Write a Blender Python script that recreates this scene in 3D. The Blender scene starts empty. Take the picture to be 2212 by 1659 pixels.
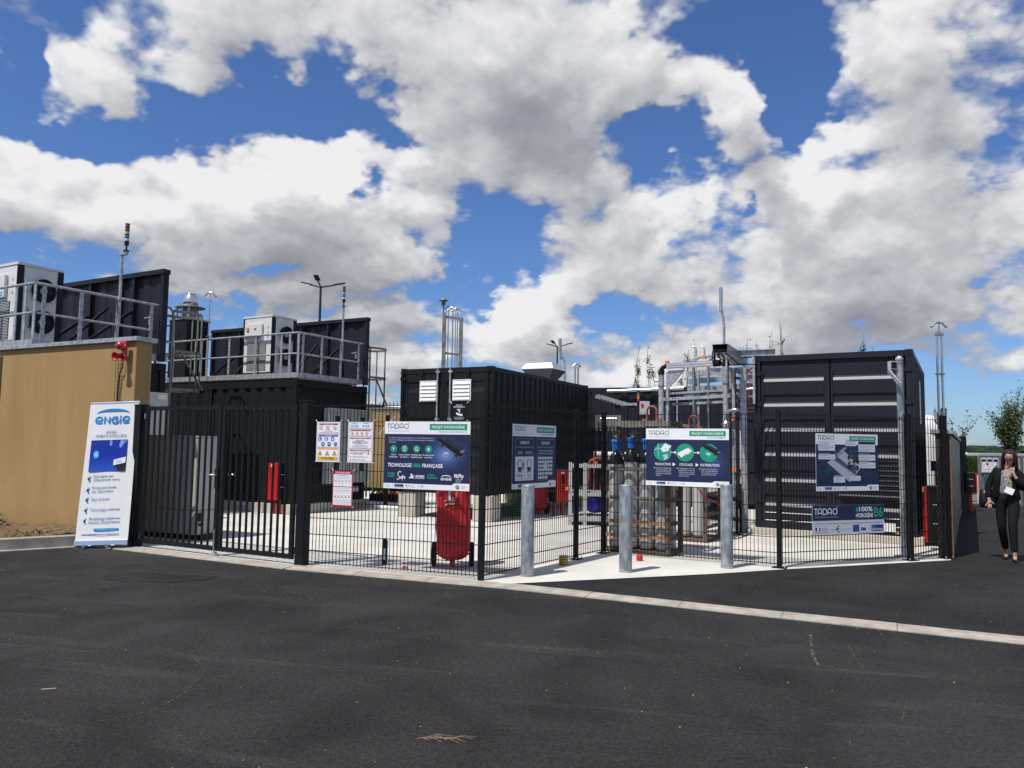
import bpy, bmesh, math, random
from mathutils import Vector, Matrix, Euler
random.seed(7)
sc = bpy.context.scene
PI = math.pi

# ---------------------------------------------------------------- camera
cam_data = bpy.data.cameras.new('camera'); cam = bpy.data.objects.new('camera', cam_data)
sc.collection.objects.link(cam); sc.camera = cam
cam_data.sensor_fit = 'HORIZONTAL'; cam_data.sensor_width = 36.0
cam_data.lens = 1661.0/2212.0*36.0
cam_data.clip_start = 0.05; cam_data.clip_end = 6000
_p = math.atan(130.5/1661.0); _r = 0.015
F_ = Vector((0, math.cos(_p), math.sin(_p))); U0 = Vector((0, -math.sin(_p), math.cos(_p))); R0 = Vector((1, 0, 0))
R_ = R0*math.cos(_r)+U0*math.sin(_r); U_ = U0*math.cos(_r)-R0*math.sin(_r)
m = Matrix(((R_.x, U_.x, -F_.x, 0), (R_.y, U_.y, -F_.y, 0), (R_.z, U_.z, -F_.z, 1.55), (0, 0, 0, 1)))
cam.matrix_world = m

# ---------------------------------------------------------------- exposure
sc.view_settings.view_transform = 'Standard'; sc.view_settings.look = 'None'
sc.view_settings.exposure = 0.0; sc.view_settings.gamma = 1.0
sc.view_settings.use_curve_mapping = False

# ---------------------------------------------------------------- sun (shadows fall to the right and away)
SUN_EL = 61.0
sun_dir = Vector((-0.735*math.cos(math.radians(SUN_EL)), -0.678*math.cos(math.radians(SUN_EL)), math.sin(math.radians(SUN_EL))))
sl = bpy.data.lights.new('sun', 'SUN'); sl.energy = 5.0; sl.angle = math.radians(0.53); sl.color = (1.0, 0.955, 0.89)
sun = bpy.data.objects.new('sun', sl); sc.collection.objects.link(sun)
sun.rotation_euler = sun_dir.to_track_quat('Z', 'Y').to_euler()

# ---------------------------------------------------------------- sky with cumulus clouds
world = bpy.data.worlds.new('World'); sc.world = world; world.use_nodes = True
world.cycles.sampling_method = 'MANUAL'; world.cycles.sample_map_resolution = 256
def nd(t, typ, ins=None, **kw):
    n = t.nodes.new(typ)
    for k, v in kw.items(): setattr(n, k, v)
    if ins:
        for k, v in ins.items():
            s = n.inputs[k]
            if isinstance(v, bpy.types.NodeSocket): t.links.new(v, s)
            else: s.default_value = v
    return n
def mth(t, op, a, b=0.0, c=None, clamp=False):
    n = t.nodes.new('ShaderNodeMath'); n.operation = op; n.use_clamp = clamp
    for i, v in enumerate((a, b, c)):
        if v is None: continue
        if isinstance(v, bpy.types.NodeSocket): t.links.new(v, n.inputs[i])
        else: n.inputs[i].default_value = v
    return n.outputs[0]
def vmt(t, op, a, b=None, out=0):
    n = t.nodes.new('ShaderNodeVectorMath'); n.operation = op
    for i, v in enumerate((a, b)):
        if v is None: continue
        if isinstance(v, bpy.types.NodeSocket): t.links.new(v, n.inputs[i])
        else: n.inputs[i].default_value = v
    return n.outputs[out]
# each entry: azimuth, elevation, half width, half height (radians), amount of cloud added (+) or open sky (-)
CLOUDS = [(-0.299, 0.427, 0.087, 0.025, -1.5), (-0.453, 0.363, 0.062, 0.032, -1.2), (-0.538, 0.332, 0.061, 0.014, -1.2), (-0.258, 0.401, 0.053, 0.021, -1.2), (-0.38, 0.37, 0.038, 0.023, -0.9), (-0.602, 0.391, 0.013, 0.027, -1), (-0.15, 0.381, 0.033, 0.019, -1), (-0.196, 0.323, 0.021, 0.015, -0.8), (-0.586, 0.2, 0.026, 0.011, -1), (-0.031, 0.274, 0.037, 0.04, -1.2), (-0.318, 0.201, 0.039, 0.014, -0.9), (-0.091, 0.202, 0.055, 0.029, -1), (-0.209, 0.179, 0.065, 0.016, -0.8), (0.235, 0.503, 0.109, 0.034, -1.4), (0.35, 0.466, 0.049, 0.062, -1.4), (0.199, 0.396, 0.082, 0.032, -1.5), (0.365, 0.379, 0.029, 0.026, -1.3), (0.081, 0.446, 0.026, 0.021, -1.1), (0.122, 0.175, 0.089, 0.021, -1), (0.306, 0.305, 0.008, 0.011, -0.7), (0.557, 0.171, 0.026, 0.02, -0.6), (-0.036, 0.185, 0.037, 0.024, -0.6), (-0.399, 0.422, 0.049, 0.011, 0.8), (-0.532, 0.379, 0.052, 0.026, 0.9), (0.175, 0.468, 0.06, 0.033, 1.5), (0.172, 0.432, 0.042, 0.01, 0.4), (0.299, 0.42, 0.028, 0.031, 1.7), (0.492, 0.336, 0.117, 0.092, 0.9), (0.223, 0.282, 0.208, 0.067, 0.7), (0.466, 0.471, 0.104, 0.032, 1.0), (-0.453, 0.278, 0.182, 0.056, 0.8), (-0.285, 0.353, 0.087, 0.032, 0.5), (-0.188, 0.244, 0.09, 0.04, 0.8), (-0.06, 0.455, 0.118, 0.09, 0.9), (-0.226, 0.499, 0.259, 0.038, 0.8), (0.449, 0.18, 0.121, 0.037, 0.7), (0.02, 0.15, 0.067, 0.027, 1.2), (-0.249, 0.154, 0.052, 0.02, 0.9), (-0.366, 0.185, 0.049, 0.019, 0.8), (0.08, 0.178, 0.017, 0.015, 0.8), (-0.483, 0.185, 0.08, 0.016, 0.5), (0.291, 0.2, 0.23, 0.034, 0.7), (-0.326, 0.272, 0.209, 0.06, 0.7), (0.475, 0.241, 0.118, 0.062, 0.5), (0.115, 0.314, 0.084, 0.067, 0.5), (-0.574, 0.249, 0.072, 0.044, 0.4), (0.116, 0.121, 0.229, 0.03, 0.5), (-0.07, 0.358, 0.093, 0.033, 0.4)]
g = bpy.data.node_groups.new('cloud_density', 'ShaderNodeTree')
g.interface.new_socket('Vector', in_out='INPUT', socket_type='NodeSocketVector')
g.interface.new_socket('Density', in_out='OUTPUT', socket_type='NodeSocketFloat')
g.interface.new_socket('Detail', in_out='OUTPUT', socket_type='NodeSocketFloat')
gi = g.nodes.new('NodeGroupInput'); go = g.nodes.new('NodeGroupOutput')
d = vmt(g, 'NORMALIZE', gi.outputs[0])
sx = nd(g, 'ShaderNodeSeparateXYZ', {0: d})
inv = mth(g, 'DIVIDE', 1.0, mth(g, 'ADD', mth(g, 'MAXIMUM', sx.outputs[2], 0.0), 0.62))
pv = g.nodes.new('ShaderNodeVectorMath'); pv.operation = 'SCALE'
g.links.new(d, pv.inputs[0]); g.links.new(inv, pv.inputs[3])
pv = pv.outputs[0]
wn = nd(g, 'ShaderNodeTexNoise', {'Vector': pv, 'Scale': 9.0, 'Detail': 4.0, 'Roughness': 0.6})
wv = vmt(g, 'SUBTRACT', wn.outputs['Color'], (0.5, 0.5, 0.5))
ws = nd(g, 'ShaderNodeSeparateXYZ', {0: wv})
az = mth(g, 'ADD', mth(g, 'ARCTAN2', sx.outputs[0], sx.outputs[1]), mth(g, 'MULTIPLY', ws.outputs[0], 0.16))
el = mth(g, 'ADD', mth(g, 'ARCSINE', sx.outputs[2]), mth(g, 'MULTIPLY', ws.outputs[1], 0.12))
azel = nd(g, 'ShaderNodeCombineXYZ', {0: az, 1: el}).outputs[0]
tot = 0.0
for (ca, ce, ra, re, am) in CLOUDS:
    q = vmt(g, 'MULTIPLY', vmt(g, 'SUBTRACT', azel, (ca, ce, 0)), (1/ra, 1/re, 0))
    ex = mth(g, 'EXPONENT', mth(g, 'MULTIPLY', vmt(g, 'DOT_PRODUCT', q, q, 1), -0.8))
    tot = mth(g, 'MULTIPLY_ADD', ex, am, tot)
n1 = nd(g, 'ShaderNodeTexNoise', {'Vector': pv, 'Scale': 5.2, 'Detail': 8.0, 'Roughness': 0.52})
pw = vmt(g, 'ADD', pv, vmt(g, 'MULTIPLY', wv, (0.09, 0.09, 0.09)))
n2 = nd(g, 'ShaderNodeTexVoronoi', {'Vector': pw, 'Scale': 9.0, 'Detail': 2.0, 'Roughness': 0.55, 'Lacunarity': 2.3}, feature='F1', normalize=True)
dens = mth(g, 'MULTIPLY_ADD', mth(g, 'SUBTRACT', n1.outputs[0], 0.5), 4.3, mth(g, 'ADD', mth(g, 'MULTIPLY', tot, 0.95), -0.06))
dens = mth(g, 'MULTIPLY_ADD', mth(g, 'SUBTRACT', 0.34, n2.outputs[0]), 3.1, dens)
g.links.new(dens, go.inputs[0]); g.links.new(n2.outputs[0], go.inputs[1])

wt = world.node_tree; wt.nodes.clear()
wo = wt.nodes.new('ShaderNodeOutputWorld')
geo = wt.nodes.new('ShaderNodeTexCoord')
dirv = geo.outputs['Generated']
sky = wt.nodes.new('ShaderNodeTexSky'); sky.sky_type = 'NISHITA'; sky.sun_disc = False
sky.sun_elevation = math.radians(SUN_EL); sky.sun_rotation = math.atan2(sun_dir.x, sun_dir.y)
sky.air_density = 1.0; sky.dust_density = 0.4; sky.ozone_density = 2.2
def dgrp(vec):
    n = wt.nodes.new('ShaderNodeGroup'); n.node_tree = g; wt.links.new(vec, n.inputs[0]); return n
D0 = dgrp(dirv); D1 = dgrp(vmt(wt, 'ADD', dirv, (-0.012, 0, 0.022))); D2 = dgrp(vmt(wt, 'ADD', dirv, (-0.03, 0, 0.085)))
def sstep(v, a, b):
    n = nd(wt, 'ShaderNodeMapRange', {0: v, 1: a, 2: b, 3: 0.0, 4: 1.0}, interpolation_type='SMOOTHSTEP'); return n.outputs[0]
alpha = sstep(D0.outputs[0], -0.10, 0.48)
lit = mth(wt, 'ADD', mth(wt, 'MULTIPLY', mth(wt, 'SUBTRACT', D0.outputs[0], D1.outputs[0]), 0.25), mth(wt, 'MULTIPLY', mth(wt, 'SUBTRACT', D0.outputs[0], D2.outputs[0]), 0.25))
thick = sstep(D0.outputs[0], 0.3, 2.3)
shade = mth(wt, 'ADD', mth(wt, 'SUBTRACT', 0.70, mth(wt, 'MULTIPLY', thick, 0.48)), lit, clamp=True)
ccol = wt.nodes.new('ShaderNodeValToRGB'); wt.links.new(shade, ccol.inputs[0])
cr = ccol.color_ramp; cr.elements[0].position = 0.0; cr.elements[0].color = (0.40, 0.42, 0.48, 1)
cr.elements[1].position = 1.0; cr.elements[1].color = (1.30, 1.30, 1.32, 1)
e = cr.elements.new(0.35); e.color = (0.54, 0.56, 0.62, 1)
e = cr.elements.new(0.65); e.color = (0.82, 0.84, 0.89, 1)
csc = vmt(wt, 'MULTIPLY', ccol.outputs[0], (5.5, 5.5, 5.5))
skc = vmt(wt, 'MULTIPLY', sky.outputs[0], (0.50, 0.68, 0.98))
mix = nd(wt, 'ShaderNodeMix', data_type='RGBA')
wt.links.new(alpha, mix.inputs['Factor']); wt.links.new(skc, mix.inputs[6]); wt.links.new(csc, mix.inputs[7])
bg = nd(wt, 'ShaderNodeBackground', {0: mix.outputs[2], 1: 0.12})
wt.links.new(bg.outputs[0], wo.inputs[0])

# ---------------------------------------------------------------- helpers
COL = sc.collection
def link(o, parent=None):
    COL.objects.link(o)
    if parent is not None: o.parent = parent
    return o
def thing(name, label, cat, loc=(0, 0, 0), rz=0.0, group=None, scale=1.0):
    o = bpy.data.objects.new(name, None); COL.objects.link(o)
    o.location = loc if len(loc) == 3 else (loc[0], loc[1], 0); o.rotation_euler = (0, 0, math.radians(rz))
    o.scale = (scale, scale, scale); o.empty_display_size = 0.2
    o['label'] = label; o['category'] = cat
    if group: o['group'] = group
    return o
def tag(o, label, cat, group=None):
    o['label'] = label; o['category'] = cat
    if group: o['group'] = group
    return o
def copy_tree(o, parent=None):
    c = o.copy(); COL.objects.link(c)
    if parent is not None: c.parent = parent
    for ch in o.children: copy_tree(ch, c)
    return c

class MB:
    def __init__(s): s.v = []; s.f = []; s.m = []; s.sm = []
    def add(s, vs, fs, mi=0, smooth=False):
        b = len(s.v); s.v += [tuple(v) for v in vs]
        for f in fs: s.f.append([b+i for i in f]); s.m.append(mi); s.sm.append(smooth)
        return s
    def box(s, x0, x1, y0, y1, z0, z1, mi=0, mat=None):
        vs = [Vector(p) for p in ((x0,y0,z0),(x1,y0,z0),(x1,y1,z0),(x0,y1,z0),(x0,y0,z1),(x1,y0,z1),(x1,y1,z1),(x0,y1,z1))]
        if mat is not None: vs = [mat @ v for v in vs]
        return s.add(vs, [(0,3,2,1),(4,5,6,7),(0,1,5,4),(1,2,6,5),(2,3,7,6),(3,0,4,7)], mi)
    def bar(s, p0, p1, w, h, mi=0, up=(0, 0, 1)):
        p0 = Vector(p0); p1 = Vector(p1); t = p1-p0; L = t.length; t.normalize(); up = Vector(up)
        if abs(t.dot(up)) > 0.98: up = Vector((0, 1, 0))
        a = t.cross(up).normalized(); b = a.cross(t).normalized()
        m = Matrix((( t.x, a.x, b.x, p0.x), (t.y, a.y, b.y, p0.y), (t.z, a.z, b.z, p0.z), (0, 0, 0, 1)))
        return s.box(0, L, -w/2, w/2, -h/2, h/2, mi, m)
    def tube(s, pts, r, n=10, mi=0, caps=True, smooth=True):
        pts = [Vector(p) for p in pts]; k = len(pts); rs = r if isinstance(r, (list, tuple)) else [r]*k
        rings = []; prev = None
        for i, p in enumerate(pts):
            t = (pts[min(i+1, k-1)]-pts[max(i-1, 0)])
            if t.length < 1e-9: t = Vector((0, 0, 1))
            t.normalize()
            if prev is None:
                ref = Vector((0, 0, 1)) if abs(t.z) < 0.9 else Vector((1, 0, 0))
                a = t.cross(ref).normalized()
            else:
                a = (prev - t*prev.dot(t)).normalized()
            prev = a; b = t.cross(a)
            rings.append([p + (a*math.cos(2*PI*j/n)+b*math.sin(2*PI*j/n))*rs[i] for j in range(n)])
        vs = [v for rg in rings for v in rg]; fs = []
        for i in range(k-1):
            for j in range(n):
                fs.append((i*n+j, i*n+(j+1) % n, (i+1)*n+(j+1) % n, (i+1)*n+j))
        s.add(vs, fs, mi, smooth)
        if caps:
            s.add(rings[0], [tuple(range(n))[::-1]], mi); s.add(rings[-1], [tuple(range(n))], mi)
        return s
    def cyl(s, p0, p1, r, n=14, mi=0, r2=None): return s.tube([p0, p1], [r, r if r2 is None else r2], n, mi)
    def lathe(s, prof, n=20, mi=0, c=(0, 0, 0), smooth=True, sx=1.0, sy=1.0):
        vs = []; fs = []
        for (r, z) in prof:
            for j in range(n): vs.append((c[0]+sx*r*math.cos(2*PI*j/n), c[1]+sy*r*math.sin(2*PI*j/n), c[2]+z))
        for i in range(len(prof)-1):
            for j in range(n): fs.append((i*n+j, i*n+(j+1) % n, (i+1)*n+(j+1) % n, (i+1)*n+j))
        s.add(vs, fs, mi, smooth)
        if prof[0][0] > 1e-5: s.add(vs[:n], [tuple(range(n))[::-1]], mi)
        if prof[-1][0] > 1e-5: s.add(vs[-n:], [tuple(range(n))], mi)
        return s
    def prism(s, poly, z0, z1, mi=0):
        n = len(poly); vs = [(p[0], p[1], z0) for p in poly]+[(p[0], p[1], z1) for p in poly]
        fs = [tuple(range(n))[::-1], tuple(range(n, 2*n))]+[(i, (i+1) % n, n+(i+1) % n, n+i) for i in range(n)]
        return s.add(vs, fs, mi)
    def corr(s, x0, x1, z0, z1, y=0.0, pitch=0.28, dep=0.036, flat=0.35, mi=0, sides=1):
        """vertical corrugated sheet in the xz plane, ridges towards -y"""
        xs = []; x = x0
        nseg = max(1, round((x1-x0)/pitch)); p = (x1-x0)/nseg
        for i in range(nseg):
            b = x0+i*p
            xs += [(b, 0), (b+p*flat, 0), (b+p*0.5, -dep), (b+p*(0.5+flat), -dep)]
        xs.append((x1, 0)); vs = []; fs = []
        for (a, d) in xs: vs += [(a, y+d, z0), (a, y+d, z1)]
        for i in range(len(xs)-1): fs.append((2*i, 2*i+2, 2*i+3, 2*i+1))
        return s.add(vs, fs, mi)
    def xf(s, m, start=0):
        s.v[start:] = [tuple(m @ Vector(v)) for v in s.v[start:]]; return s
    def build(s, name, mats, parent=None, kind=None, bevel=0.0, label=None):
        me = bpy.data.meshes.new(name); me.from_pydata(s.v, [], s.f)
        if not isinstance(mats, (list, tuple)): mats = [mats]
        for m_ in mats: me.materials.append(m_)
        me.polygons.foreach_set('material_index', s.m); me.polygons.foreach_set('use_smooth', s.sm)
        me.update()
        o = bpy.data.objects.new(name, me); link(o, parent)
        if kind: o['kind'] = kind
        if label: o['label'] = label
        if bevel > 0:
            b = o.modifiers.new('bevel', 'BEVEL'); b.width = bevel; b.segments = 2; b.limit_method = 'ANGLE'; b.angle_limit = math.radians(40)
        return o
def RZ(deg): return Matrix.Rotation(math.radians(deg), 4, 'Z')
def TR(x, y, z=0): return Matrix.Translation((x, y, z))

# ---------------------------------------------------------------- materials
def lin(r, g_, b):
    f = lambda c: (c/255/12.92) if c/255 <= 0.04045 else ((c/255+0.055)/1.055)**2.4
    return (f(r), f(g_), f(b), 1)
def mat(name, col, rough=0.5, metal=0.0, spec=0.5, var=0.15, vscale=6.0, bump=0.0, bscale=40.0, col2=None, coat=0.0, rvar=0.0, sharp=(0.35, 0.65), stretch=(1, 1, 1)):
    """principled surface whose colour and roughness wander with noise in object space"""
    M = bpy.data.materials.new(name); M.use_nodes = True; t = M.node_tree
    bs = t.nodes['Principled BSDF']
    c = col if len(col) == 4 else (*col, 1)
    c2 = col2 if col2 is not None else tuple(min(1, x*(1-var)) for x in c[:3])+(1,)
    tc = t.nodes.new('ShaderNodeTexCoord')
    v = vmt(t, 'MULTIPLY', tc.outputs['Object'], stretch)
    n = nd(t, 'ShaderNodeTexNoise', {'Vector': v, 'Scale': vscale, 'Detail': 5.0, 'Roughness': 0.6})
    mr = nd(t, 'ShaderNodeMapRange', {0: n.outputs[0], 1: sharp[0], 2: sharp[1]})
    mx = nd(t, 'ShaderNodeMix', data_type='RGBA'); t.links.new(mr.outputs[0], mx.inputs[0])
    mx.inputs[6].default_value = c; mx.inputs[7].default_value = c2 if len(c2) == 4 else (*c2, 1)
    t.links.new(mx.outputs[2], bs.inputs['Base Color'])
    bs.inputs['Metallic'].default_value = metal; bs.inputs['Specular IOR Level'].default_value = spec
    if rvar: t.links.new(mth(t, 'MULTIPLY_ADD', n.outputs[0], rvar, rough-rvar/2), bs.inputs['Roughness'])
    else: bs.inputs['Roughness'].default_value = rough
    if coat: bs.inputs['Coat Weight'].default_value = coat
    if bump:
        n2 = nd(t, 'ShaderNodeTexNoise', {'Vector': v, 'Scale': bscale, 'Detail': 4.0})
        bp = nd(t, 'ShaderNodeBump', {'Height': n2.outputs[0], 'Strength': min(1.0, bump), 'Distance': 0.01})
        t.links.new(bp.outputs[0], bs.inputs['Normal'])
    return M
M_ = {}
M_['dark'] = mat('dark_paint', (0.0085, 0.0102, 0.0130), 0.55, spec=0.22, var=0.22, vscale=2.5, bump=0.15, bscale=12, rvar=0.15)
M_['dark2'] = mat('dark_paint_blue', (0.0150, 0.0160, 0.0250), 0.5, spec=0.22, var=0.2, vscale=2.0, bump=0.12, bscale=10, rvar=0.15)
def dusty(M, amt, lo=0.2, hi=1.4, col=(0.10, 0.092, 0.082, 1)):
    t = M.node_tree; bs = t.nodes['Principled BSDF']; src = bs.inputs['Base Color'].links[0].from_socket
    tc = t.nodes.new('ShaderNodeTexCoord'); ob = tc.outputs['Object']; z = nd(t, 'ShaderNodeSeparateXYZ', {0: ob}).outputs[2]
    n = nd(t, 'ShaderNodeTexNoise', {'Vector': vmt(t, 'MULTIPLY', ob, (5, 5, 0.6)), 'Scale': 1.3, 'Detail': 7.0, 'Roughness': 0.68})
    k = mth(t, 'MULTIPLY', nd(t, 'ShaderNodeMapRange', {0: n.outputs[0], 1: 0.42, 2: 0.75, 3: 0.0, 4: 1.0}).outputs[0], nd(t, 'ShaderNodeMapRange', {0: z, 1: lo, 2: hi, 3: amt, 4: amt*0.35}).outputs[0])
    sc = nd(t, 'ShaderNodeTexNoise', {'Vector': ob, 'Scale': 23.0, 'Detail': 3.0, 'Roughness': 0.5, 'Distortion': 2.5})
    k = mth(t, 'ADD', k, nd(t, 'ShaderNodeMapRange', {0: sc.outputs[0], 1: 0.70, 2: 0.74, 3: 0.0, 4: amt*0.7}).outputs[0])
    mx = nd(t, 'ShaderNodeMix', {0: k}, data_type='RGBA'); t.links.new(src, mx.inputs[6]); mx.inputs[7].default_value = col
    t.links.new(mx.outputs[2], bs.inputs['Base Color'])
dusty(M_['dark'], 0.15); dusty(M_['dark2'], 0.18)
M_['black'] = mat('black_steel', (0.009, 0.009, 0.010), 0.5, spec=0.3, var=0.25, vscale=9)
M_['rubber'] = mat('black_rubber', (0.012, 0.012, 0.012), 0.8, spec=0.2, var=0.2, vscale=20)
M_['fence'] = mat('fence_coating', (0.008, 0.0095, 0.011), 0.5, spec=0.22, var=0.15, vscale=4)
M_['galv'] = mat('galvanised_steel', (0.42, 0.44, 0.47), 0.45, metal=0.35, var=0.35, vscale=14, bump=0.08, bscale=30, rvar=0.25, sharp=(0.42, 0.58))
M_['galvd'] = mat('weathered_steel', (0.24, 0.235, 0.22), 0.6, metal=0.3, vscale=9, col2=(0.10, 0.085, 0.07, 1), bump=0.15, sharp=(0.4, 0.75))
M_['rust'] = mat('rusty_steel', (0.13, 0.115, 0.10), 0.8, spec=0.2, col2=(0.12, 0.065, 0.038, 1), vscale=12, bump=0.2)
M_['orange'] = mat('orange_painted_steel', (0.40, 0.17, 0.06), 0.6, col2=(0.20, 0.15, 0.11, 1), vscale=8, sharp=(0.45, 0.6))
M_['alu'] = mat('bright_sheet_metal', (0.72, 0.73, 0.75), 0.24, metal=0.95, var=0.12, vscale=7, rvar=0.12)
M_['conc'] = mat('concrete', (0.50, 0.47, 0.41), 0.9, spec=0.2, col2=(0.40, 0.365, 0.30, 1), vscale=3, bump=0.5, bscale=40)
M_['kerb'] = mat('kerb_concrete', (0.40, 0.37, 0.325), 0.9, spec=0.2, col2=(0.27, 0.245, 0.21, 1), vscale=5, bump=0.6, bscale=60)
M_['white'] = mat('white_paint', (0.74, 0.74, 0.73), 0.45, var=0.06, vscale=5)
M_['unit'] = mat('white_enamel', (0.66, 0.67, 0.66), 0.4, var=0.10, vscale=3, rvar=0.1)
M_['grey'] = mat('grey_cabinet_paint', (0.40, 0.42, 0.42), 0.5, var=0.1, vscale=2, rvar=0.1)
M_['greyl'] = mat('light_grey_paint', (0.48, 0.49, 0.49), 0.5, var=0.12, vscale=5)
M_['red'] = mat('red_paint', (0.55, 0.012, 0.012), 0.38, var=0.15, vscale=4)
M_['redv'] = mat('red_vinyl_cover', (0.60, 0.018, 0.020), 0.62, var=0.22, vscale=7, bump=0.35, bscale=9)
M_['redp'] = mat('faded_red_paint', (0.22, 0.035, 0.025), 0.6, col2=(0.28, 0.10, 0.07, 1), vscale=10)
M_['blue'] = mat('blue_paint', (0.012, 0.018, 0.36), 0.4, var=0.2, vscale=6)
M_['cap'] = mat('blue_plastic_cap', (0.012, 0.17, 0.62), 0.45, var=0.2, vscale=8)
M_['cylg'] = mat('grey_gas_bottle_paint', (0.46, 0.46, 0.45), 0.5, col2=(0.30, 0.29, 0.27, 1), vscale=5, bump=0.1, sharp=(0.5, 0.85))
M_['cyls'] = mat('black_shoulder_paint', (0.012, 0.012, 0.013), 0.3, var=0.1)
M_['green'] = mat('green_hose', (0.01, 0.18, 0.03), 0.5, var=0.2)
M_['yellow'] = mat('yellow_plastic', (0.62, 0.42, 0.05), 0.5, var=0.15)
M_['cage_or'] = mat('orange_plastic', (0.85, 0.20, 0.02), 0.5, var=0.1)
M_['wood'] = mat('brown_timber', (0.085, 0.055, 0.038), 0.8, spec=0.2, col2=(0.06, 0.042, 0.03, 1), vscale=3, stretch=(8, 8, 0.6), bump=0.3)
M_['glass'] = mat('dark_window_glass', (0.05, 0.06, 0.09), 0.15, var=0.3, vscale=2)
M_['soil'] = mat('dry_soil', (0.20, 0.135, 0.085), 0.95, spec=0.1, col2=(0.10, 0.065, 0.04, 1), vscale=9, bump=1.0, bscale=30)
M_['steel'] = mat('stainless_pipe', (0.60, 0.61, 0.62), 0.28, metal=0.9, var=0.2, vscale=6, rvar=0.2)
M_['lamp'] = mat('lamp_post_paint', (0.02, 0.022, 0.026), 0.5, var=0.1)

def stucco():
    M = bpy.data.materials.new('ochre_render'); M.use_nodes = True; t = M.node_tree; bs = t.nodes['Principled BSDF']
    tc = t.nodes.new('ShaderNodeTexCoord'); ob = tc.outputs['Object']
    n = nd(t, 'ShaderNodeTexNoise', {'Vector': vmt(t, 'MULTIPLY', ob, (1, 1, 0.25)), 'Scale': 1.6, 'Detail': 6.0, 'Roughness': 0.65})
    n2 = nd(t, 'ShaderNodeTexNoise', {'Vector': ob, 'Scale': 120.0, 'Detail': 2.0})
    cr = t.nodes.new('ShaderNodeValToRGB'); t.links.new(n.outputs[0], cr.inputs[0])
    cr.color_ramp.elements[0].position = 0.3; cr.color_ramp.elements[0].color = (0.30, 0.198, 0.082, 1)
    cr.color_ramp.elements[1].position = 0.7; cr.color_ramp.elements[1].color = (0.375, 0.255, 0.114, 1)
    s3 = nd(t, 'ShaderNodeSeparateXYZ', {0: ob})
    low = nd(t, 'ShaderNodeMapRange', {0: s3.outputs[2], 1: 0.0, 2: 0.55, 3: 0.55, 4: 0.0})
    st = mth(t, 'MULTIPLY', low.outputs[0], n.outputs[0])
    stk = nd(t, 'ShaderNodeTexNoise', {'Vector': vmt(t, 'MULTIPLY', ob, (5, 5, 0.3)), 'Scale': 1.0, 'Detail': 5.0, 'Roughness': 0.6})
    run = mth(t, 'MULTIPLY', nd(t, 'ShaderNodeMapRange', {0: stk.outputs[0], 1: 0.50, 2: 0.80, 3: 0.0, 4: 0.30}).outputs[0], nd(t, 'ShaderNodeMapRange', {0: s3.outputs[2], 1: 0.8, 2: 3.0, 3: 0.25, 4: 1.0}).outputs[0])
    st = mth(t, 'ADD', st, run, clamp=True)
    mx = nd(t, 'ShaderNodeMix', {0: st}, data_type='RGBA'); t.links.new(cr.outputs[0], mx.inputs[6]); mx.inputs[7].default_value = (0.17, 0.105, 0.052, 1)
    t.links.new(mx.outputs[2], bs.inputs['Base Color']); bs.inputs['Roughness'].default_value = 0.92; bs.inputs['Specular IOR Level'].default_value = 0.15
    bp = nd(t, 'ShaderNodeBump', {'Height': n2.outputs[0], 'Strength': 0.35, 'Distance': 0.004}); t.links.new(bp.outputs[0], bs.inputs['Normal'])
    return M
M_['stucco'] = stucco()

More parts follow.
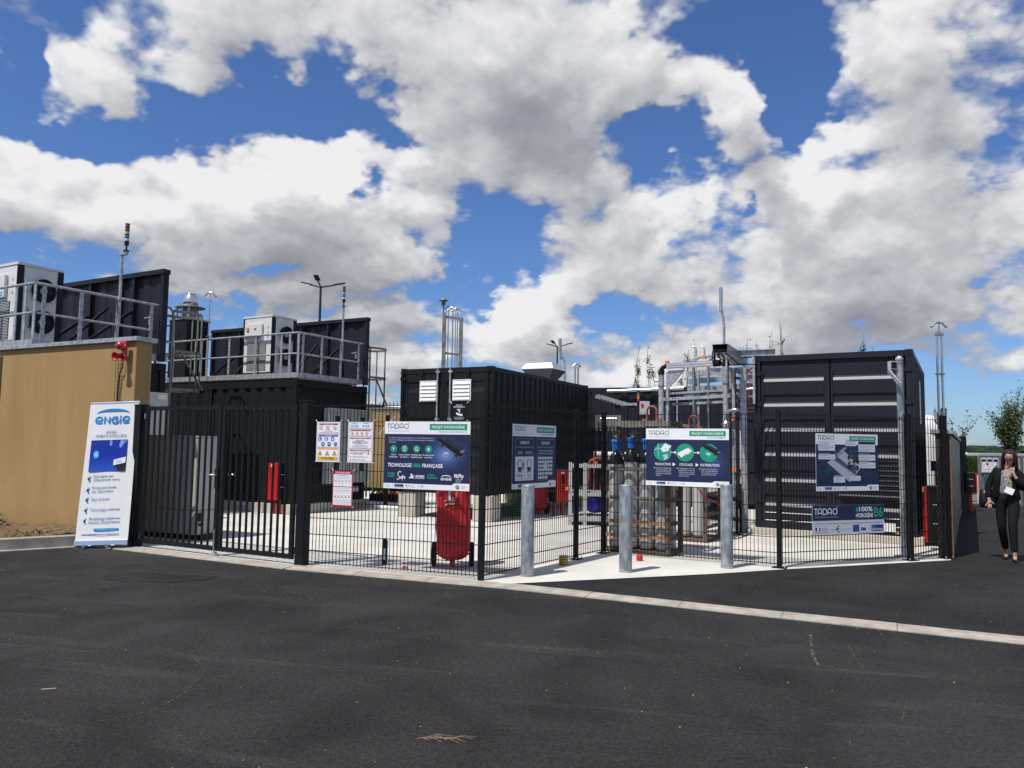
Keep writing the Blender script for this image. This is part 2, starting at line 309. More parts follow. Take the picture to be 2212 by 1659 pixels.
def asphalt(name, base, dusty):
    M = bpy.data.materials.new(name); M.use_nodes = True; t = M.node_tree; bs = t.nodes['Principled BSDF']
    tc = t.nodes.new('ShaderNodeTexCoord'); ob = tc.outputs['Object']
    ag = nd(t, 'ShaderNodeTexVoronoi', {'Vector': ob, 'Scale': 95.0})
    ag2 = nd(t, 'ShaderNodeTexNoise', {'Vector': ob, 'Scale': 30.0, 'Detail': 6.0, 'Roughness': 0.8})
    big = nd(t, 'ShaderNodeTexNoise', {'Vector': ob, 'Scale': 0.55, 'Detail': 7.0, 'Roughness': 0.62, 'Distortion': 0.4})
    stv = vmt(t, 'MULTIPLY', nd(t, 'ShaderNodeVectorRotate', {'Vector': ob, 'Angle': math.radians(12)}, rotation_type='Z_AXIS').outputs[0], (0.28, 2.2, 1))
    streak = nd(t, 'ShaderNodeTexNoise', {'Vector': stv, 'Scale': 1.2, 'Detail': 7.0, 'Roughness': 0.7})
    k = mth(t, 'ADD', mth(t, 'MULTIPLY_ADD', ag2.outputs[0], 3.6, -1.4), mth(t, 'MULTIPLY', nd(t, 'ShaderNodeSeparateColor', {0: ag.outputs['Color']}).outputs[0], 0.55))
    k = mth(t, 'ADD', k, mth(t, 'MULTIPLY_ADD', big.outputs[0], 1.7, -0.4))
    ck = nd(t, 'ShaderNodeTexNoise', {'Vector': ob, 'Scale': 0.9, 'Detail': 3.0, 'Roughness': 0.5, 'Distortion': 1.2})
    wet = nd(t, 'ShaderNodeMapRange', {0: ck.outputs[0], 1: 0.40, 2: 0.68, 3: 1.18, 4: 0.70}).outputs[0]
    v = mth(t, 'MULTIPLY', mth(t, 'MULTIPLY', k, base/1.25), wet)
    dust = nd(t, 'ShaderNodeMapRange', {0: streak.outputs[0], 1: 0.56, 2: 0.80, 3: 0.0, 4: dusty}).outputs[0]
    v = mth(t, 'ADD', v, dust)
    # pale loose grit
    gr = nd(t, 'ShaderNodeTexVoronoi', {'Vector': ob, 'Scale': 9.0}); gm = nd(t, 'ShaderNodeMapRange', {0: gr.outputs['Distance'], 1: 0.028, 2: 0.045, 3: 1.0, 4: 0.0}).outputs[0]
    pick = mth(t, 'GREATER_THAN', nd(t, 'ShaderNodeSeparateColor', {0: gr.outputs['Color']}).outputs[1], 0.72)
    v = mth(t, 'ADD', v, mth(t, 'MULTIPLY', mth(t, 'MULTIPLY', gm, pick), 0.16))
    cc = nd(t, 'ShaderNodeCombineColor', {0: mth(t, 'MULTIPLY', v, 1.10), 1: v, 2: mth(t, 'MULTIPLY', v, 1.0)})
    t.links.new(cc.outputs[0], bs.inputs['Base Color'])
    bs.inputs['Roughness'].default_value = 0.85; bs.inputs['Specular IOR Level'].default_value = 0.22
    h = mth(t, 'ADD', ag.outputs['Distance'], mth(t, 'MULTIPLY', ag2.outputs[0], 0.7))
    bp = nd(t, 'ShaderNodeBump', {'Height': h, 'Strength': 0.8, 'Distance': 0.012}); t.links.new(bp.outputs[0], bs.inputs['Normal'])
    return M
M_['asph'] = asphalt('asphalt', 0.0255, 0.034)
M_['asph2'] = asphalt('path_asphalt', 0.021, 0.014)
M_['patch'] = asphalt('rough_asphalt_patch', 0.020, 0.05)

def yardmat():
    M = bpy.data.materials.new('yard_concrete'); M.use_nodes = True; t = M.node_tree; bs = t.nodes['Principled BSDF']
    tc = t.nodes.new('ShaderNodeTexCoord'); ob = tc.outputs['Object']
    n = nd(t, 'ShaderNodeTexNoise', {'Vector': ob, 'Scale': 0.9, 'Detail': 7.0, 'Roughness': 0.6})
    rot = nd(t, 'ShaderNodeVectorRotate', {'Vector': ob, 'Angle': math.radians(20)}, rotation_type='Z_AXIS').outputs[0]
    br = nd(t, 'ShaderNodeTexNoise', {'Vector': vmt(t, 'MULTIPLY', rot, (1.2, 14, 1)), 'Scale': 2.0, 'Detail': 4.0, 'Roughness': 0.6})
    cr = t.nodes.new('ShaderNodeValToRGB'); t.links.new(n.outputs[0], cr.inputs[0])
    cr.color_ramp.elements[0].position = 0.3; cr.color_ramp.elements[0].color = (0.47, 0.45, 0.41, 1)
    cr.color_ramp.elements[1].position = 0.65; cr.color_ramp.elements[1].color = (0.61, 0.59, 0.55, 1)
    bm0 = nd(t, 'ShaderNodeMapRange', {0: br.outputs[0], 1: 0.56, 2: 0.70, 3: 0.0, 4: 0.35}).outputs[0]
    sb_ = nd(t, 'ShaderNodeTexNoise', {'Vector': ob, 'Scale': 2.6, 'Detail': 6.0, 'Roughness': 0.7, 'Distortion': 0.8})
    bm_ = mth(t, 'ADD', bm0, nd(t, 'ShaderNodeMapRange', {0: sb_.outputs[0], 1: 0.58, 2: 0.75, 3: 0.0, 4: 0.30}).outputs[0])
    mx = nd(t, 'ShaderNodeMix', {0: bm_}, data_type='RGBA'); t.links.new(cr.outputs[0], mx.inputs[6]); mx.inputs[7].default_value = (0.30, 0.275, 0.23, 1)
    gr = nd(t, 'ShaderNodeTexVoronoi', {'Vector': ob, 'Scale': 11.0}); gm = nd(t, 'ShaderNodeMapRange', {0: gr.outputs['Distance'], 1: 0.04, 2: 0.07, 3: 0.7, 4: 0.0}).outputs[0]
    pick = mth(t, 'GREATER_THAN', nd(t, 'ShaderNodeSeparateColor', {0: gr.outputs['Color']}).outputs[1], 0.80)
    mx2 = nd(t, 'ShaderNodeMix', {0: mth(t, 'MULTIPLY', gm, pick)}, data_type='RGBA'); t.links.new(mx.outputs[2], mx2.inputs[6]); mx2.inputs[7].default_value = (0.12, 0.10, 0.08, 1)
    t.links.new(mx2.outputs[2], bs.inputs['Base Color']); bs.inputs['Roughness'].default_value = 0.9; bs.inputs['Specular IOR Level'].default_value = 0.2
    bp = nd(t, 'ShaderNodeBump', {'Height': br.outputs[0], 'Strength': 0.3, 'Distance': 0.006}); t.links.new(bp.outputs[0], bs.inputs['Normal'])
    return M
M_['yard'] = yardmat()
def veg(name, c1, c2, scale, bump=0.5, bscale=3.0, stretch=(1, 1, 1)):
    return mat(name, c1, 0.85, spec=0.15, col2=(*c2, 1), vscale=scale, bump=bump, bscale=bscale, sharp=(0.35, 0.65), stretch=stretch)
M_['grass'] = veg('verge_grass', (0.055, 0.115, 0.018), (0.10, 0.12, 0.03), 0.8)
M_['straw'] = veg('dry_grass', (0.26, 0.21, 0.08), (0.16, 0.17, 0.05), 0.7)
M_['crop'] = veg('crop_green', (0.045, 0.065, 0.016), (0.028, 0.048, 0.012), 0.5, stretch=(3, 3, 0.6))
M_['wood_far'] = veg('woodland', (0.030, 0.050, 0.022), (0.012, 0.024, 0.016), 0.12)
M_['leaf'] = veg('leaf_green', (0.11, 0.14, 0.048), (0.055, 0.075, 0.025), 1.5, bump=0)
M_['leafd'] = veg('dark_red_leaf', (0.035, 0.035, 0.018), (0.03, 0.018, 0.012), 2.0, bump=0)
M_['bark'] = mat('bark', (0.055, 0.042, 0.03), 0.9, spec=0.1, var=0.4, vscale=8)

# ---------------------------------------------------------------- flat printed signs
PC = {}
def pcol(c):
    if c not in PC:
        PC[c] = mat('print_%s' % ('_'.join(str(int(x)) for x in c)), lin(*c), 0.4, spec=0.35, var=0.04, vscale=3)
    return PC[c]
SIGNS = []
class Sign:
    """flat print in millimetres, x to the right, y up, facing local -y of its parent"""
    def __init__(s): s.el = []; s.lv = 0
    def poly(s, pts, c): s.el.append(('p', pts, c, s.lv)); s.lv += 1; return s
    def rect(s, x, y, w, h, c): return s.poly([(x, y), (x+w, y), (x+w, y+h), (x, y+h)], c)
    def circ(s, x, y, r, c, n=26, ry=None): return s.poly([(x+r*math.cos(2*PI*i/n), y+(ry or r)*math.sin(2*PI*i/n)) for i in range(n)], c)
    def line(s, pts, w, c, closed=False):
        n = len(pts); L = []; R = []
        for i in range(n):
            if closed: a = pts[(i-1) % n]; b = pts[(i+1) % n]
            else: a = pts[max(0, i-1)]; b = pts[min(n-1, i+1)]
            p = pts[i]
            d1 = Vector((p[0]-a[0], p[1]-a[1])); d2 = Vector((b[0]-p[0], b[1]-p[1]))
            if d1.length < 1e-6: d1 = d2.copy()
            if d2.length < 1e-6: d2 = d1.copy()
            d1.normalize(); d2.normalize(); t = d1+d2
            if t.length < 1e-3: t = d1
            t.normalize(); k = 1/max(0.5, t.dot(d1)); nx, ny = -t.y, t.x
            L.append((p[0]+nx*w/2*k, p[1]+ny*w/2*k)); R.append((p[0]-nx*w/2*k, p[1]-ny*w/2*k))
        q = []
        for i in range(n if closed else n-1):
            j = (i+1) % n; q.append([R[i], R[j], L[j], L[i]])
        s.el.append(('q', q, c, s.lv)); s.lv += 1; return s
    def ring(s, x, y, r, w, c, a0=0, a1=360, n=28, ry=None):
        full = abs(a1-a0) >= 359.9; k = n if full else n+1
        pts = [(x+r*math.cos(math.radians(a0+(a1-a0)*i/n)), y+(ry or r)*math.sin(math.radians(a0+(a1-a0)*i/n))) for i in range(k)]
        return s.line(pts, w, c, full)
    def frame(s, x, y, w, h, t, c): return s.line([(x, y), (x+w, y), (x+w, y+h), (x, y+h)], t, c, True)
    def text(s, st, x, y, h, c, w=None, al='l', bold=0.0, shear=0.0):
        s.el.append(('t', (st, x, y, h, w, al, bold, shear), c, s.lv)); s.lv += 1; return s
    def place(s, name, parent, y0=0.0, ox=0.0, oz=0.0): SIGNS.append((s, name, parent, y0, ox, oz)); return s
def tadao(S, x, y, h, c, acc=(214, 150, 30), w=4.6):
    """rounded stroke wordmark of height h with an accent over the last letter"""
    t = h*0.125; k = h/100
    def arch(x0, wd, full=False):
        r = wd/2; pts = [(x0, y)]+[(x0, y+h-r)]+[(x0+r-r*math.cos(a*PI/10), y+h-r+r*math.sin(a*PI/10)) for a in range(1, 10)]+[(x0+wd, y+h-r), (x0+wd, y)]
        S.line(pts, t, c); S.line([(x0, y+h*0.30), (x0+wd, y+h*0.30)], t, c)
    S.line([(x, y+h-t/2), (x+70*k, y+h-t/2)], t, c); S.line([(x+35*k, y), (x+35*k, y+h)], t, c)
    arch(x+82*k, 72*k)
    dx = x+182*k; S.line([(dx, y), (dx, y+h)], t, c)
    S.line([(dx, y+t/2), (dx+28*k, y+t/2)]+[(dx+28*k+45*k*math.sin(a*PI/12), y+h/2-(h/2-t/2)*math.cos(a*PI/12)) for a in range(1, 12)]+[(dx+28*k, y+h-t/2), (dx, y+h-t/2)], t, c)
    arch(x+280*k, 72*k)
    S.ring(x+425*k, y+h/2, h/2-t/2, t, c)
    S.line([(x+462*k, y+h*1.22), (x+475*k, y+h*1.12), (x+478*k, y+h*0.98)], t*1.3, acc)
    return S
def engie(S, x, y, w, c=(0, 130, 205)):
    """lower-case stroke letters under a thin crescent"""
    k = w/100; t = 4.6*k; h = 20*k
    def e(x0, fl=1):
        pts = [(x0+21*k, y+2.0*k), (x0+10*k, y+1.2*k), (x0+3.5*k, y+3.5*k), (x0+1.2*k, y+10*k), (x0+4*k, y+17*k), (x0+11*k, y+19.5*k), (x0+18*k, y+17*k), (x0+20*k, y+12*k), (x0+17*k, y+8.5*k), (x0+6*k, y+8.5*k)]
        S.line(pts, t, c)
    e(x)
    S.line([(x+27*k, y), (x+27*k, y+19*k), (x+41*k, y+2*k), (x+41*k, y+20*k)], t, c)
    S.line([(x+65*k, y+17*k), (x+57*k, y+19*k), (x+50*k, y+16*k), (x+48*k, y+9*k), (x+51*k, y+3*k), (x+58*k, y+1*k), (x+64*k, y+3*k), (x+64*k, y+9.5*k), (x+57*k, y+9.5*k)], t, c)
    S.line([(x+72*k, y), (x+72*k, y+14*k)], t, c); S.circ(x+72*k, y+20*k, 2.8*k, c, 12)
    e(x+78*k)
    cx = x+50*k; up = [(cx+48*k*math.sin(a*PI/24), y+27*k+16*k*math.cos(a*PI/24)) for a in range(-12, 13)]
    lo = [(cx+48*k*math.sin(a*PI/24), y+27*k+9*k*math.cos(a*PI/24)) for a in range(-12, 13)]
    S.el.append(('q', [[lo[i], lo[i+1], up[i+1], up[i]] for i in range(24)], c, S.lv)); S.lv += 1
    return S
def finish_signs():
    jobs = []
    for (S, name, parent, y0, ox, oz) in SIGNS:
        for el in S.el:
            if el[0] == 't':
                st, x, y, h, w, al, bold, shear = el[1]
                cu = bpy.data.curves.new('text', 'FONT'); cu.body = st; cu.size = 1.0; cu.resolution_u = 2 if h < 40 else 4
                cu.offset = bold; cu.shear = shear; cu.align_x = 'LEFT'
                o = bpy.data.objects.new('text', cu); COL.objects.link(o); jobs.append(o)
    bpy.context.view_layer.update(); dg = bpy.context.evaluated_depsgraph_get(); it = iter(jobs)
    for (S, name, parent, y0, ox, oz) in SIGNS:
        boxes = []; lv = []
        for el in S.el:      # each shape lies just above whatever it overlaps
            if el[0] == 'p': pp = el[1]
            elif el[0] == 'q': pp = [p for q in el[1] for p in q]
            else:
                st, x, y, h, w, al, bold, shear = el[1]; w = w or len(st)*h*0.75; x0 = x-{'l': 0, 'c': w/2, 'r': w}[al]; pp = [(x0, y-h*0.25), (x0+w, y+h*1.35)]
            bb = (min(p[0] for p in pp), min(p[1] for p in pp), max(p[0] for p in pp), max(p[1] for p in pp)); l = 0
            for b2, l2 in zip(boxes, lv):
                if bb[0] < b2[2] and b2[0] < bb[2] and bb[1] < b2[3] and b2[1] < bb[3]: l = max(l, l2+1)
            boxes.append(bb); lv.append(l)
        lvit = iter(lv)
        mb = MB(); cols = []
        def ci(c):
            if c not in cols: cols.append(c)
            return cols.index(c)
        for el in S.el:
            yy = y0-0.0004*(next(lvit)+1)
            P = lambda p: (ox+p[0]/1000, yy, oz+p[1]/1000)
            if el[0] == 'p': mb.add([P(p) for p in el[1]], [tuple(range(len(el[1])))], ci(el[2]))
            elif el[0] == 'q':
                for q in el[1]: mb.add([P(p) for p in q], [(0, 1, 2, 3)], ci(el[2]))
            else:
                st, x, y, h, w, al, bold, shear = el[1]; o = next(it)
                me = bpy.data.meshes.new_from_object(o.evaluated_get(dg))
                vs = [v.co.copy() for v in me.vertices]
                if vs:
                    xs = [v.x for v in vs]; x0 = min(xs); wd = max(xs)-x0
                    sy = h/0.70; sx = (w/wd) if w else sy
                    W = wd*sx; off = {'l': 0, 'c': -W/2, 'r': -W}[al]
                    mb.add([P((x+off+(v.x-x0)*sx, y+v.y*sy)) for v in vs], [tuple(p.vertices) for p in me.polygons], ci(el[2]))
                bpy.data.meshes.remove(me)
        mb.build(name, [pcol(c) for c in cols], parent)
    for o in jobs:
        cu = o.data; bpy.data.objects.remove(o); bpy.data.curves.remove(cu)
# ================================================================= SETTING
def struct(mb, name, mt, parent=None): return mb.build(name, mt, parent, kind='structure' if parent is None else None)
b = MB(); b.add([(-300, -60, 0), (300, -60, 0), (300, 600, 0), (-300, 600, 0)], [(0, 1, 2, 3)]); struct(b, 'asphalt_ground', M_['asph'])
KF = [(-6.35, 11.62), (-5.3, 11.08), (-2.63, 9.68), (0.03, 8.64), (4.3, 6.54), (12.0, 2.55)]    # back edge of the flush kerb
yard = [(-5.55, 11.22), (-2.63, 9.70), (-0.02, 8.68), (2.49, 9.56), (3.51, 10.00), (6.26, 11.06), (12.0, 20.6), (13.0, 34), (-26, 34), (-26, 19)]
b = MB(); b.add([(x, y, 0.008) for x, y in yard], [tuple(range(len(yard)))]); struct(b, 'concrete_yard', M_['yard'])
path = [(0.06, 8.64), (4.3, 6.56), (12.0, 2.57), (40, -10), (40, 24.2), (14.0, 24.3), (11.9, 20.4), (6.28, 11.06), (3.51, 10.0), (2.49, 9.55)]
b = MB(); b.add([(x, y, 0.004) for x, y in path], [tuple(range(len(path)))]); struct(b, 'asphalt_path', M_['asph2'])
# rough round patch in the old asphalt
b = MB(); pts = [(-3.93+0.62*math.cos(a*PI/14)*(1+0.08*math.sin(a*2.3)), 8.83+0.36*math.sin(a*PI/14)*(1+0.1*math.sin(a*1.7)), 0.004) for a in range(28)]
b.add(pts, [tuple(range(28))]); struct(b, 'asphalt_patch', M_['patch'])

# flush kerb: one stone after another along the edge
kr = bpy.data.objects.new('kerb', None); link(kr); kr['kind'] = 'structure'
def along(poly, step):
    out = []; rest = 0.0
    for i in range(len(poly)-1):
        a = Vector(poly[i]); c = Vector(poly[i+1]); L = (c-a).length; n = max(1, round(L/step))
        for k in range(n): out.append((a+(c-a)*k/n, a+(c-a)*(k+1)/n))
    return out
rk = random.Random(3)
for (a, c) in along(KF, 1.0):
    t = (c-a).normalized(); n = Vector((t.y, -t.x)); L = (c-a).length; h = 0.012+rk.uniform(-0.002, 0.002); w = 0.245
    mb = MB()
    prof = [(0.0, 0.0), (0.0, h+0.008), (w*0.5, h+0.006), (w*0.58, h), (w, h-0.004), (w, -0.0)]
    g0 = 0.0025
    vs = [(a.x+t.x*g0+n.x*p, a.y+t.y*g0+n.y*p, z) for p, z in prof]+[(c.x-t.x*g0+n.x*p, c.y-t.y*g0+n.y*p, z) for p, z in prof]
    k = len(prof); mb.add(vs, [tuple(range(k)), tuple(range(k, 2*k))[::-1]]+[(i, k+i, k+i+1, i+1) for i in range(k-1)])
    mb.build('kerb_stone', M_['kerb'], kr)
# raised kerb, gutter strip and soil bed at the left
kr2 = bpy.data.objects.new('raised_kerb', None); link(kr2); kr2['kind'] = 'structure'
LK = [(-6.12, 11.16), (-6.93, 10.55), (-9.3, 8.75), (-14.0, 5.2)]
for (a, c) in along(LK, 1.0):
    t = (c-a).normalized(); n = Vector((t.y, -t.x)); L = (c-a).length
    m = Matrix(((t.x, -t.y, 0, a.x), (t.y, t.x, 0, a.y), (0, 0, 1, 0), (0, 0, 0, 1)))
    MB().box(0.005, L-0.005, -0.14, 0, 0, 0.165, 0, m).build('kerb_stone', M_['kerb'], kr2, bevel=0.012)
    MB().box(0.005, L-0.005, 0.0, 0.11, 0, 0.016, 0, m).build('gutter_stone', M_['kerb'], kr2)
mb = MB(); nx, ny = 60, 16
A = Vector((-6.25, 11.28)); Bq = Vector((-14.1, 5.35)); 
vs = []; fs = []
for i in range(nx+1):
    p = A.lerp(Bq, i/nx); q = Vector((-5.62, 11.36)).lerp(Vector((-15, 16.2)), i/nx)
    for j in range(ny+1):
        s = p.lerp(q, j/ny); z = 0.145+0.05*(j/ny)+rk.uniform(-0.014, 0.02)+0.02*math.sin(s.x*5+s.y*3)
        vs.append((s.x, s.y, z))
for i in range(nx):
    for j in range(ny): fs.append((i*(ny+1)+j, i*(ny+1)+j+1, (i+1)*(ny+1)+j+1, (i+1)*(ny+1)+j))
mb.add(vs, fs, 0, True); struct(mb, 'soil_bed', M_['soil'])
mb = MB()
for k in range(900):     # dry weeds in the bed
    i = rk.random()**1.2*0.75; j = rk.uniform(0.02, 0.95); p = A.lerp(Bq, i); q = Vector((-5.62, 11.36)).lerp(Vector((-15, 16.2)), i); s = p.lerp(q, j)
    dense = math.sin(s.x*7)+math.sin(s.y*5+1)
    if dense < -0.2: continue
    for e in range(3):
        a = rk.uniform(0, 2*PI); h = rk.uniform(0.015, 0.05); w = 0.012
        mb.add([(s.x-w*math.sin(a), s.y+w*math.cos(a), 0.17), (s.x+w*math.sin(a), s.y-w*math.cos(a), 0.17), (s.x+0.05*math.cos(a), s.y+0.05*math.sin(a), 0.17+h)], [(0, 1, 2)], 0 if rk.random() < 0.6 else 1)
o = mb.build('weeds', [M_['straw'], M_['grass']], None, kind='stuff')
# leafy weed beside the wall
w_ = thing('weed_plant', 'small leafy green weed growing in the soil beside the ochre wall', 'weed', (-7.95, 12.02, 0.17))
mb = MB()
for k in range(60):
    a = rk.uniform(0, 2*PI); r = rk.uniform(0.02, 0.22); z = rk.uniform(0.02, 0.2); x, y = r*math.cos(a)-0.1*z, 0.5*r*math.sin(a); s = rk.uniform(0.03, 0.06); b_ = rk.uniform(0, 2*PI)
    mb.add([(x, y, z), (x+s*math.cos(b_), y+s*math.sin(b_), z+s*0.4), (x+s*1.3*math.cos(b_+0.6), y+s*1.3*math.sin(b_+0.6), z+s*0.2), (x+s*0.7*math.cos(b_+1.1), y+s*0.7*math.sin(b_+1.1), z-0.01)], [(0, 1, 2, 3)])
mb.build('leaves', M_['leaf'], w_)

# far ground: grass verge, crop field, woods and a low hill at the right
kr3 = bpy.data.objects.new('road_kerb', None); link(kr3); kr3['kind'] = 'structure'
for (a, c) in along([(9.0, 24.6), (24.0, 24.3), (40, 24.0)], 1.0):
    t = (c-a).normalized(); L = (c-a).length
    m = Matrix(((t.x, -t.y, 0, a.x), (t.y, t.x, 0, a.y), (0, 0, 1, 0), (0, 0, 0, 1)))
    MB().box(0.008, L-0.008, 0, 0.18, 0, 0.16, 0, m).build('kerb_stone', M_['kerb'], kr3)
b = MB(); b.add([(-300, 24.75, 0.10), (300, 24.4, 0.10), (300, 44, 0.14), (-300, 44, 0.14)], [(0, 1, 2, 3)]); struct(b, 'grass_verge', M_['grass'])
b = MB(); b.add([(-300, 32.5, 0.16), (300, 32.5, 0.16), (300, 36.5, 0.18), (-300, 36.5, 0.18)], [(0, 1, 2, 3)]); struct(b, 'dry_grass_strip', M_['straw'])
mb = MB(); rg = random.Random(11)
for k in range(9000):
    y = rg.uniform(24.8, 36); x = rg.uniform(0.50, 0.74)*y; h = rg.uniform(0.10, 0.30); a = rg.uniform(0, 2*PI); w = 0.018
    mb.add([(x-w*math.cos(a), y-w*math.sin(a), 0.1), (x+w*math.cos(a), y+w*math.sin(a), 0.1), (x+rg.uniform(-.06, .06), y+rg.uniform(-.06, .06), 0.1+h)], [(0, 1, 2)], 1 if y > 32.5 or rg.random() < 0.06 else 0)
mb.build('grass_blades', [M_['grass'], M_['straw']], None, kind='stuff')
mb = MB(); n = 90; vs = []; fs = []
for i in range(n+1):
    x = -260+520*i/n
    row = [(x, 43.0, 0.1)]+[(x, 43.2+(j**2.2)*0.9, 1.20+0.004*j+rg.uniform(-.05, .05)) for j in range(12)]
    vs += row
m_ = 13
for i in range(n):
    for j in range(m_-1): fs.append((i*m_+j, (i+1)*m_+j, (i+1)*m_+j+1, i*m_+j+1))
mb.add(vs, fs); mb.build('crop_field', M_['crop'], None, kind='structure')
mb = MB()
for k in range(15000):
    y = 43+rg.random()**2*9; x = rg.uniform(0.52, 0.72)*y; z0 = rg.uniform(0.05, 1.0); a = rg.uniform(0, PI); w = 0.03
    mb.add([(x-w*math.cos(a), y-w*math.sin(a)-0.25, z0), (x+w*math.cos(a), y+w*math.sin(a)-0.25, z0), (x+rg.uniform(-.1, .1), y-0.3, z0+rg.uniform(0.2, 0.5))], [(0, 1, 2)])
mb.build('crop_stalks', M_['crop'], None, kind='stuff')
# woodland on the rise behind the field: many leafy clumps read as one mass
mb = MB()
def clump(mb, c, r, rz, rnd, mi=0, n=7, m=5):
    vs = [(c[0], c[1], c[2]+rz)]; fs = []
    for i in range(1, m):
        th = PI*i/m*0.62
        for j in range(n):
            k = 1+rnd.uniform(-.22, .22); a = 2*PI*j/n+i*0.4
            vs.append((c[0]+r*k*math.sin(th)*math.cos(a), c[1]+r*k*math.sin(th)*math.sin(a), c[2]+rz*k*math.cos(th)))
    for j in range(n): fs.append((0, 1+j, 1+(j+1) % n))
    for i in range(m-2):
        for j in range(n): a = 1+i*n; fs.append((a+j, a+n+j, a+n+(j+1) % n, a+(j+1) % n))
    mb.add(vs, fs, mi)
for k in range(2600):
    t = rg.uniform(0.30, 1.0); y = rg.uniform(420, 900); x = t*y; hgt = 1.0+(y-420)/480*(6.5+3.0*math.sin(t*9)*0.3)
    clump(mb, (x, y, hgt-3.0), rg.uniform(3.5, 8), rg.uniform(3.0, 5.0), rg, 0)
mb.build('woods', [M_['wood_far']], None, kind='stuff')
mb = MB(); vs = []; fs = []; n = 80
for i in range(n+1):
    x = -1500+3000*i/n
    for j, (y, h) in enumerate(((120, 0), (260, 0.4), (420, 0.8), (700, 4), (1100, 7), (1600, 4))):
        vs.append((x, y, h*(0.75+0.25*math.sin(x/260+y/300)+0.12*math.sin(x/90))*(1 if x > 0 else 0.55)-0.3))
for i in range(n):
    for j in range(5): fs.append((i*6+j, (i+1)*6+j, (i+1)*6+j+1, i*6+j+1))
mb.add(vs, fs, 0, True); struct(mb, 'hills', M_['wood_far'])

# ================================================================= WALLS
w = thing('ochre_wall', 'tall ochre rendered wall with a grey metal coping at the left edge', 'wall', (-5.58, 11.35), -27.2)
MB().box(-9.5, 0, 0, 0.27, 0, 3.0).build('render', M_['stucco'], w, bevel=0.012)
mb = MB().box(-9.55, 0.05, -0.05, 0.32, 3.001, 3.065); mb.build('coping', M_['galv'], w, bevel=0.006)
MB().box(-3.46, -3.38, -0.012, -0.002, 0.1, 2.90).build('expansion_joint', M_['wood'], w)
MB().box(-9.4, -3.50, -0.05, -0.002, 0.1, 2.88).build('render_panel', M_['stucco'], w)
# wire cable tray, siren and beacon on the wall
t_ = thing('cable_tray', 'rusty wire cable tray running down the ochre wall below the red siren', 'cable tray', (-5.58, 11.35), -27.2)
mb = MB()
for x in (-0.41, -0.35, -0.30): mb.tube([(x, -0.03, 1.2), (x, -0.03, 2.72)], 0.004, 5)
for i in range(26): mb.tube([(-0.41, -0.03, 1.22+i*0.06), (-0.30, -0.03, 1.22+i*0.06)], 0.003, 4)
mb.build('wire_mesh', M_['rust'], t_)
MB().tube([(-0.24, -0.04, 2.70), (-0.24, -0.05, 2.60), (-0.30, -0.04, 2.52), (-0.33, -0.03, 2.3), (-0.33, -0.03, 1.2)], 0.009, 8).build('cable', M_['black'], t_)
t_ = thing('alarm_siren', 'red alarm beacon and siren horn mounted one above the other on the ochre wall', 'alarm', (-5.78, 11.38, 2.70), -27.2, scale=0.74)
MB().box(-0.02, 0.11, -0.05, -0.0, 0.0, 0.40).build('backplate', M_['red'], t_, bevel=0.01)
MB().lathe([(0.001, 0.13), (0.05, 0.12), (0.085, 0.08), (0.09, 0.0)], 20).xf(Matrix.Translation((-0.0, -0.05, 0.30)) @ Matrix.Rotation(PI/2, 4, 'X')).build('beacon_dome', mat('red_lens', (0.40, 0.01, 0.03), 0.12, spec=0.8, coat=0.6), t_)
MB().lathe([(0.05, 0.0), (0.05, 0.06), (0.085, 0.14), (0.095, 0.15), (0.08, 0.145), (0.045, 0.07), (0.001, 0.05)], 20).xf(Matrix.Translation((-0.01, -0.05, 0.10)) @ Matrix.Rotation(PI/2+0.15, 4, 'X')).build('horn', M_['red'], t_)
for zz in (0.09, 0.29): MB().box(0.07, 0.10, -0.056, -0.051, zz, zz+0.04).build('rating_label', M_['white'], t_)

w = thing('boundary_wall', 'narrow grey panelled boundary wall with timber end at the right of the yard', 'wall', (6.40, 11.28), 59.2)
# local x runs away from the camera along the wall, +y towards the yard
MB().box(0.03, 11.3, 0.0, 0.17, 0, 1.79).build('core', M_['wood'], w)
pm = mat('stained_cladding', (0.135, 0.12, 0.10), 0.42, spec=0.4, col2=(0.07, 0.062, 0.052, 1), vscale=1.6, stretch=(1, 1, 0.5), rvar=0.3)
for i in range(12): MB().box(0.10+i*0.93, 0.10+(i+1)*0.93-0.012, -0.025, -0.002, 0.02, 1.78).build('cladding_panel', pm, w)
MB().box(0.0, 0.09, -0.03, -0.002, 0, 1.79).build('corner_strip', mat('rust_stained_edge', (0.20, 0.115, 0.05), 0.7, col2=(0.10, 0.06, 0.03, 1), vscale=6), w)
for i in range(4): MB().box(0.0, 0.028, 0.002+i*0.043, 0.002+i*0.043+0.038, 0.0, 1.78).build('end_board', M_['wood'], w)
MB().box(-0.04, 11.35, -0.06, 0.23, 1.80, 1.86).build('coping', M_['galv'], w)
w = thing('rear_wall', 'low ochre wall in the gap between the two dark containers', 'wall', (-5.6, 26.4), -6)
MB().box(0, 3.2, 0, 0.3, 0, 2.7).build('render', M_['stucco'], w); MB().box(-0.05, 3.25, -0.05, 0.35, 2.7, 2.78).build('coping', M_['galv'], w)

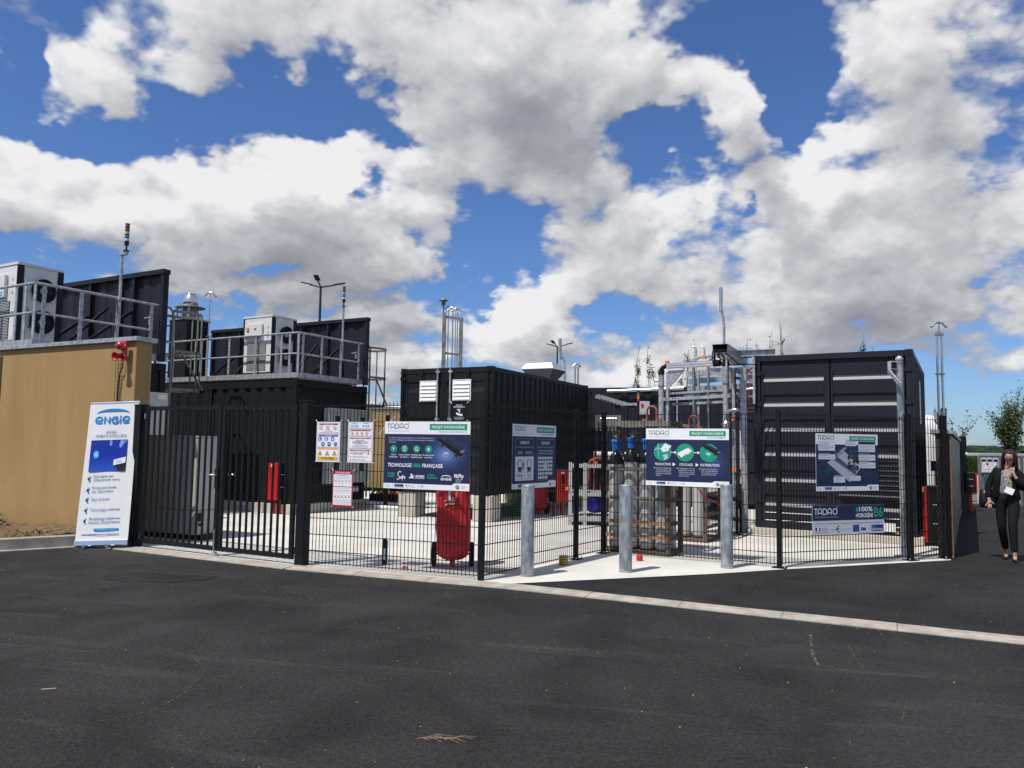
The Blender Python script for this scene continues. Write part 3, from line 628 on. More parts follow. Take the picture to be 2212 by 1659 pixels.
# ================================================================= CONTAINERS
def corrwall(mb, p0, p1, z0, z1, dep=0.036, pitch=0.28, mi=0):
    """corrugated sheet from p0 to p1 (2D), ridges to the right-hand side of p0->p1"""
    a = Vector(p0); c = Vector(p1); t = (c-a); L = t.length; t.normalize()
    m = Matrix(((t.x, -t.y, 0, a.x), (t.y, t.x, 0, a.y), (0, 0, 1, 0), (0, 0, 0, 1)))
    s = len(mb.v); mb.corr(0, L, z0, z1, 0, pitch, dep, mi=mi); return mb.xf(m, s)
def casting(par, x, y, z, mt, sx=0.12):
    mb = MB().box(x-sx/2, x+sx/2, y-0.09, y+0.09, z-0.06, z+0.06)
    o = mb.build('corner_casting', mt, par, bevel=0.008); return o
def hole(par, x, y, z, nx_, ny_):
    """dark oval opening on a casting, facing (nx,ny)"""
    mb = MB(); n = 12; t = Vector((-ny_, nx_)); 
    pts = [(x+t.x*0.028*math.cos(2*PI*i/n), y+t.y*0.028*math.cos(2*PI*i/n), z+0.042*math.sin(2*PI*i/n)) for i in range(n)]
    mb.add(pts, [tuple(range(n))]); return mb.build('casting_hole', M_['black'], par)
def container_frame(par, W, L, z0, z1, mt, front=True):
    """posts and rails of a box W wide (x) and L deep (y); front is y=0"""
    p = 0.11; e = 0.003
    for (x, y) in ((0, 0), (W-p, 0), (0, L-p), (W-p, L-p)): MB().box(x, x+p, y, y+p, z0+0.118, z1-0.118).build('corner_post', mt, par)
    for x in (0.06-e, W-0.06+e):
        for y in (0.09-e, L-0.09+e):
            casting(par, x, y, z0+0.06, mt); casting(par, x, y, z1-0.06+e, mt)
    for (x0, x1, y0, y1) in ((0.12, W-0.12, 0, 0.07), (0.12, W-0.12, L-0.07, L)):
        MB().box(x0, x1, y0, y1, z1-0.11, z1-0.01).build('top_rail', mt, par); MB().box(x0, x1, y0, y1, z0, z0+0.13).build('bottom_rail', mt, par)
    for x0 in (0.0, W-0.06):
        MB().box(x0, x0+0.06, 0.18, L-0.18, z1-0.09, z1-0.01).build('top_rail', mt, par); MB().box(x0, x0+0.06, 0.18, L-0.18, z0, z0+0.13).build('bottom_rail', mt, par)
    MB().box(0.06, W-0.06, 0.07, L-0.07, z1-0.05, z1-0.02).build('roof_sheet', mt, par)
    MB().box(0.06, W-0.06, 0.07, L-0.07, z0+0.02, z0+0.08).build('floor', mt, par)

# --- middle container with louvred doors
W2, L2, a0, a1 = 2.19, 5.42, 0.53, 3.12
c2 = thing('container', 'dark container on concrete blocks with two white louvres in its doors', 'container', (-2.37, 16.34), -26.5)
container_frame(c2, W2, L2, a0, a1, M_['dark'])
corrwall(MB(), (W2-0.03, 0.11), (W2-0.03, L2-0.11), a0+0.13, a1-0.09).build('side_panel', M_['dark'], c2)
corrwall(MB(), (0.03, L2-0.11), (0.03, 0.11), a0+0.13, a1-0.09).build('side_panel', M_['dark'], c2)
corrwall(MB(), (W2-0.11, L2-0.03), (0.11, L2-0.03), a0+0.13, a1-0.11).build('end_panel', M_['dark'], c2)
def door_leaf(par, x0, x1, z0, z1, mt, rec):
    mb = MB(); mb.box(x0, x1, 0.03, 0.07, z0, z1)
    # raised frame around the pressed recesses
    mb.box(x0, x0+0.05, 0.008, 0.029, z0, z1); mb.box(x1-0.05, x1, 0.008, 0.029, z0, z1)
    zz = z0
    for (ra, rb) in rec+[(z1, z1)]:
        mb.box(x0+0.051, x1-0.051, 0.012, 0.029, zz, ra); zz = rb
        if ra < z1:    # sloping lower lip catches the light
            mb.add([(x0+0.06, 0.029, ra+0.09), (x1-0.06, 0.029, ra+0.09), (x1-0.06, 0.010, ra+0.001), (x0+0.06, 0.010, ra+0.001)], [(0, 3, 2, 1)])
    return mb.build('door', mt, par)
rec = [(0.80, 1.02), (1.28, 1.50), (1.85, 2.07), (2.60, 2.83)]
dl = door_leaf(c2, 0.12, 1.075, a0+0.135, a1-0.115, M_['dark'], rec); dr = door_leaf(c2, 1.085, 2.07, a0+0.135, a1-0.115, M_['dark'], rec)
for (x0, x1, z0_, z1_) in ((0.49, 0.915, 2.415, 2.85), (1.29, 1.72, 2.425, 2.86)):
    f = MB(); f.box(x0, x1, -0.012, 0.01, z0_, z0_+0.02); f.box(x0, x1, -0.012, 0.01, z1_-0.02, z1_); f.box(x0, x0+0.02, -0.012, 0.01, z0_+0.02, z1_-0.02); f.box(x1-0.02, x1, -0.012, 0.01, z0_+0.02, z1_-0.02)
    f.box(x0+0.02, x1-0.02, 0.0, 0.01, z0_+0.02, z1_-0.02)
    fo = f.build('louvre', M_['white'], c2)
    for i in range(5):
        za = z0_+0.022+i*(z1_-z0_-0.044)/5; zb = za+(z1_-z0_-0.044)/5-0.006
        MB().add([(x0+0.022, -0.030, za), (x1-0.022, -0.030, za), (x1-0.022, -0.006, zb), (x0+0.022, -0.006, zb), (x0+0.022, -0.002, za), (x1-0.022, -0.002, za)], [(0, 1, 2, 3), (0, 4, 5, 1)]).build('louvre_blade', M_['white'], fo)
for x in (0.94, 1.245, 0.065, 2.125):
    big = x in (0.94, 1.245); mt = M_['galv'] if big else M_['dark']
    MB().tube([(x, -0.035, a0+0.05), (x, -0.035, a1-0.03)], 0.019 if big else 0.014, 10).build('lock_rod', mt, c2)
    for z in (a0+0.09, 1.55, 2.05, a1-0.09): MB().box(x-0.045, x+0.045, -0.045, 0.011, z-0.02, z+0.02).build('rod_bracket', mt, c2)
for x in (0.03, 2.10):
    for z in (0.95, 1.5, 2.2, 2.9): MB().box(x-0.03, x+0.11, -0.022, 0.0, z-0.035, z+0.035).build('hinge', M_['dark'], c2)
for x in (0.55, 1.66): MB().box(x-0.03, x+0.03, -0.03, 0.0, a1-0.16, a1-0.05).build('door_keeper', M_['black'], c2)
hole(c2, 0.06, -0.006, a1-0.06, 0, -1); hole(c2, W2-0.06, -0.006, a1-0.06, 0, -1); hole(c2, W2+0.006, 0.09, a1-0.06, 1, 0); hole(c2, W2-0.06, -0.006, a0+0.06, 0, -1); hole(c2, 0.06, -0.006, a0+0.06, 0, -1)
for (x, y) in ((1.0, 0.4), (1.0, L2-0.4)): MB().box(0.15, W2-0.15, y-0.05, y+0.05, a0+0.0, a0+0.02).build('cross_member', M_['black'], c2)
for (px, py, lb) in ((-0.02, 0.02, 'front left'), (1.80, 0.0, 'front right'), (-0.02, 4.9, 'back left'), (1.80, 4.9, 'back right')):
    v = RZ(-26.5) @ Vector((px, py, 0))
    t_ = thing('concrete_block', 'pale concrete block under the %s corner of the container with louvres' % lb, 'concrete block', (-2.37+v.x, 16.34+v.y, 0.008), -26.5, 'blocks under the middle container')
    MB().box(0, 0.44, 0, 0.42, 0, 0.52).build('block', M_['conc'], t_, bevel=0.02)

M_['strip'] = mat('reflective_tape', (0.21, 0.21, 0.22), 0.5, var=0.15, vscale=12)
# --- right container with reflective strips
W3, L3, b0, b1 = 2.585, 4.60, 0.135, 3.235
c3 = thing('container', 'tall dark container at the right with white strips across its ribbed doors', 'container', (4.42, 14.0), -30.3)
container_frame(c3, W3, L3, b0, b1, M_['dark2'])
corrwall(MB(), (W3-0.03, 0.11), (W3-0.03, L3-0.11), b0+0.13, b1-0.09).build('side_panel', M_['dark'], c3)
corrwall(MB(), (0.03, L3-0.11), (0.03, 0.11), b0+0.13, b1-0.09).build('side_panel', M_['dark'], c3)
corrwall(MB(), (W3-0.11, L3-0.03), (0.11, L3-0.03), b0+0.13, b1-0.11).build('end_panel', M_['dark'], c3)
zs = [2.78, 2.33, 1.885, 1.445, 0.99, 0.555]     # strip centres
for (x0, x1) in ((0.13, 1.285), (1.305, 2.455)):
    mb = MB(); mb.box(x0, x1, 0.041, 0.075, b0+0.135, b1-0.115)
    mb.box(x0, x0+0.035, 0.005, 0.0405, b0+0.14, b1-0.30); mb.box(x1-0.09, x1, 0.005, 0.0405, b0+0.14, b1-0.30)
    top = b1-0.30
    for z in zs:     # horizontal pressed ribs: flat face, then a lip sloping back, a recess, and a sloped strip land
        mb.add([(x0+0.036, 0.040, z+0.16), (x1-0.091, 0.040, z+0.16), (x1-0.091, 0.040, z+0.045), (x0+0.036, 0.040, z+0.045)], [(0, 3, 2, 1)])
        mb.add([(x0+0.036, 0.040, z+0.05), (x1-0.091, 0.040, z+0.05), (x1-0.091, 0.012, z-0.04), (x0+0.036, 0.012, z-0.04)], [(0, 3, 2, 1)])
        nz = (zs[zs.index(z)+1]+0.19) if z != zs[-1] else b0+0.16
        mb.box(x0+0.036, x1-0.091, 0.012, 0.0405, nz, z-0.04)
        mb.add([(x0+0.036, 0.012, nz), (x1-0.091, 0.012, nz), (x1-0.091, 0.040, nz-0.03), (x0+0.036, 0.040, nz-0.03)], [(0, 3, 2, 1)])
    mb.build('door', M_['dark2'], c3)
    xr = x1-0.095
    for i, z in enumerate(zs):
        xa = x0+0.04
        MB().add([(xa, 0.033, z+0.026), (xr, 0.033, z+0.026), (xr, 0.009, z-0.030), (xa, 0.009, z-0.030)], [(0, 3, 2, 1)]).build('reflective_strip', M_['strip'], c3)
for z in (0.405, 0.27): MB().box(0.17, 2.42, -0.004, 0.004, z, z+0.014).build('white_line', M_['white'], c3)
for x, s in ((0.02, 1), (2.46, 1)):
    for z in (0.62, 1.15, 1.75, 2.35, 2.9): MB().box(x, x+0.11, -0.02, 0.004, z-0.035, z+0.035).build('hinge', M_['dark2'], c3)
hole(c3, 0.06, -0.006, b1-0.06, 0, -1); hole(c3, W3-0.06, -0.006, b1-0.06, 0, -1); hole(c3, W3+0.006, 0.09, b1-0.06, 1, 0); hole(c3, 0.06, -0.006, b0+0.06, 0, -1)
# dark grille with bright bars low on the right door
gr = MB().box(1.86, 2.37, -0.03, -0.012, 0.80, 1.40).build('grille_panel', M_['black'], c3)
for i in range(7): MB().box(1.88, 2.37, -0.045, -0.031, 1.36-i*0.082, 1.372-i*0.082).build('grille_bar', M_['alu'], gr)
MB().box(1.42, 2.37, -0.06, -0.013, 0.765, 0.79).build('grille_sill', M_['alu'], c3); MB().box(1.42, 1.85, -0.02, -0.012, 0.80, 0.84).build('grille_edge', M_['black'], c3)
MB().box(2.04, 2.27, -0.022, -0.012, 0.20, 0.34).build('data_plate', M_['white'], c3)
MB().box(2.27, 2.33, -0.022, -0.012, 0.17, 0.21).build('yellow_label', M_['yellow'], c3)
MB().box(W3+0.002, W3+0.012, 1.9, 2.25, 2.05, 2.85).build('side_placard', M_['white'], c3)
t_ = thing('concrete_plinth', 'low pale concrete plinth under the right container with white strips', 'plinth', (4.42, 14.0), -30.3)
MB().box(-0.08, W3+0.10, -0.06, L3+0.05, 0.008, b0-0.002).build('slab', M_['conc'], t_, bevel=0.01)

# --- rear container behind the pipe frame
W4, L4 = 6.9, 2.4
c4 = thing('container', 'dark corrugated container in the background behind the pipe frame', 'container', (1.45, 20.98), -18)
container_frame(c4, W4, L4, 0.17, 3.12, M_['dark2'])
for (x0, x1) in ((0.12, 0.75), (1.35, 3.0), (3.02, W4-0.12)): corrwall(MB(), (x0, 0.04), (x1, 0.04), 0.3, 3.0, pitch=0.42).build('side_panel', M_['dark2'], c4)
MB().box(0.75, 1.35, 0.01, 0.03, 0.3, 3.0).build('flat_panel', M_['dark2'], c4)
MB().tube([(1.2, -0.12, 3.0), (3.2, -0.12, 3.07)], 0.05, 12).build('pipe', M_['steel'], c4)

# --- twin units: container with roof platform, screen, chiller, beacon and ladder
def twin(loc, s, who, ACy, fans=True):
    rz = -29; z0_ = 1.55*(1-s); L = (loc[0], loc[1], z0_)
    c = thing('container', who[0], 'container', L, rz, scale=s)
    Wd, Dp, za, zb = 6.05, 2.33, 0.22, 2.87
    fr = bpy.data.objects.new('frame', None)
    off = lambda mb: mb.xf(TR(-Wd, 0, 0))
    # frame
    for x in (-0.11, -Wd):
        for y in (0, Dp-0.11): MB().box(x, x+0.11, y, y+0.11, za+0.118, zb-0.118).build('corner_post', M_['dark'], c)
    for x in (-0.06+0.003, -Wd+0.06-0.003):
        for y in (0.087, Dp-0.087): casting(c, x, y, za+0.06, M_['dark']); casting(c, x, y, zb-0.057, M_['dark'])
    MB().box(-Wd+0.12, -0.12, 0, 0.07, zb-0.16, zb-0.01).build('top_rail', M_['dark'], c); MB().box(-Wd+0.12, -0.12, 0, 0.07, za, za+0.16).build('bottom_rail', M_['dark'], c)
    MB().box(-0.07, 0, 0.18, Dp-0.18, zb-0.16, zb-0.01).build('top_rail', M_['dark'], c); MB().box(-0.07, 0, 0.18, Dp-0.18, za, za+0.16).build('bottom_rail', M_['dark'], c)
    MB().box(-Wd+0.07, -0.07, 0.07, Dp, zb-0.05, zb-0.015).build('roof_sheet', M_['dark'], c)
    corrwall(MB(), (-2.62, 0.045), (-0.12, 0.045), za+0.16, zb-0.16, pitch=0.36).build('side_panel', M_['dark'], c)
    MB().box(-2.70, -2.62, 0.0, 0.07, za+0.16, zb-0.16).build('side_post', M_['dark'], c)
    corrwall(MB(), (-Wd+0.12, 0.045), (-2.70, 0.045), za+0.16, zb-0.16, pitch=0.36).build('side_panel', M_['dark'], c)
    # right end: flat panels
    MB().box(-0.06, -0.03, 0.11, 0.80, za+0.16, zb-0.16).build('end_panel', M_['dark'], c); MB().box(-0.03, -0.02, 0.14, 0.72, za+0.2, zb-0.25).build('service_door', M_['dark'], c)
    MB().box(-0.06, -0.03, 0.805, Dp-0.11, za+0.16, zb-0.16).build('end_panel', M_['dark'], c)
    hole(c, -0.06, -0.006, zb-0.06, 0, -1); hole(c, 0.006, 0.09, zb-0.06, 1, 0)
    # railing
    r = thing('platform_railing', who[1], 'railing', L, rz, scale=s)
    xe = -4.75; zt, zm, zk = 3.88, 3.43, 2.91
    MB().tube([(xe, 0.02, zt), (0, 0.02, zt)], 0.022, 8).build('top_rail', M_['galv'], r); MB().tube([(0, 0.02, zt), (0.0, Dp, zt)], 0.022, 8).build('top_rail', M_['galv'], r)
    MB().tube([(xe, 0.02, zm), (-0.03, 0.02, zm)], 0.018, 8).build('mid_rail', M_['galv'], r); MB().tube([(0.0, 0.05, zm), (0.0, 1.97, zm)], 0.018, 8).build('mid_rail', M_['galv'], r)
    MB().box(xe, 0.02, 0.0, 0.012, zk, zk+0.11).build('toe_board', M_['galv'], r); MB().box(0.012, 0.024, 0.0, Dp, zk, zk+0.11).build('toe_board', M_['galv'], r)
    for x in (0, -0.25, -0.50, -1.29, -2.13, -2.86, -3.06, -3.26, -4.05, -4.70):
        MB().box(x-0.028, x+0.028, 0.013, 0.028, zk, zt-0.01).build('post', M_['galv'], r)
    for y in (0.155, 0.74, 1.365, 1.99, Dp-0.06): MB().box(-0.008, 0.010, y-0.028, y+0.028, zk, zt-0.01).build('post', M_['galv'], r)
    MB().box(-0.008, 0.012, 2.02, Dp-0.06, zm-0.45, zm-0.40).build('gate_rail', M_['galv'], r)
    MB().box(-4.75, 0, 0.03, 1.95, 2.88, 2.905).build('walkway', M_['galvd'], r)
    # screen
    q = thing('noise_screen', who[2], 'screen', L, rz, scale=s)
    zt2 = 4.52; ys = 2.13; posts = [0.08, -0.72, -1.12, -2.0, -3.05, -4.2, -5.25]
    for i in range(len(posts)-1):
        xa, xb = posts[i+1]+0.04, posts[i]-0.02
        corrwall(MB(), (xa, ys+0.06), (xb, ys+0.06), 2.92, zt2-0.08, pitch=0.42, dep=0.022).build('screen_panel', M_['dark2'], q)
    for x in posts: MB().box(x-0.04, x+0.03, ys-0.02, ys+0.09, 2.90, zt2-0.081).build('screen_post', M_['dark2'], q)
    MB().box(posts[-1]-0.04, posts[0]+0.05, ys-0.04, ys+0.10, zt2-0.08, zt2).build('screen_cap', M_['dark2'], q)
    for x in (-0.72, -2.0, -4.2):
        MB().bar((x, ys-0.03, 3.82), (x, 1.02, 2.95), 0.05, 0.05).build('brace', M_['dark2'], q); 
    for x in (-1.45, -3.5): MB().bar((x, ys+0.0, 3.95), (x, 1.15, 2.95), 0.04, 0.04).build('brace', M_['dark2'], q)
    MB().box(-0.18, -0.14, ys-0.065, ys-0.05, 3.54, 3.70).build('door_handle', M_['galv'], q); MB().box(-0.28, -0.14, ys-0.08, ys-0.066, 3.66, 3.68).build('door_lever', M_['galv'], q)
    # chiller
    a = thing('chiller_unit', who[3], 'chiller', L, rz, scale=s)
    x0, x1, y0, y1, z0c, z1c = -1.78, -0.88, ACy, ACy+0.72, 3.06, 4.34
    mb = MB(); mb.box(x0, x1, y0, y1, z0c, z1c-0.04); mb.build('casing', M_['unit'], a, bevel=0.008)
    MB().box(x0-0.012, x1+0.012, y0-0.012, y1+0.012, z1c-0.039, z1c).build('top_cover', M_['unit'], a)
    MB().box(x0, x1, y0, y1, z0c-0.12, z0c-0.002).build('base_frame', M_['black'], a)
    for (xx, yy) in ((x1-0.02, y0-0.006), (x1-0.02, y1-0.09)): MB().box(xx, xx+0.026, yy, yy+0.10, z0c+0.005, z1c-0.045).build('corner_profile', M_['black'], a)
    MB().box(x0-0.006, x0+0.035, y0-0.008, y0-0.001, z0c+0.005, z1c-0.045).build('corner_profile', M_['black'], a)
    bx = MB().box(x0+0.11, x1-0.27, y0-0.055, y0-0.002, 3.78, 4.15).build('control_box', M_['unit'], a, bevel=0.006)
    MB().box(x0+0.17, x0+0.23, y0-0.08, y0-0.057, 4.01, 4.07).build('isolator_switch', M_['cage_or'], bx)
    MB().box(x0+0.17, x0+0.23, y0-0.061, y0-0.0565, 3.97, 4.005).build('switch_plate', M_['yellow'], bx)
    MB().box(x0+0.40, x0+0.46, y0-0.060, y0-0.0565, 4.02, 4.05).build('display', M_['black'], bx)
    Sg = Sign(); Sg.rect(0, 0, 130, 70, (40, 150, 220)); Sg.line([(12, 30), (40, 42), (70, 28), (100, 44), (118, 34)], 9, (215, 235, 250)); Sg.place('logo_sticker', a, y0=y0-0.0555, ox=x0+0.45, oz=3.80)
    gm = MB().box(x0+0.14, x1-0.17, y0-0.006, y0-0.001, 3.11, 3.72).build('air_grille', M_['black'], a)
    mbg = MB()
    for i in range(24):
        z = 3.115+i*0.0252
        for j in range(13): 
            xx = x0+0.145+j*0.0445+(0.02 if i % 2 else 0)
            mbg.box(xx, min(xx+0.031, x1-0.171), y0-0.013, y0-0.007, z, z+0.011)
    o = mbg.build('grille_fins', M_['unit'], gm, kind='stuff')
    for (dx, dz) in ((0.77, 4.07), (0.77, 3.97), (0.77, 3.86)): MB().cyl((x0+dx, y0-0.006, dz), (x0+dx, y0-0.001, dz), 0.026, 16).build('cover_plug', M_['greyl'], a)
    for z in (3.93, 3.42):
        m = TR(x1+0.008, y0+0.40, z) @ Matrix.Rotation(PI/2, 4, 'Y')
        fo = MB().lathe([(0.185, 0.0), (0.195, 0.05), (0.185, 0.055), (0.17, 0.0)], 26).xf(m).build('fan_ring', M_['black'], a)
        MB().lathe([(0.17, 0.002), (0.001, 0.003)], 26).xf(m).build('fan_recess', M_['black'], fo)
        mb = MB()
        for k in range(5):
            an = 2*PI*k/5; mb.add([(0.04*math.cos(an), 0.04*math.sin(an), 0.012), (0.155*math.cos(an-0.25), 0.155*math.sin(an-0.25), 0.008), (0.16*math.cos(an+0.35), 0.16*math.sin(an+0.35), 0.03), (0.05*math.cos(an+0.6), 0.05*math.sin(an+0.6), 0.022)], [(0, 1, 2, 3)])
        mb.xf(m).build('fan_blades', M_['black'], fo)
        MB().lathe([(0.055, 0.0), (0.05, 0.045), (0.001, 0.05)], 16).xf(m).build('fan_hub', M_['greyl'], fo)
    mb = MB(); mb.tube([(x1+0.02, y0+0.12, 3.62), (x1+0.05, y0+0.16, 3.60), (x1+0.03, y0+0.2, 3.52), (x1+0.06, y0+0.22, 3.4), (x1+0.02, y0+0.2, 3.3)], 0.008, 6); mb.build('cable', M_['black'], a)
    # beacon column
    k = thing('stack_light', who[4], 'signal light', L, rz, scale=s)
    yb = 1.365; zt3 = 4.66
    MB().tube([(0.035, yb, 3.40), (0.035, yb, zt3)], 0.024, 12).build('pole', M_['galv'], k)
    for z in (3.43, 3.86): MB().box(-0.02, 0.065, yb-0.035, yb+0.035, z-0.02, z+0.02).build('clamp', M_['galv'], k)
    bxx = 0.035+(who[5])
    MB().cyl((bxx, yb, zt3), (bxx, yb, zt3+0.012), 0.05, 16).build('flange', M_['black'], k)
    if who[5] > 0: MB().box(0.0, bxx+0.02, yb-0.03, yb+0.03, zt3-0.06, zt3-0.0).build('bracket', M_['galv'], k)
    MB().cyl((bxx, yb, zt3+0.012), (bxx, yb, zt3+0.10), 0.014, 10).build('stem', M_['black'], k)
    MB().cyl((bxx, yb, zt3+0.10), (bxx, yb, zt3+0.17), 0.036, 18).build('base', M_['black'], k)
    for i, cn in enumerate(((0.6, 0.62, 0.6), (0.02, 0.16, 0.55), (0.72, 0.42, 0.02), (0.0, 0.16, 0.09), (0.50, 0.01, 0.02))):
        z = zt3+0.172+i*0.059
        MB().cyl((bxx, yb, z), (bxx, yb, z+0.044), 0.034, 18).build('lens', LENS[i], k)
        MB().cyl((bxx, yb, z+0.0445), (bxx, yb, z+0.058), 0.037, 18).build('ring', M_['black'], k)
    # caged ladder
    l = thing('caged_ladder', who[6], 'ladder', L, rz, scale=s)
    for x in (-0.04, -0.48): MB().tube([(x, Dp+0.12, 0.25), (x, Dp+0.12, 3.80), (x, Dp+0.06, 3.88), (x, Dp-0.02, 3.90)], 0.021, 8).build('stile', M_['galvd'], l)
    for i in range(12): MB().tube([(-0.46, Dp+0.12, 0.5+i*0.28), (-0.06, Dp+0.12, 0.5+i*0.28)], 0.013, 6).build('rung', M_['galvd'], l)
    for z in (3.84, 3.12, 2.44):
        pts = [(-0.04, Dp+0.12, z), (0.05, Dp+0.3, z)]+[(-0.26+0.33*math.cos(t*PI/8), Dp+0.50+0.33*math.sin(t*PI/8), z) for t in range(0, 9)]+[(-0.57, Dp+0.3, z), (-0.48, Dp+0.12, z)]
        mb = MB()
        for i in range(len(pts)-1): mb.bar(pts[i], pts[i+1], 0.008, 0.05)
        mb.build('hoop', M_['galvd'], l)
    for t in (0.5, 3, 5.0, 7.5): x, y = -0.26+0.335*math.cos(t*PI/8), Dp+0.50+0.335*math.sin(t*PI/8); MB().box(x-0.018, x+0.018, y-0.004, y+0.004, 2.42, 3.86).build('cage_bar', M_['galvd'], l)
    MB().bar((0.05, Dp+0.25, 3.10), (-0.02, Dp+0.80, 2.46), 0.03, 0.03).build('stay', M_['galvd'], l)
LENS = [mat('lens_%s' % n_, c_, 0.2, spec=0.7, var=0.1) for n_, c_ in (('white', (0.62, 0.64, 0.6)), ('blue', (0.02, 0.16, 0.55)), ('yellow', (0.72, 0.42, 0.02)), ('green', (0.0, 0.14, 0.08)), ('red', (0.50, 0.01, 0.02)))]
twin((-4.6, 16.36), 1.0, ('dark corrugated container with a roof platform behind the black gate',
     'galvanised railing around the roof platform above the black gate', 'dark ribbed noise screen on the roof platform behind the central chiller',
     'white chiller cabinet on the central roof platform behind the railing', 'signal light column on the railing right of the central white chiller', 0.0,
     'caged ladder at the far end of the central roof platform'), 0.10)
twin((-8.39, 13.3), 1.16, ('dark container mostly hidden behind the ochre wall at the left',
     'galvanised railing of the roof platform rising above the ochre wall', 'tall dark ribbed noise screen above the ochre wall',
     'white chiller with two black fans above the ochre wall', 'signal light column on a bent bracket above the ochre wall', 0.10,
     'caged ladder hanging beside the dark screen right of the ochre wall'), 0.22)
t_ = thing('concrete_plinth', 'long pale concrete plinth under the container behind the gate', 'plinth', (-4.6, 16.36), -29)
MB().box(-6.2, 0.10, -0.07, 2.4, 0.008, 0.215).build('slab', M_['conc'], t_, bevel=0.01)
# fittings on the end of the gate container
e1 = thing('electrical_cabinet', 'tall light grey electrical cabinet on the end wall of the container behind the small signs', 'cabinet', (-4.6, 16.36), 61)
MB().box(0.88, 2.18, -0.16, -0.002, 0.62, 2.30).build('casing', M_['grey'], e1, bevel=0.006)
MB().box(1.525, 1.535, -0.165, -0.161, 0.66, 2.27).build('door_gap', M_['black'], e1)
for (x, z) in ((1.0, 1.75), (1.86, 1.75), (1.0, 0.85), (1.86, 0.85)):
    v_ = MB().box(x, x+0.24, -0.185, -0.162, z, z+0.42).build('vent_filter', M_['greyl'], e1); MB().box(x+0.035, x+0.205, -0.19, -0.186, z+0.04, z+0.38).build('vent_mesh', M_['glass'], v_)
MB().add([(1.42, -0.1665, 1.52), (1.50, -0.1665, 1.52), (1.46, -0.1665, 1.59)], [(0, 1, 2)]).build('warning_triangle', M_['yellow'], e1)
MB().box(1.9, 2.08, -0.03, -0.002, 0.40, 0.52).build('socket_box', M_['white'], e1)
e2 = thing('wall_window', 'small white framed window on the dark container beside the gate post', 'window', (-4.6, 16.36), 61)
MB().box(0.28, 0.50, -0.03, -0.002, 2.02, 2.38).build('frame', M_['white'], e2); MB().box(0.31, 0.47, -0.034, -0.031, 2.05, 2.35).build('pane', M_['glass'], e2)
# ================================================================= FENCES
def fpost(par, x, y, h, ang, plate=True, w=0.06):
    m = TR(x, y, 0) @ RZ(ang)
    o = MB().box(-w/2, w/2, -w/2, w/2, 0.006, h, 0, m).build('post', M_['fence'], par, bevel=0.004)
    MB().box(-w/2-0.004, w/2+0.004, -w/2-0.004, w/2+0.004, h-0.004, h+0.012, 0, m).build('post_cap', M_['black'], o)
    if plate:
        MB().box(-0.09, 0.09, -0.07, 0.07, 0.009, 0.019, 0, m).build('base_plate', M_['fence'], o)
        for (bx, by) in ((-0.07, -0.05), (0.07, -0.05)): MB().cyl(tuple(m @ Vector((bx, by, 0.019))), tuple(m @ Vector((bx, by, 0.045))), 0.009, 8).build('anchor_bolt', M_['galv'], o)
    return o
def mesh_panel(par, p, q, z0=0.04, h=2.0):
    a = Vector(p); c = Vector(q); t = (c-a); L = t.length; t.normalize()
    m = Matrix(((t.x, -t.y, 0, a.x), (t.y, t.x, 0, a.y), (0, 0, 1, 0), (0, 0, 0, 1)))
    n = int((L-0.08)/0.05); mb = MB(); x0 = (L-n*0.05)/2; r = 0.0033
    for i in range(n+1):
        x = x0+i*0.05; mb.box(x-r, x+r, -r, r, z0, h+0.035, 0, m)
    mv = mb.build('vertical_wires', M_['fence'], par, kind='stuff')
    mb = MB(); r = 0.0038
    for k in range(11):
        z = 0.02+k*0.2 if k else 0.06
        z = min(z, h)
        zz = h-(10-k)*0.2 if k else z0+0.02
        for yy in (-0.0074, 0.0074): mb.box(0.03, L-0.03, yy-r, yy+r, zz-r, zz+r, 0, m)
    mb.build('horizontal_wires', M_['fence'], par, kind='stuff')
GP, P1, P3, P4, P5, P6 = (-2.6, 9.76), (-.32, 8.87), (1.35, 11.24), (3.5, 10.11), (5.64, 10.96), (6.29, 11.22)
u = (Vector(P3)-Vector(P1)).normalized(); P2 = tuple(Vector(P1)+u*2.12)
fA = thing('mesh_fence', 'dark wire mesh fence between the thick gate post and the corner post', 'fence', (0, 0, 0))
mesh_panel(fA, (GP[0]+0.06, GP[1]-0.023), P1)
fB = thing('mesh_fence', 'dark wire mesh fence running back from the corner behind the left bollard', 'fence', (0, 0, 0))
fpost(fB, P1[0], P1[1], 2.05, -21, False); mesh_panel(fB, P1, P2); fpost(fB, P2[0], P2[1], 2.03, 55); mesh_panel(fB, P2, P3); fpost(fB, P3[0], P3[1], 2.03, 55)
fC = thing('mesh_fence', 'dark wire mesh fence in front of the gas cylinders and right container', 'fence', (0, 0, 0))
mesh_panel(fC, P3, P4); fpost(fC, P4[0], P4[1], 2.04, -27); mesh_panel(fC, P4, P5, 0.05); fpost(fC, P5[0], P5[1], 2.05, 22, w=0.07); mesh_panel(fC, P5, P6, 0.05); fpost(fC, P6[0], P6[1], 2.05, 22, w=0.07)

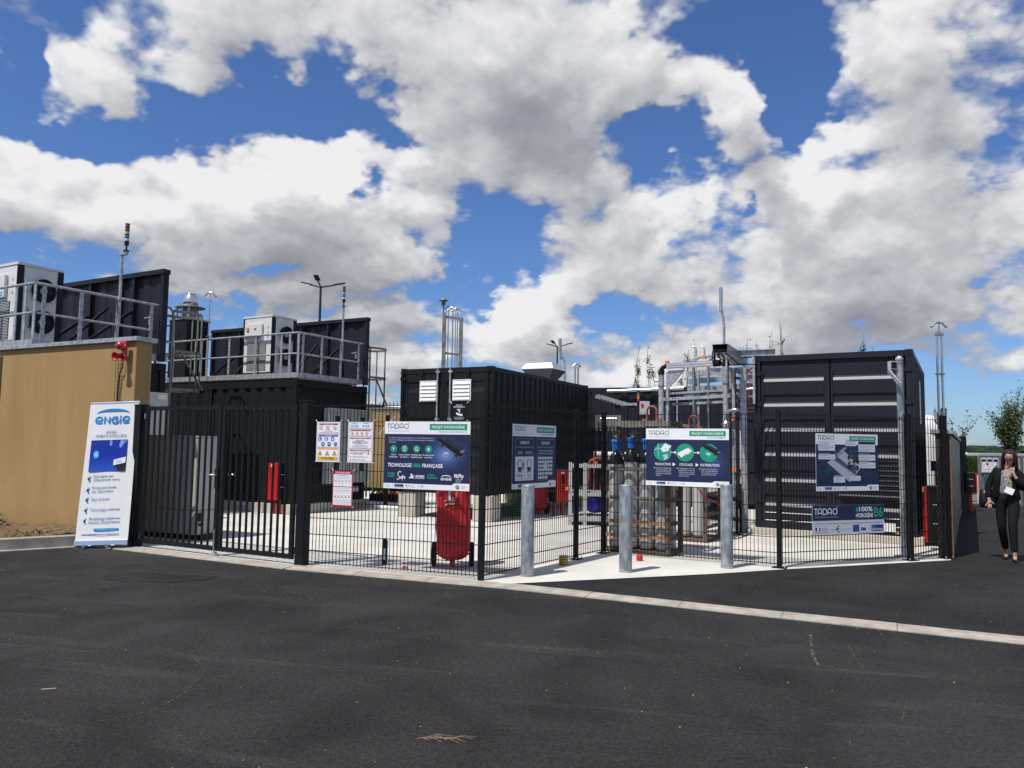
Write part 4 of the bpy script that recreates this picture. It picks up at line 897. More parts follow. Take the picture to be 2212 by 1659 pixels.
# ================================================================= GATE
gd = Vector((-2.70, 9.81))-Vector((-5.36, 11.21)); gl = gd.length; gang = math.degrees(math.atan2(gd.y, gd.x))
def leaf(x0, x1, n, who, lock):
    t = thing('gate_leaf', who, 'gate', (-5.36, 11.21), gang)
    zb, zt = 0.07, 2.02
    for xx in (x0, x1-0.06): MB().box(xx, xx+0.06, -0.02, 0.02, zb+0.06, zt-0.06).build('stile', M_['fence'], t)
    MB().box(x0, x1, -0.02, 0.02, zt-0.059, zt).build('top_rail', M_['fence'], t); MB().box(x0, x1, -0.02, 0.02, zb, zb+0.059).build('bottom_rail', M_['fence'], t)
    for i in range(n):
        x = x0+0.06+(x1-x0-0.12)*(i+1)/(n+1)
        MB().box(x-0.014, x+0.014, -0.010, 0.010, zb+0.06, zt-0.06).build('bar', M_['fence'], t)
    if lock:
        MB().box(x1-0.065, x1+0.0, -0.035, -0.021, 0.90, 1.17).build('lock_case', M_['black'], t, bevel=0.004)
        MB().tube([(x1-0.03, -0.035, 1.08), (x1-0.03, -0.065, 1.08), (x1-0.15, -0.068, 1.08)], 0.009, 8).build('lever_handle', M_['steel'], t)
        MB().tube([(x1-0.03, -0.026, 0.35), (x1-0.03, -0.026, 0.03)], 0.009, 8).build('drop_bolt', M_['galv'], t)
    else:
        MB().tube([(x0+0.12, 0.02, 1.09), (x0+0.12, 0.05, 1.09), (x0+0.22, 0.05, 1.09)], 0.009, 8).build('latch', M_['steel'], t)
    return t
leaf(0.07, 1.62, 11, 'left leaf of the dark barred gate beside the white banner', True)
leaf(1.64, gl-0.03, 10, 'right leaf of the dark barred gate beside the thick post', False)
v = RZ(gang) @ Vector((1.6, -0.03, 0))
t_ = thing('gate_stop', 'small steel floor stop under the middle of the gate', 'gate stop', (-5.36+v.x, 11.21+v.y, 0.008), gang)
MB().prism([(-0.09, -0.05), (0.09, -0.05), (0.06, 0.05), (-0.06, 0.05)], 0, 0.02).build('plate', M_['galv'], t_); MB().box(-0.03, 0.03, -0.01, 0.03, 0.02, 0.05).build('catch', M_['galv'], t_)
t_ = thing('gate_post', 'thick dark square gate post between the gate and the mesh fence', 'post', (-2.60, 9.765), -24)
MB().box(-0.065, 0.065, -0.065, 0.065, 0.006, 2.05).build('shaft', M_['fence'], t_, bevel=0.006); MB().box(-0.072, 0.072, -0.072, 0.072, 2.05, 2.075).build('cap', M_['black'], t_)
for z in (0.18, 1.9): MB().cyl((-0.10, -0.01, z-0.04), (-0.10, -0.01, z+0.04), 0.018, 10).build('hinge', M_['black'], t_)
t_ = thing('gate_post', 'dark gate post at the left, mostly behind the white banner', 'post', (-5.40, 11.24), gang)
MB().box(-0.075, 0.065, -0.07, 0.07, 0.006, 2.03).build('shaft', M_['fence'], t_, bevel=0.006); MB().box(-0.08, 0.07, -0.076, 0.076, 2.03, 2.05).build('cap', M_['black'], t_)
for z in (0.16, 1.88): MB().cyl((0.085, 0.0, z-0.04), (0.085, 0.0, z+0.04), 0.016, 10).build('hinge', M_['galv'], t_)

# ================================================================= BOLLARDS
def bollard(x, y, lab, rz):
    t = thing('bollard', lab, 'bollard', (x, y, 0.008), rz, 'bollards in front of the corner fence')
    MB().lathe([(0.079, 0.0), (0.079, 1.055), (0.076, 1.062), (0.069, 1.064)], 36).build('tube', BOL, t)
    MB().lathe([(0.0800, 0.0), (0.0801, 0.012), (0.0793, 0.022)], 36).build('splash_ring', M_['kerb'], t)
    MB().lathe([(0.069, 1.060), (0.035, 1.066), (0.0005, 1.068)], 36).build('cap_plate', M_['greyl'], t)
BOL = mat('galvanised_bollard', (0.20, 0.225, 0.25), 0.40, metal=0.35, vscale=13, col2=(0.38, 0.40, 0.41, 1), bump=0.5, bscale=22, rvar=0.25, sharp=(0.42, 0.62), stretch=(1, 1, 0.45))
bollard(0.21, 9.20, 'left bollard, in front of the mesh fence corner', 0)
bollard(1.43, 9.60, 'middle bollard, in front of the gas cylinder cage', 70)
bollard(2.80, 10.04, 'right bollard, overlapping the corner of the sign with three green discs', 150)

# ================================================================= SIGNS
NAVY, WH, GRN, DK = (38, 46, 78), (238, 239, 242), (28, 152, 112), (40, 42, 48)
def signframe(P, ang, x, z, ylift=-0.016):
    v = RZ(ang) @ Vector((x, ylift, 0)); return (P[0]+v.x, P[1]+v.y, z)
def board(name, lab, P, Q, x, z, w, h, cat='sign', thick=0.004, holes=True, group=None, col='white'):
    ang = math.degrees(math.atan2(Q[1]-P[1], Q[0]-P[0]))
    t = thing(name, lab, cat, signframe(P, ang, x, z), ang, group)
    MB().box(0, w, -thick, 0, 0, h).build('panel', M_[col], t)
    return t
def partner_strip(S, W):
    S.rect(0, 0, W, 62, WH); S.poly([(W*0.80, 62), (W*0.83, 84), (W, 84), (W, 62)], WH)
    S.text('Ce projet est', 20, 38, 11, DK, w=75); S.text('cofinance par', 20, 20, 11, DK, w=75)
    S.ring(128, 34, 13, 2, (90, 110, 150)); S.rect(150, 15, 125, 38, (30, 40, 140)); S.text('Region', 156, 36, 11, (60, 190, 150), w=40); S.text('Hauts-de-France', 156, 20, 13, WH, w=112)
    S.rect(300, 14, 55, 40, (228, 230, 233)); S.rect(308, 30, 15, 16, (30, 45, 110)); S.rect(342, 30, 12, 16, (190, 45, 60)); S.line([(306, 22), (350, 22)], 2, DK)
    for i in range(4): S.line([(366, 20+i*9), (425, 20+i*9)], 2.2, (140, 142, 150))
    S.line([(455, 34), (510, 34)], 2.4, (110, 125, 190)); S.line([(460, 27), (508, 27)], 2, (130, 140, 190)); S.text('\u20ac', 512, 18, 34, (70, 80, 140))
    S.ring(W-150, 40, 24, 6, DK, 30, 200, ry=20); S.ring(W-150, 40, 24, 6, DK, 215, 370, ry=20); S.circ(W-150, 40, 14, DK); S.text('SMT', W-162, 35, 11, WH, w=24)
    for i, wd in enumerate((70, 78, 66)): S.line([(W-108, 56-i*14), (W-108+wd, 56-i*14)], 3, (130, 134, 142))
def head(S, W, H, sub, tcol=DK):
    S.rect(0, H-150, W, 150, WH)
    tadao(S, 32, H-88, 62, tcol, w=4); S.text("UNE MOBILITE D'AVANCE", 42, H-122, 16, (150, 152, 160), w=300)
    S.rect(W*0.535, H-100, W*0.43, 72, (20, 128, 95)); S.rect(W*0.54, H-96, W*0.42, 64, GRN)
    S.text('PROJET HYDROG\u00c8NE', W*0.75, H-79, 30, WH, w=W*0.375, al='c', bold=0.012)
    S.text(sub, W*0.962, H-132, 22, (40, 120, 130), al='r', w=len(sub)*17.5, bold=0.004)
def glow(S, cx, cy, rx, ry, cols):
    n = len(cols)
    for i, c in enumerate(cols): k = 1-i/(n); S.circ(cx, cy, rx*k, c, 40, ry*k)
def bus(S, x, y, k, dark=True):
    """long dark coach seen from above its front corner"""
    B1, B2, B3 = (44, 48, 60), (24, 26, 34), (112, 118, 134)
    P = lambda a, b_: (x+a*k, y+b_*k)
    S.poly([P(0, 95), P(8, 76), P(205, -52), P(222, -45), P(232, -30), P(232, -10), P(40, 112), P(8, 108)], B2)
    S.poly([P(8, 108), P(20, 122), P(60, 118), P(250, 18), P(246, 2), P(232, -12)], B1)
    S.poly([P(200, -2), P(250, 18), P(246, 2), P(226, -18)], B3)
    S.poly([P(60, 118), P(90, 102), P(70, 84), P(30, 108)], (58, 62, 74))
    S.line([P(8, 76), P(205, -52)], 5*k, (120, 116, 104)); S.line([P(205, -52), P(232, -36)], 4*k, (150, 120, 100))
    S.circ(*P(44, 44), 9*k, (10, 10, 12)); S.circ(*P(170, -36), 9*k, (10, 10, 12))
W, H = 1133, 800
s1 = board('project_sign', 'white and navy hydrogen project sign with a black bus picture and four green discs', GP, P1, 1.158, 1.005, 1.133, 0.80)
S = Sign(); S.rect(0, 0, W, H, NAVY); glow(S, 820, 410, 300, 220, [(42, 52, 88), (48, 60, 100), (58, 74, 120), (72, 92, 142), (92, 116, 166), (118, 142, 188)])
head(S, W, H, 'TECHNOLOGIE INNOVANTE')
for i, l_ in enumerate(('Un vehicule a technologie hydrogene est un vehicule electrique avec un', 'reservoir a hydrogene qui recharge la batterie grace a une pile a', 'combustible.')):
    S.text(l_, 58, 598-i*27, 17, (205, 210, 222), w=610 if i < 2 else 105)
for i, (cx_, l1, l2) in enumerate(((128, 'Temps de', 'charge rapide'), (277, 'Autonomie superieure', 'par rapport a'), (440, 'Flexibilite dans', "l'exploitation des"), (598, 'Ne rejette que de la', "vapeur d'eau"))):
    S.circ(cx_, 474, 43, (60, 190, 150)); S.circ(cx_, 474, 39, GRN)
    if i == 0: S.rect(cx_-4, 462, 8, 26, WH); S.circ(cx_-2, 478, 8, WH, 12); S.line([(cx_-18, 492), (cx_-10, 484)], 3, WH)
    if i == 1: S.ring(cx_, 474, 24, 5, WH, 30, 170); S.ring(cx_, 474, 24, 5, WH, 210, 350); S.rect(cx_-3, 466, 6, 18, WH); S.circ(cx_, 480, 7, WH, 12)
    if i == 2: S.ring(cx_-2, 478, 16, 5, WH); S.line([(cx_+8, 468), (cx_+20, 456)], 5, WH); S.line([(cx_-20, 458), (cx_+16, 458)], 4, WH)
    if i == 3: S.circ(cx_, 468, 13, WH, 18); S.poly([(cx_-12, 473), (cx_+12, 473), (cx_, 498)], WH)
    S.text(l1, cx_, 397, 17, WH, al='c', w=min(150, len(l1)*8.6), bold=0.01); S.text(l2, cx_, 370, 17, WH, al='c', w=min(150, len(l2)*8.6), bold=0.01)
bus(S, 715, 455, 1.42); S.text('TADAO', 800, 420, 26, (235, 235, 240), w=62, shear=-0.45, bold=0.01)
S.text('TECHNOLOGIE', 52, 260, 42, WH, w=322, bold=0.016); S.text('100%', 392, 260, 42, (50, 180, 150), w=108, bold=0.006); S.text('FRAN\u00c7AISE', 522, 260, 42, WH, w=266, bold=0.016)
S.text('MATERIEL', 56, 166, 20, (50, 190, 150), w=98, bold=0.01); S.text('ROULANT :', 56, 136, 20, (50, 190, 150), w=98, bold=0.01)
S.line([(240, 196), (215, 205), (190, 180), (205, 150), (222, 128), (200, 108), (182, 118)], 8, WH); S.text('afra', 226, 120, 42, WH, w=72, shear=0.25, bold=0.016); S.line([(262, 160), (256, 96)], 7, WH)
S.poly([(335, 128), (372, 150), (372, 176), (388, 152), (420, 168), (398, 138), (430, 128)], WH); S.circ(378, 168, 13, WH, 12); S.text('MICHELIN', 432, 140, 25, WH, w=118, shear=0.2, bold=0.04); S.line([(432, 128), (548, 128)], 4, WH)
S.text('STATION', 592, 160, 20, (50, 190, 150), w=86, bold=0.01); S.text('HYDROGENE :', 592, 130, 20, (50, 190, 150), w=130, bold=0.01)
engie(S, 765, 116, 140, WH); S.text('McPhy', 938, 150, 44, WH, w=124, bold=0.03, shear=0.1)
for i in range(3): S.line([(972, 130-i*15), (1046-i*14, 130-i*15)], 4, (200, 205, 215))
S.line([(964, 138), (964, 92)], 2.5, WH)
partner_strip(S, W); S.place('print', s1, y0=-0.0045)
s2 = board('project_sign', 'navy sign comparing two buses on the fence running back, with bilan heading', P1, P3, 0.555, 1.010, 0.99, 0.79)
S = Sign(); W2_ = 1133; S.rect(0, 0, W2_, H, NAVY); head(S, W2_, H, 'BILAN ENVIRONNEMENTAL'); glow(S, 520, 300, 420, 210, [(42, 52, 88), (50, 62, 102), (60, 76, 120)])
for (x, l1) in ((70, 'COMPARATIF'), (620, '\u00c9QUIVALENT')):
    S.frame(x, 520, 460, 100, 4, (150, 160, 185)); S.text(l1, x+230, 552, 38, WH, al='c', w=230, bold=0.01)
S.frame(70, 400, 460, 110, 4, (150, 160, 185)); S.text('GASOIL', 190, 430, 34, (215, 220, 230), al='c', w=120); S.text('HYDROGENE', 405, 430, 34, (215, 220, 230), al='c', w=170)
S.rect(70, 100, 460, 296, (222, 224, 228)); S.line([(300, 100), (300, 396)], 4, NAVY); S.frame(620, 90, 460, 420, 4, (150, 160, 185))
S.text('Le gain annuel de la station', 650, 462, 22, WH, w=400); S.text("est equivalent a la production d'oxygene de", 650, 428, 22, WH, w=400)
S.poly([(262, 330), (282, 330), (290, 300), (282, 260), (262, 220), (250, 250), (252, 300)], (80, 96, 150))
for cx_ in (185, 415):
    S.poly([(cx_-48, 345), (cx_-36, 362), (cx_+36, 362), (cx_+48, 345), (cx_+50, 210), (cx_-50, 210)], DK); S.rect(cx_-40, 268, 80, 76, (222, 224, 228)); S.rect(cx_-28, 348, 56, 8, WH)
    S.rect(cx_-60, 290, 9, 50, DK); S.rect(cx_+51, 290, 9, 50, DK); S.circ(cx_-32, 228, 8, WH, 12); S.circ(cx_+32, 228, 8, WH, 12); S.rect(cx_-40, 192, 16, 18, DK); S.rect(cx_+24, 192, 16, 18, DK)
S.text('68 430 kg', 185, 148, 34, DK, al='c', w=150, bold=0.02); S.text('0 kg', 415, 148, 34, DK, al='c', w=70, bold=0.02); S.text('de CO2 emis par an', 185, 118, 15, DK, al='c', w=160); S.text('de CO2 emis par an', 415, 118, 15, DK, al='c', w=160)
for r in range(6):
    for q in range(9):
        if r == 5 and q > 5: continue
        S.circ(668+q*44, 378-r*50, 17, (232, 234, 238), 14, 19); S.rect(666+q*44, 348-r*50, 4, 14, (232, 234, 238))
S.circ(850, 270, 48, NAVY, 28, 56); S.circ(850, 270, 43, (232, 234, 238), 28, 50); S.text('56', 850, 276, 30, DK, al='c', w=42, bold=0.02); S.text('hectares', 850, 256, 12, DK, al='c', w=60); S.text('de foret', 850, 238, 12, DK, al='c', w=56)
partner_strip(S, W2_)
# squeeze the wide layout on the narrower board
for el in S.el:
    pass
S2X = 990/1133
def squeeze(S, k):
    out = []
    for (ty, d_, c, lv) in S.el:
        if ty == 'p': d_ = [(p[0]*k, p[1]*790/800) for p in d_]
        elif ty == 'q': d_ = [[(p[0]*k, p[1]*790/800) for p in q] for q in d_]
        else:
            st, x, y, h, w, al, bo, sh = d_; d_ = (st, x*k, y*790/800, h, (w*k if w else None), al, bo, sh)
        out.append((ty, d_, c, lv))
    S.el = out
squeeze(S, S2X); S.place('print', s2, y0=-0.0045)
s3 = board('project_sign', 'navy sign with three large green discs joined by white arrows', P3, P4, 0.645, 1.01, 1.155, 0.795)
S = Sign(); S.rect(0, 0, W, H, NAVY); glow(S, 940, 330, 185, 180, [(42, 52, 88), (50, 62, 102), (60, 76, 120)]); S.rect(W, 0, 500, H, NAVY) if False else None
head(S, W, H, 'FONCTIONNEMENT')
cxs = (235, 547, 868)
for cx_ in cxs: S.circ(cx_, 470, 122, (60, 180, 140), 44); S.circ(cx_, 470, 118, GRN, 44)
for (a_, c_) in ((350, 428), (664, 745)):
    S.line([(a_, 470), (c_-22, 470)], 9, WH); S.poly([(c_-28, 448), (c_+4, 470), (c_-28, 492)], WH)
LB = (150, 205, 235)
S.line([(175, 395), (172, 530)], 8, LB)
for an in (90, 210, 330): S.line([(172, 530), (172+60*math.cos(math.radians(an)), 530+60*math.sin(math.radians(an)))], 8, (190, 225, 245))
S.poly([(212, 520), (262, 590), (355, 555), (345, 530), (330, 540), (318, 488), (238, 470)], (232, 236, 236)); S.poly([(262, 590), (275, 600), (362, 560), (355, 550)], (150, 210, 200)); S.text('ELE', 262, 505, 20, DK, w=40, shear=-0.2)
S.poly([(240, 425), (298, 445), (318, 385), (262, 362)], (215, 228, 245))
for i in range(3): S.line([(252+i*18, 431+i*6), (272+i*18, 369+i*6)], 3, (60, 100, 190)); S.line([(246+i*6, 408-i*17), (304+i*6, 429-i*17)], 3, (60, 100, 190))
for (dx, dy) in ((0, 0), (30, -22)):
    S.line([(468+dx, 448+dy), (590+dx, 515+dy)], 42, (236, 238, 238)); S.circ(468+dx, 448+dy, 21, (236, 238, 238)); S.circ(590+dx, 515+dy, 21, (220, 224, 226)); S.line([(478+dx, 438+dy), (598+dx, 504+dy)], 3, (160, 166, 172))
S.circ(545, 450, 7, (200, 60, 70), 10); S.rect(500, 395, 8, 18, WH); S.rect(590, 440, 8, 16, WH)
bus(S, 778, 480, 0.98); S.poly([(818, 462), (850, 480), (905, 455), (862, 428)], (150, 200, 240)); S.line([(870, 440), (870, 405)], 12, (100, 170, 225))
for (t_s, cx_, wd) in (('PRODUCTION', 240, 218), ('STOCKAGE', 560, 182), ('DISTRIBUTION', 880, 250)): S.text(t_s, cx_, 285, 34, (235, 238, 245), al='c', w=wd, bold=0.006)
for x in (375, 690): S.poly([(x, 278), (x, 326), (x+42, 302)], WH)
for (x, ls) in ((132, ("Utilisation d'electricite", 'verte provenant des', 'barrages hydrauliques,', 'eoliennes et panneaux', 'solaires.')), (455, ("L'hydrogene vert est", 'produit par un process', "d'electrolyse de cette", 'electricite verte. Elle est', 'ensuite stockee.')), (760, ("L'hydrogene alimente la", 'pile a combustible du', 'bus. Le moteur ne rejette', "que de la vapeur d'eau."))):
    S.circ(x-12, 248, 11, (60, 190, 150), 14)
    for i, l_ in enumerate(ls): S.text(l_, x+8, 240-i*26, 17, (205, 210, 222), w=215 if i < len(ls)-1 else len(l_)*8.5)
partner_strip(S, W); S.el = S.el; squeeze(S, 1155/1133); S.place('print', s3, y0=-0.0045)
s4 = board('project_sign', 'navy station diagram sign hanging in front of the container with white strips', P4, P5, 0.612, 0.99, 1.10, 0.77)
S = Sign(); S.rect(0, 0, W, H, NAVY); head(S, W, H, 'STATION'); glow(S, 480, 360, 380, 230, [(42, 52, 88), (50, 62, 102), (60, 76, 120)])
CY = (40, 120, 140)
S.poly([(65, 300), (220, 190), (320, 240), (160, 350)], (30, 40, 70)); S.frame(80, 210, 150, 70, 3, (40, 150, 130)); S.line([(150, 250), (215, 340)], 3, (60, 190, 150)); S.line([(190, 225), (258, 315)], 3, (60, 190, 150))
S.line([(800, 330), (950, 190), (1000, 220), (880, 345)], 3, (60, 110, 180)); S.line([(820, 300), (930, 205)], 3, (60, 110, 180))
S.poly([(195, 395), (600, 120), (810, 330), (500, 560), (330, 470)], (176, 180, 196)); S.poly([(330, 470), (500, 400), (720, 250), (690, 225), (300, 440)], (112, 116, 132)); S.poly([(300, 445), (340, 500), (720, 270), (700, 235)], (84, 88, 104))
for k in range(4): a_ = 36*k; S.line([(370+a_*0.5, 500+a_*0.25), (480+a_*0.5, 590+a_*0.25-10)], 34, (150, 156, 170) if k % 2 else (120, 126, 142))
rs = random.Random(5)
for k in range(16):
    x, y = 560+rs.random()*170, 310+rs.random()*200; S.poly([(x, y), (x+36, y+18), (x+70, y-6), (x+34, y-28)], (50, 54, 68) if k % 3 else (92, 96, 112)); S.poly([(x, y), (x+34, y-28), (x+34, y-52), (x, y-24)], (30, 32, 44))
for (x, y, w__, h__) in ((40, 560, 300, 92), (40, 440, 300, 70), (530, 630, 200, 70), (765, 548, 310, 130), (765, 425, 310, 85), (765, 318, 310, 85), (305, 115, 205, 85), (600, 140, 195, 70)):
    S.rect(x, y, w__, h__, (214, 217, 224)); S.line([(x+6, y+h__+12), (x+w__*0.7, y+h__+12)], 9, (150, 156, 180))
    for i in range(int(h__/26)): S.line([(x+14, y+h__-18-i*24), (x+w__*(0.9 if i % 2 else 0.6), y+h__-18-i*24)], 5, (128, 132, 150))
S.rect(765, 660, 310, 34, (26, 32, 60)); S.line([(430, 500), (340, 520), (340, 560)], 2.5, WH); S.line([(620, 520), (620, 630)], 2.5, (80, 190, 200)); S.line([(620, 560), (765, 560)], 2.5, (80, 190, 200))
partner_strip(S, W); squeeze(S, 1100/1133)
S.el = [(a, ([(p[0], p[1]*770/790) for p in d_] if a == 'p' else [[(p[0], p[1]*770/790) for p in q] for q in d_] if a == 'q' else (d_[0], d_[1], d_[2]*770/790)+d_[3:]), c, l) for (a, d_, c, l) in S.el]
S.place('print', s4, y0=-0.0045)
s5 = board('project_sign', 'long low navy and grey sign near the ground reading 100% hydrogene B6', P4, P5, 0.536, 0.412, 1.265, 0.388)
S = Sign(); S.rect(0, 0, 1265, 388, (205, 207, 212)); S.rect(0, 185, 1265, 203, NAVY); tadao(S, 30, 262, 84, WH); S.text("UNE MOBILITE D'AVANCE", 40, 222, 18, (165, 170, 185), w=400)
S.text('#', 755, 300, 60, (60, 175, 150), w=48, bold=0.016); S.text('100%', 815, 300, 60, WH, w=240, bold=0.016); S.text('HYDROG\u00c8NE', 755, 218, 54, WH, w=305, bold=0.02); S.text('B6', 1080, 222, 130, (42, 160, 120), w=160, bold=0.016)
S.text("Les infrastructures, le systeme billettique et le systeme d'information voyageurs de la Bulle 6 ont ete cofinances par", 30, 138, 19, DK, w=1200)
S.frame(30, 20, 240, 95, 2, (160, 164, 172)); S.rect(48, 55, 32, 38, (30, 45, 110)); S.rect(80, 55, 26, 38, WH); S.rect(106, 55, 32, 38, (190, 45, 60)); S.line([(44, 40), (130, 40)], 4, DK)
for i in range(4): S.line([(160, 88-i*17), (255, 88-i*17)], 4, (140, 142, 150))
S.line([(310, 68), (425, 68)], 5, (110, 125, 190)); S.line([(318, 56), (418, 56)], 4, (130, 140, 190)); S.text('\u20ac', 400, 26, 84, (70, 80, 140))
for i in range(2): S.line([(470, 70-i*14), (660-i*20, 70-i*14)], 3, (140, 142, 150))
S.rect(698, 28, 108, 92, (28, 38, 140))
for i in range(12): S.circ(752+28*math.cos(i*PI/6), 76+28*math.sin(i*PI/6), 4, (240, 210, 60), 8)
S.rect(838, 40, 88, 45, (40, 60, 140)); S.text('e', 838, 50, 60, (90, 150, 210), bold=0.016); S.line([(870, 84), (920, 84)], 6, WH)
S.ring(1002, 66, 20, 3, (80, 90, 120)); S.rect(1030, 28, 212, 84, (32, 40, 140)); S.text('R\u00e9gion', 1040, 76, 26, (60, 190, 150), w=80, bold=0.01); S.text('Hauts-de-France', 1038, 42, 28, WH, w=198, bold=0.02)
S.place('print', s5, y0=-0.0045)
# small safety signs on the mesh
RED, SB, YL = (176, 24, 36), (28, 70, 170), (238, 178, 30)
def ties(t, w, h):
    for (x, z, dx, dz) in ((0, h, -0.025, 0.025), (w, h, 0.025, 0.025), (0, 0, -0.02, -0.002), (w, 0, 0.02, -0.002)): MB().tube([(x, -0.003, z), (x+dx, 0.008, z+dz)], 0.004, 6).build('cable_tie', M_['white'], t)
def nosign(S, x, y, r):
    S.circ(x, y, r, RED); S.circ(x, y, r*0.80, WH)
def finish_no(S, x, y, r): S.line([(x-r*0.6, y+r*0.6), (x+r*0.6, y-r*0.6)], r*0.2, RED)
t1 = board('safety_sign', 'small white safety sign with red, blue and yellow bands, leftmost on the mesh', GP, P1, 0.178, 1.30, 0.345, 0.496); ties(t1, 0.345, 0.496)
S = Sign(); S.rect(0, 0, 345, 496, WH)
S.frame(15, 345, 315, 138, 3, (90, 92, 98)); S.frame(15, 180, 315, 158, 3, (90, 92, 98)); S.frame(15, 15, 315, 158, 3, (90, 92, 98))
S.rect(35, 458, 275, 18, RED); S.text('INTERDICTIONS', 172, 461, 12, WH, al='c', w=120)
for i, x in enumerate((62, 165, 270)):
    nosign(S, x, 420, 27)
    if i == 0: S.line([(x-14, 418), (x+12, 422)], 5, DK); 
    if i == 1: S.line([(x, 405), (x, 432)], 6, DK); S.circ(x, 436, 4, DK, 10)
    if i == 2: S.poly([(x-10, 408), (x+10, 408), (x, 434)], DK)
    finish_no(S, x, 420, 27)
S.text('ACCES INTERDIT', 172, 374, 13, RED, al='c', w=130); S.text('A TOUTE PERSONNE NON AUTORISEE', 172, 354, 13, RED, al='c', w=290, bold=0.01)
S.rect(30, 314, 285, 18, SB); S.text('OBLIGATIONS', 172, 317, 12, WH, al='c', w=110)
for (x, y) in ((52, 280), (145, 281), (238, 282), (98, 217), (190, 218), (283, 219)): S.circ(x, y, 27, SB, 22, 29)
S.poly([(42, 298), (54, 298), (54, 274), (66, 268), (66, 262), (42, 262)], WH); S.poly([(138, 296), (152, 296), (160, 262), (130, 262)], WH); S.circ(145, 300, 6, WH, 10); S.circ(238, 284, 12, WH, 14); S.rect(228, 264, 20, 12, WH)
S.circ(98, 218, 12, WH, 14); S.rect(90, 216, 16, 5, SB); S.rect(175, 214, 30, 5, WH); S.rect(175, 224, 30, 5, WH); S.ring(283, 219, 15, 4, WH)
S.rect(25, 152, 295, 18, YL); S.text('DANGERS', 172, 155, 12, WH, al='c', w=80)
for i, x in enumerate((58, 165, 272)):
    S.poly([(x-32, 84), (x+32, 84), (x, 142)], DK); S.poly([(x-26, 88), (x+26, 88), (x, 134)], YL)
    if i == 0: S.poly([(x-10, 92), (x+10, 92), (x, 116)], RED)
    if i == 1: S.text('EX', x, 93, 16, DK, al='c', w=20, bold=0.02)
    if i == 2: S.line([(x+4, 122), (x-5, 106), (x+5, 106), (x-3, 92)], 4, DK)
    S.line([(x-30, 76), (x+30, 76)], 3, (120, 122, 128))
S.rect(22, 22, 300, 42, YL); S.text('HYDROG\u00c8NE', 172, 31, 25, DK, al='c', w=185, bold=0.02); S.place('print', t1, y0=-0.0045)
t2 = board('safety_sign', 'small white instruction sign with two blue logos, right of the banded safety sign', GP, P1, 0.640, 1.30, 0.352, 0.498); ties(t2, 0.352, 0.498)
S = Sign(); S.rect(0, 0, 352, 498, WH)
for (y, h_) in ((418, 70), (325, 82), (175, 140), (15, 148)): S.frame(14, y, 324, h_, 4, (90, 92, 98))
S.rect(28, 424, 120, 60, (222, 232, 240)); engie(S, 38, 434, 105); engie(S, 200, 436, 105)
S.rect(30, 386, 290, 14, RED)
for i in range(4): x = 62+i*68; nosign(S, x, 355, 21); S.rect(x-4, 345, 8, 20, DK); finish_no(S, x, 355, 21)
S.rect(30, 290, 290, 14, RED); S.text('EN CAS D INCIDENT TECHNIQUE', 176, 292, 10, WH, al='c', w=170); S.text('APPELEZ GNVERT :', 176, 264, 14, DK, al='c', w=130, bold=0.01); S.frame(66, 234, 220, 24, 2.5, DK); S.text('01 43 53 88 58', 76, 239, 15, DK, w=120, bold=0.02); S.text('(24H/24)', 216, 240, 12, DK, w=58)
S.line([(120, 224), (210, 224)], 3, (130, 132, 140)); S.text('ET PRECISEZ LE CODE STATION', 176, 202, 11, DK, al='c', w=190); S.frame(66, 182, 220, 14, 2, DK)
S.rect(30, 140, 290, 13, RED); S.text('EN CAS DE DANGER OU D ACCIDENT', 176, 142, 9, WH, al='c', w=180)
for (y, n_) in ((116, '1'), (68, '2'), (34, '3')): S.circ(48, y, 9, RED, 14)
S.text('APPUYEZ SUR LE BOUTON', 70, 116, 13, DK, w=190, bold=0.01); S.text("D'ARRET D'URGENCE", 70, 98, 13, DK, w=150, bold=0.01); S.text('APPELEZ LES SECOURS AU 112', 70, 63, 13, DK, w=220, bold=0.01); S.text('APPELEZ GNVERT (24H/24)', 70, 29, 13, DK, w=185, bold=0.01)
S.rect(282, 98, 28, 34, YL); S.circ(296, 120, 9, RED, 14); S.place('print', t2, y0=-0.0045)
t3 = board('fire_sign', 'small red bordered fire instruction sign below the two safety signs', GP, P1, 0.438, 0.755, 0.286, 0.440); ties(t3, 0.286, 0.44)
S = Sign(); S.rect(0, 0, 286, 440, RED); S.rect(12, 250, 262, 146, WH); S.rect(12, 22, 262, 218, WH); S.text("LUTTE CONTRE L'INCENDIE", 143, 407, 19, WH, al='c', w=210, bold=0.02)
S.rect(24, 375, 238, 14, (205, 207, 212)); S.text('CLASSES DE FEU', 143, 378, 9, DK, al='c', w=90)
for i in range(2): S.line([(40, 364-i*9), (246, 364-i*9)], 2.4, (150, 152, 158))
for i in range(5):
    x = 34+i*50; S.frame(x-8, 308, 40, 38, 2, (120, 122, 128)); S.poly([(x+2, 314), (x+22, 314), (x+12, 336)], (214, 90, 50) if i in (0, 3, 4) else (150, 150, 155))
    for j in range(3): S.line([(x-6, 298-j*9), (x+28-(j % 2)*8, 298-j*9)], 2, (190, 80, 80) if j == 0 else (150, 152, 158))
S.circ(143, 264, 20, (222, 216, 200), 18, 8); S.rect(24, 220, 238, 12, (205, 207, 212))
for i in range(3): S.line([(50, 206-i*8), (256, 206-i*8)], 2.2, (120, 122, 128))
S.circ(32, 198, 9, DK, 12); S.circ(32, 198, 6, WH, 12)
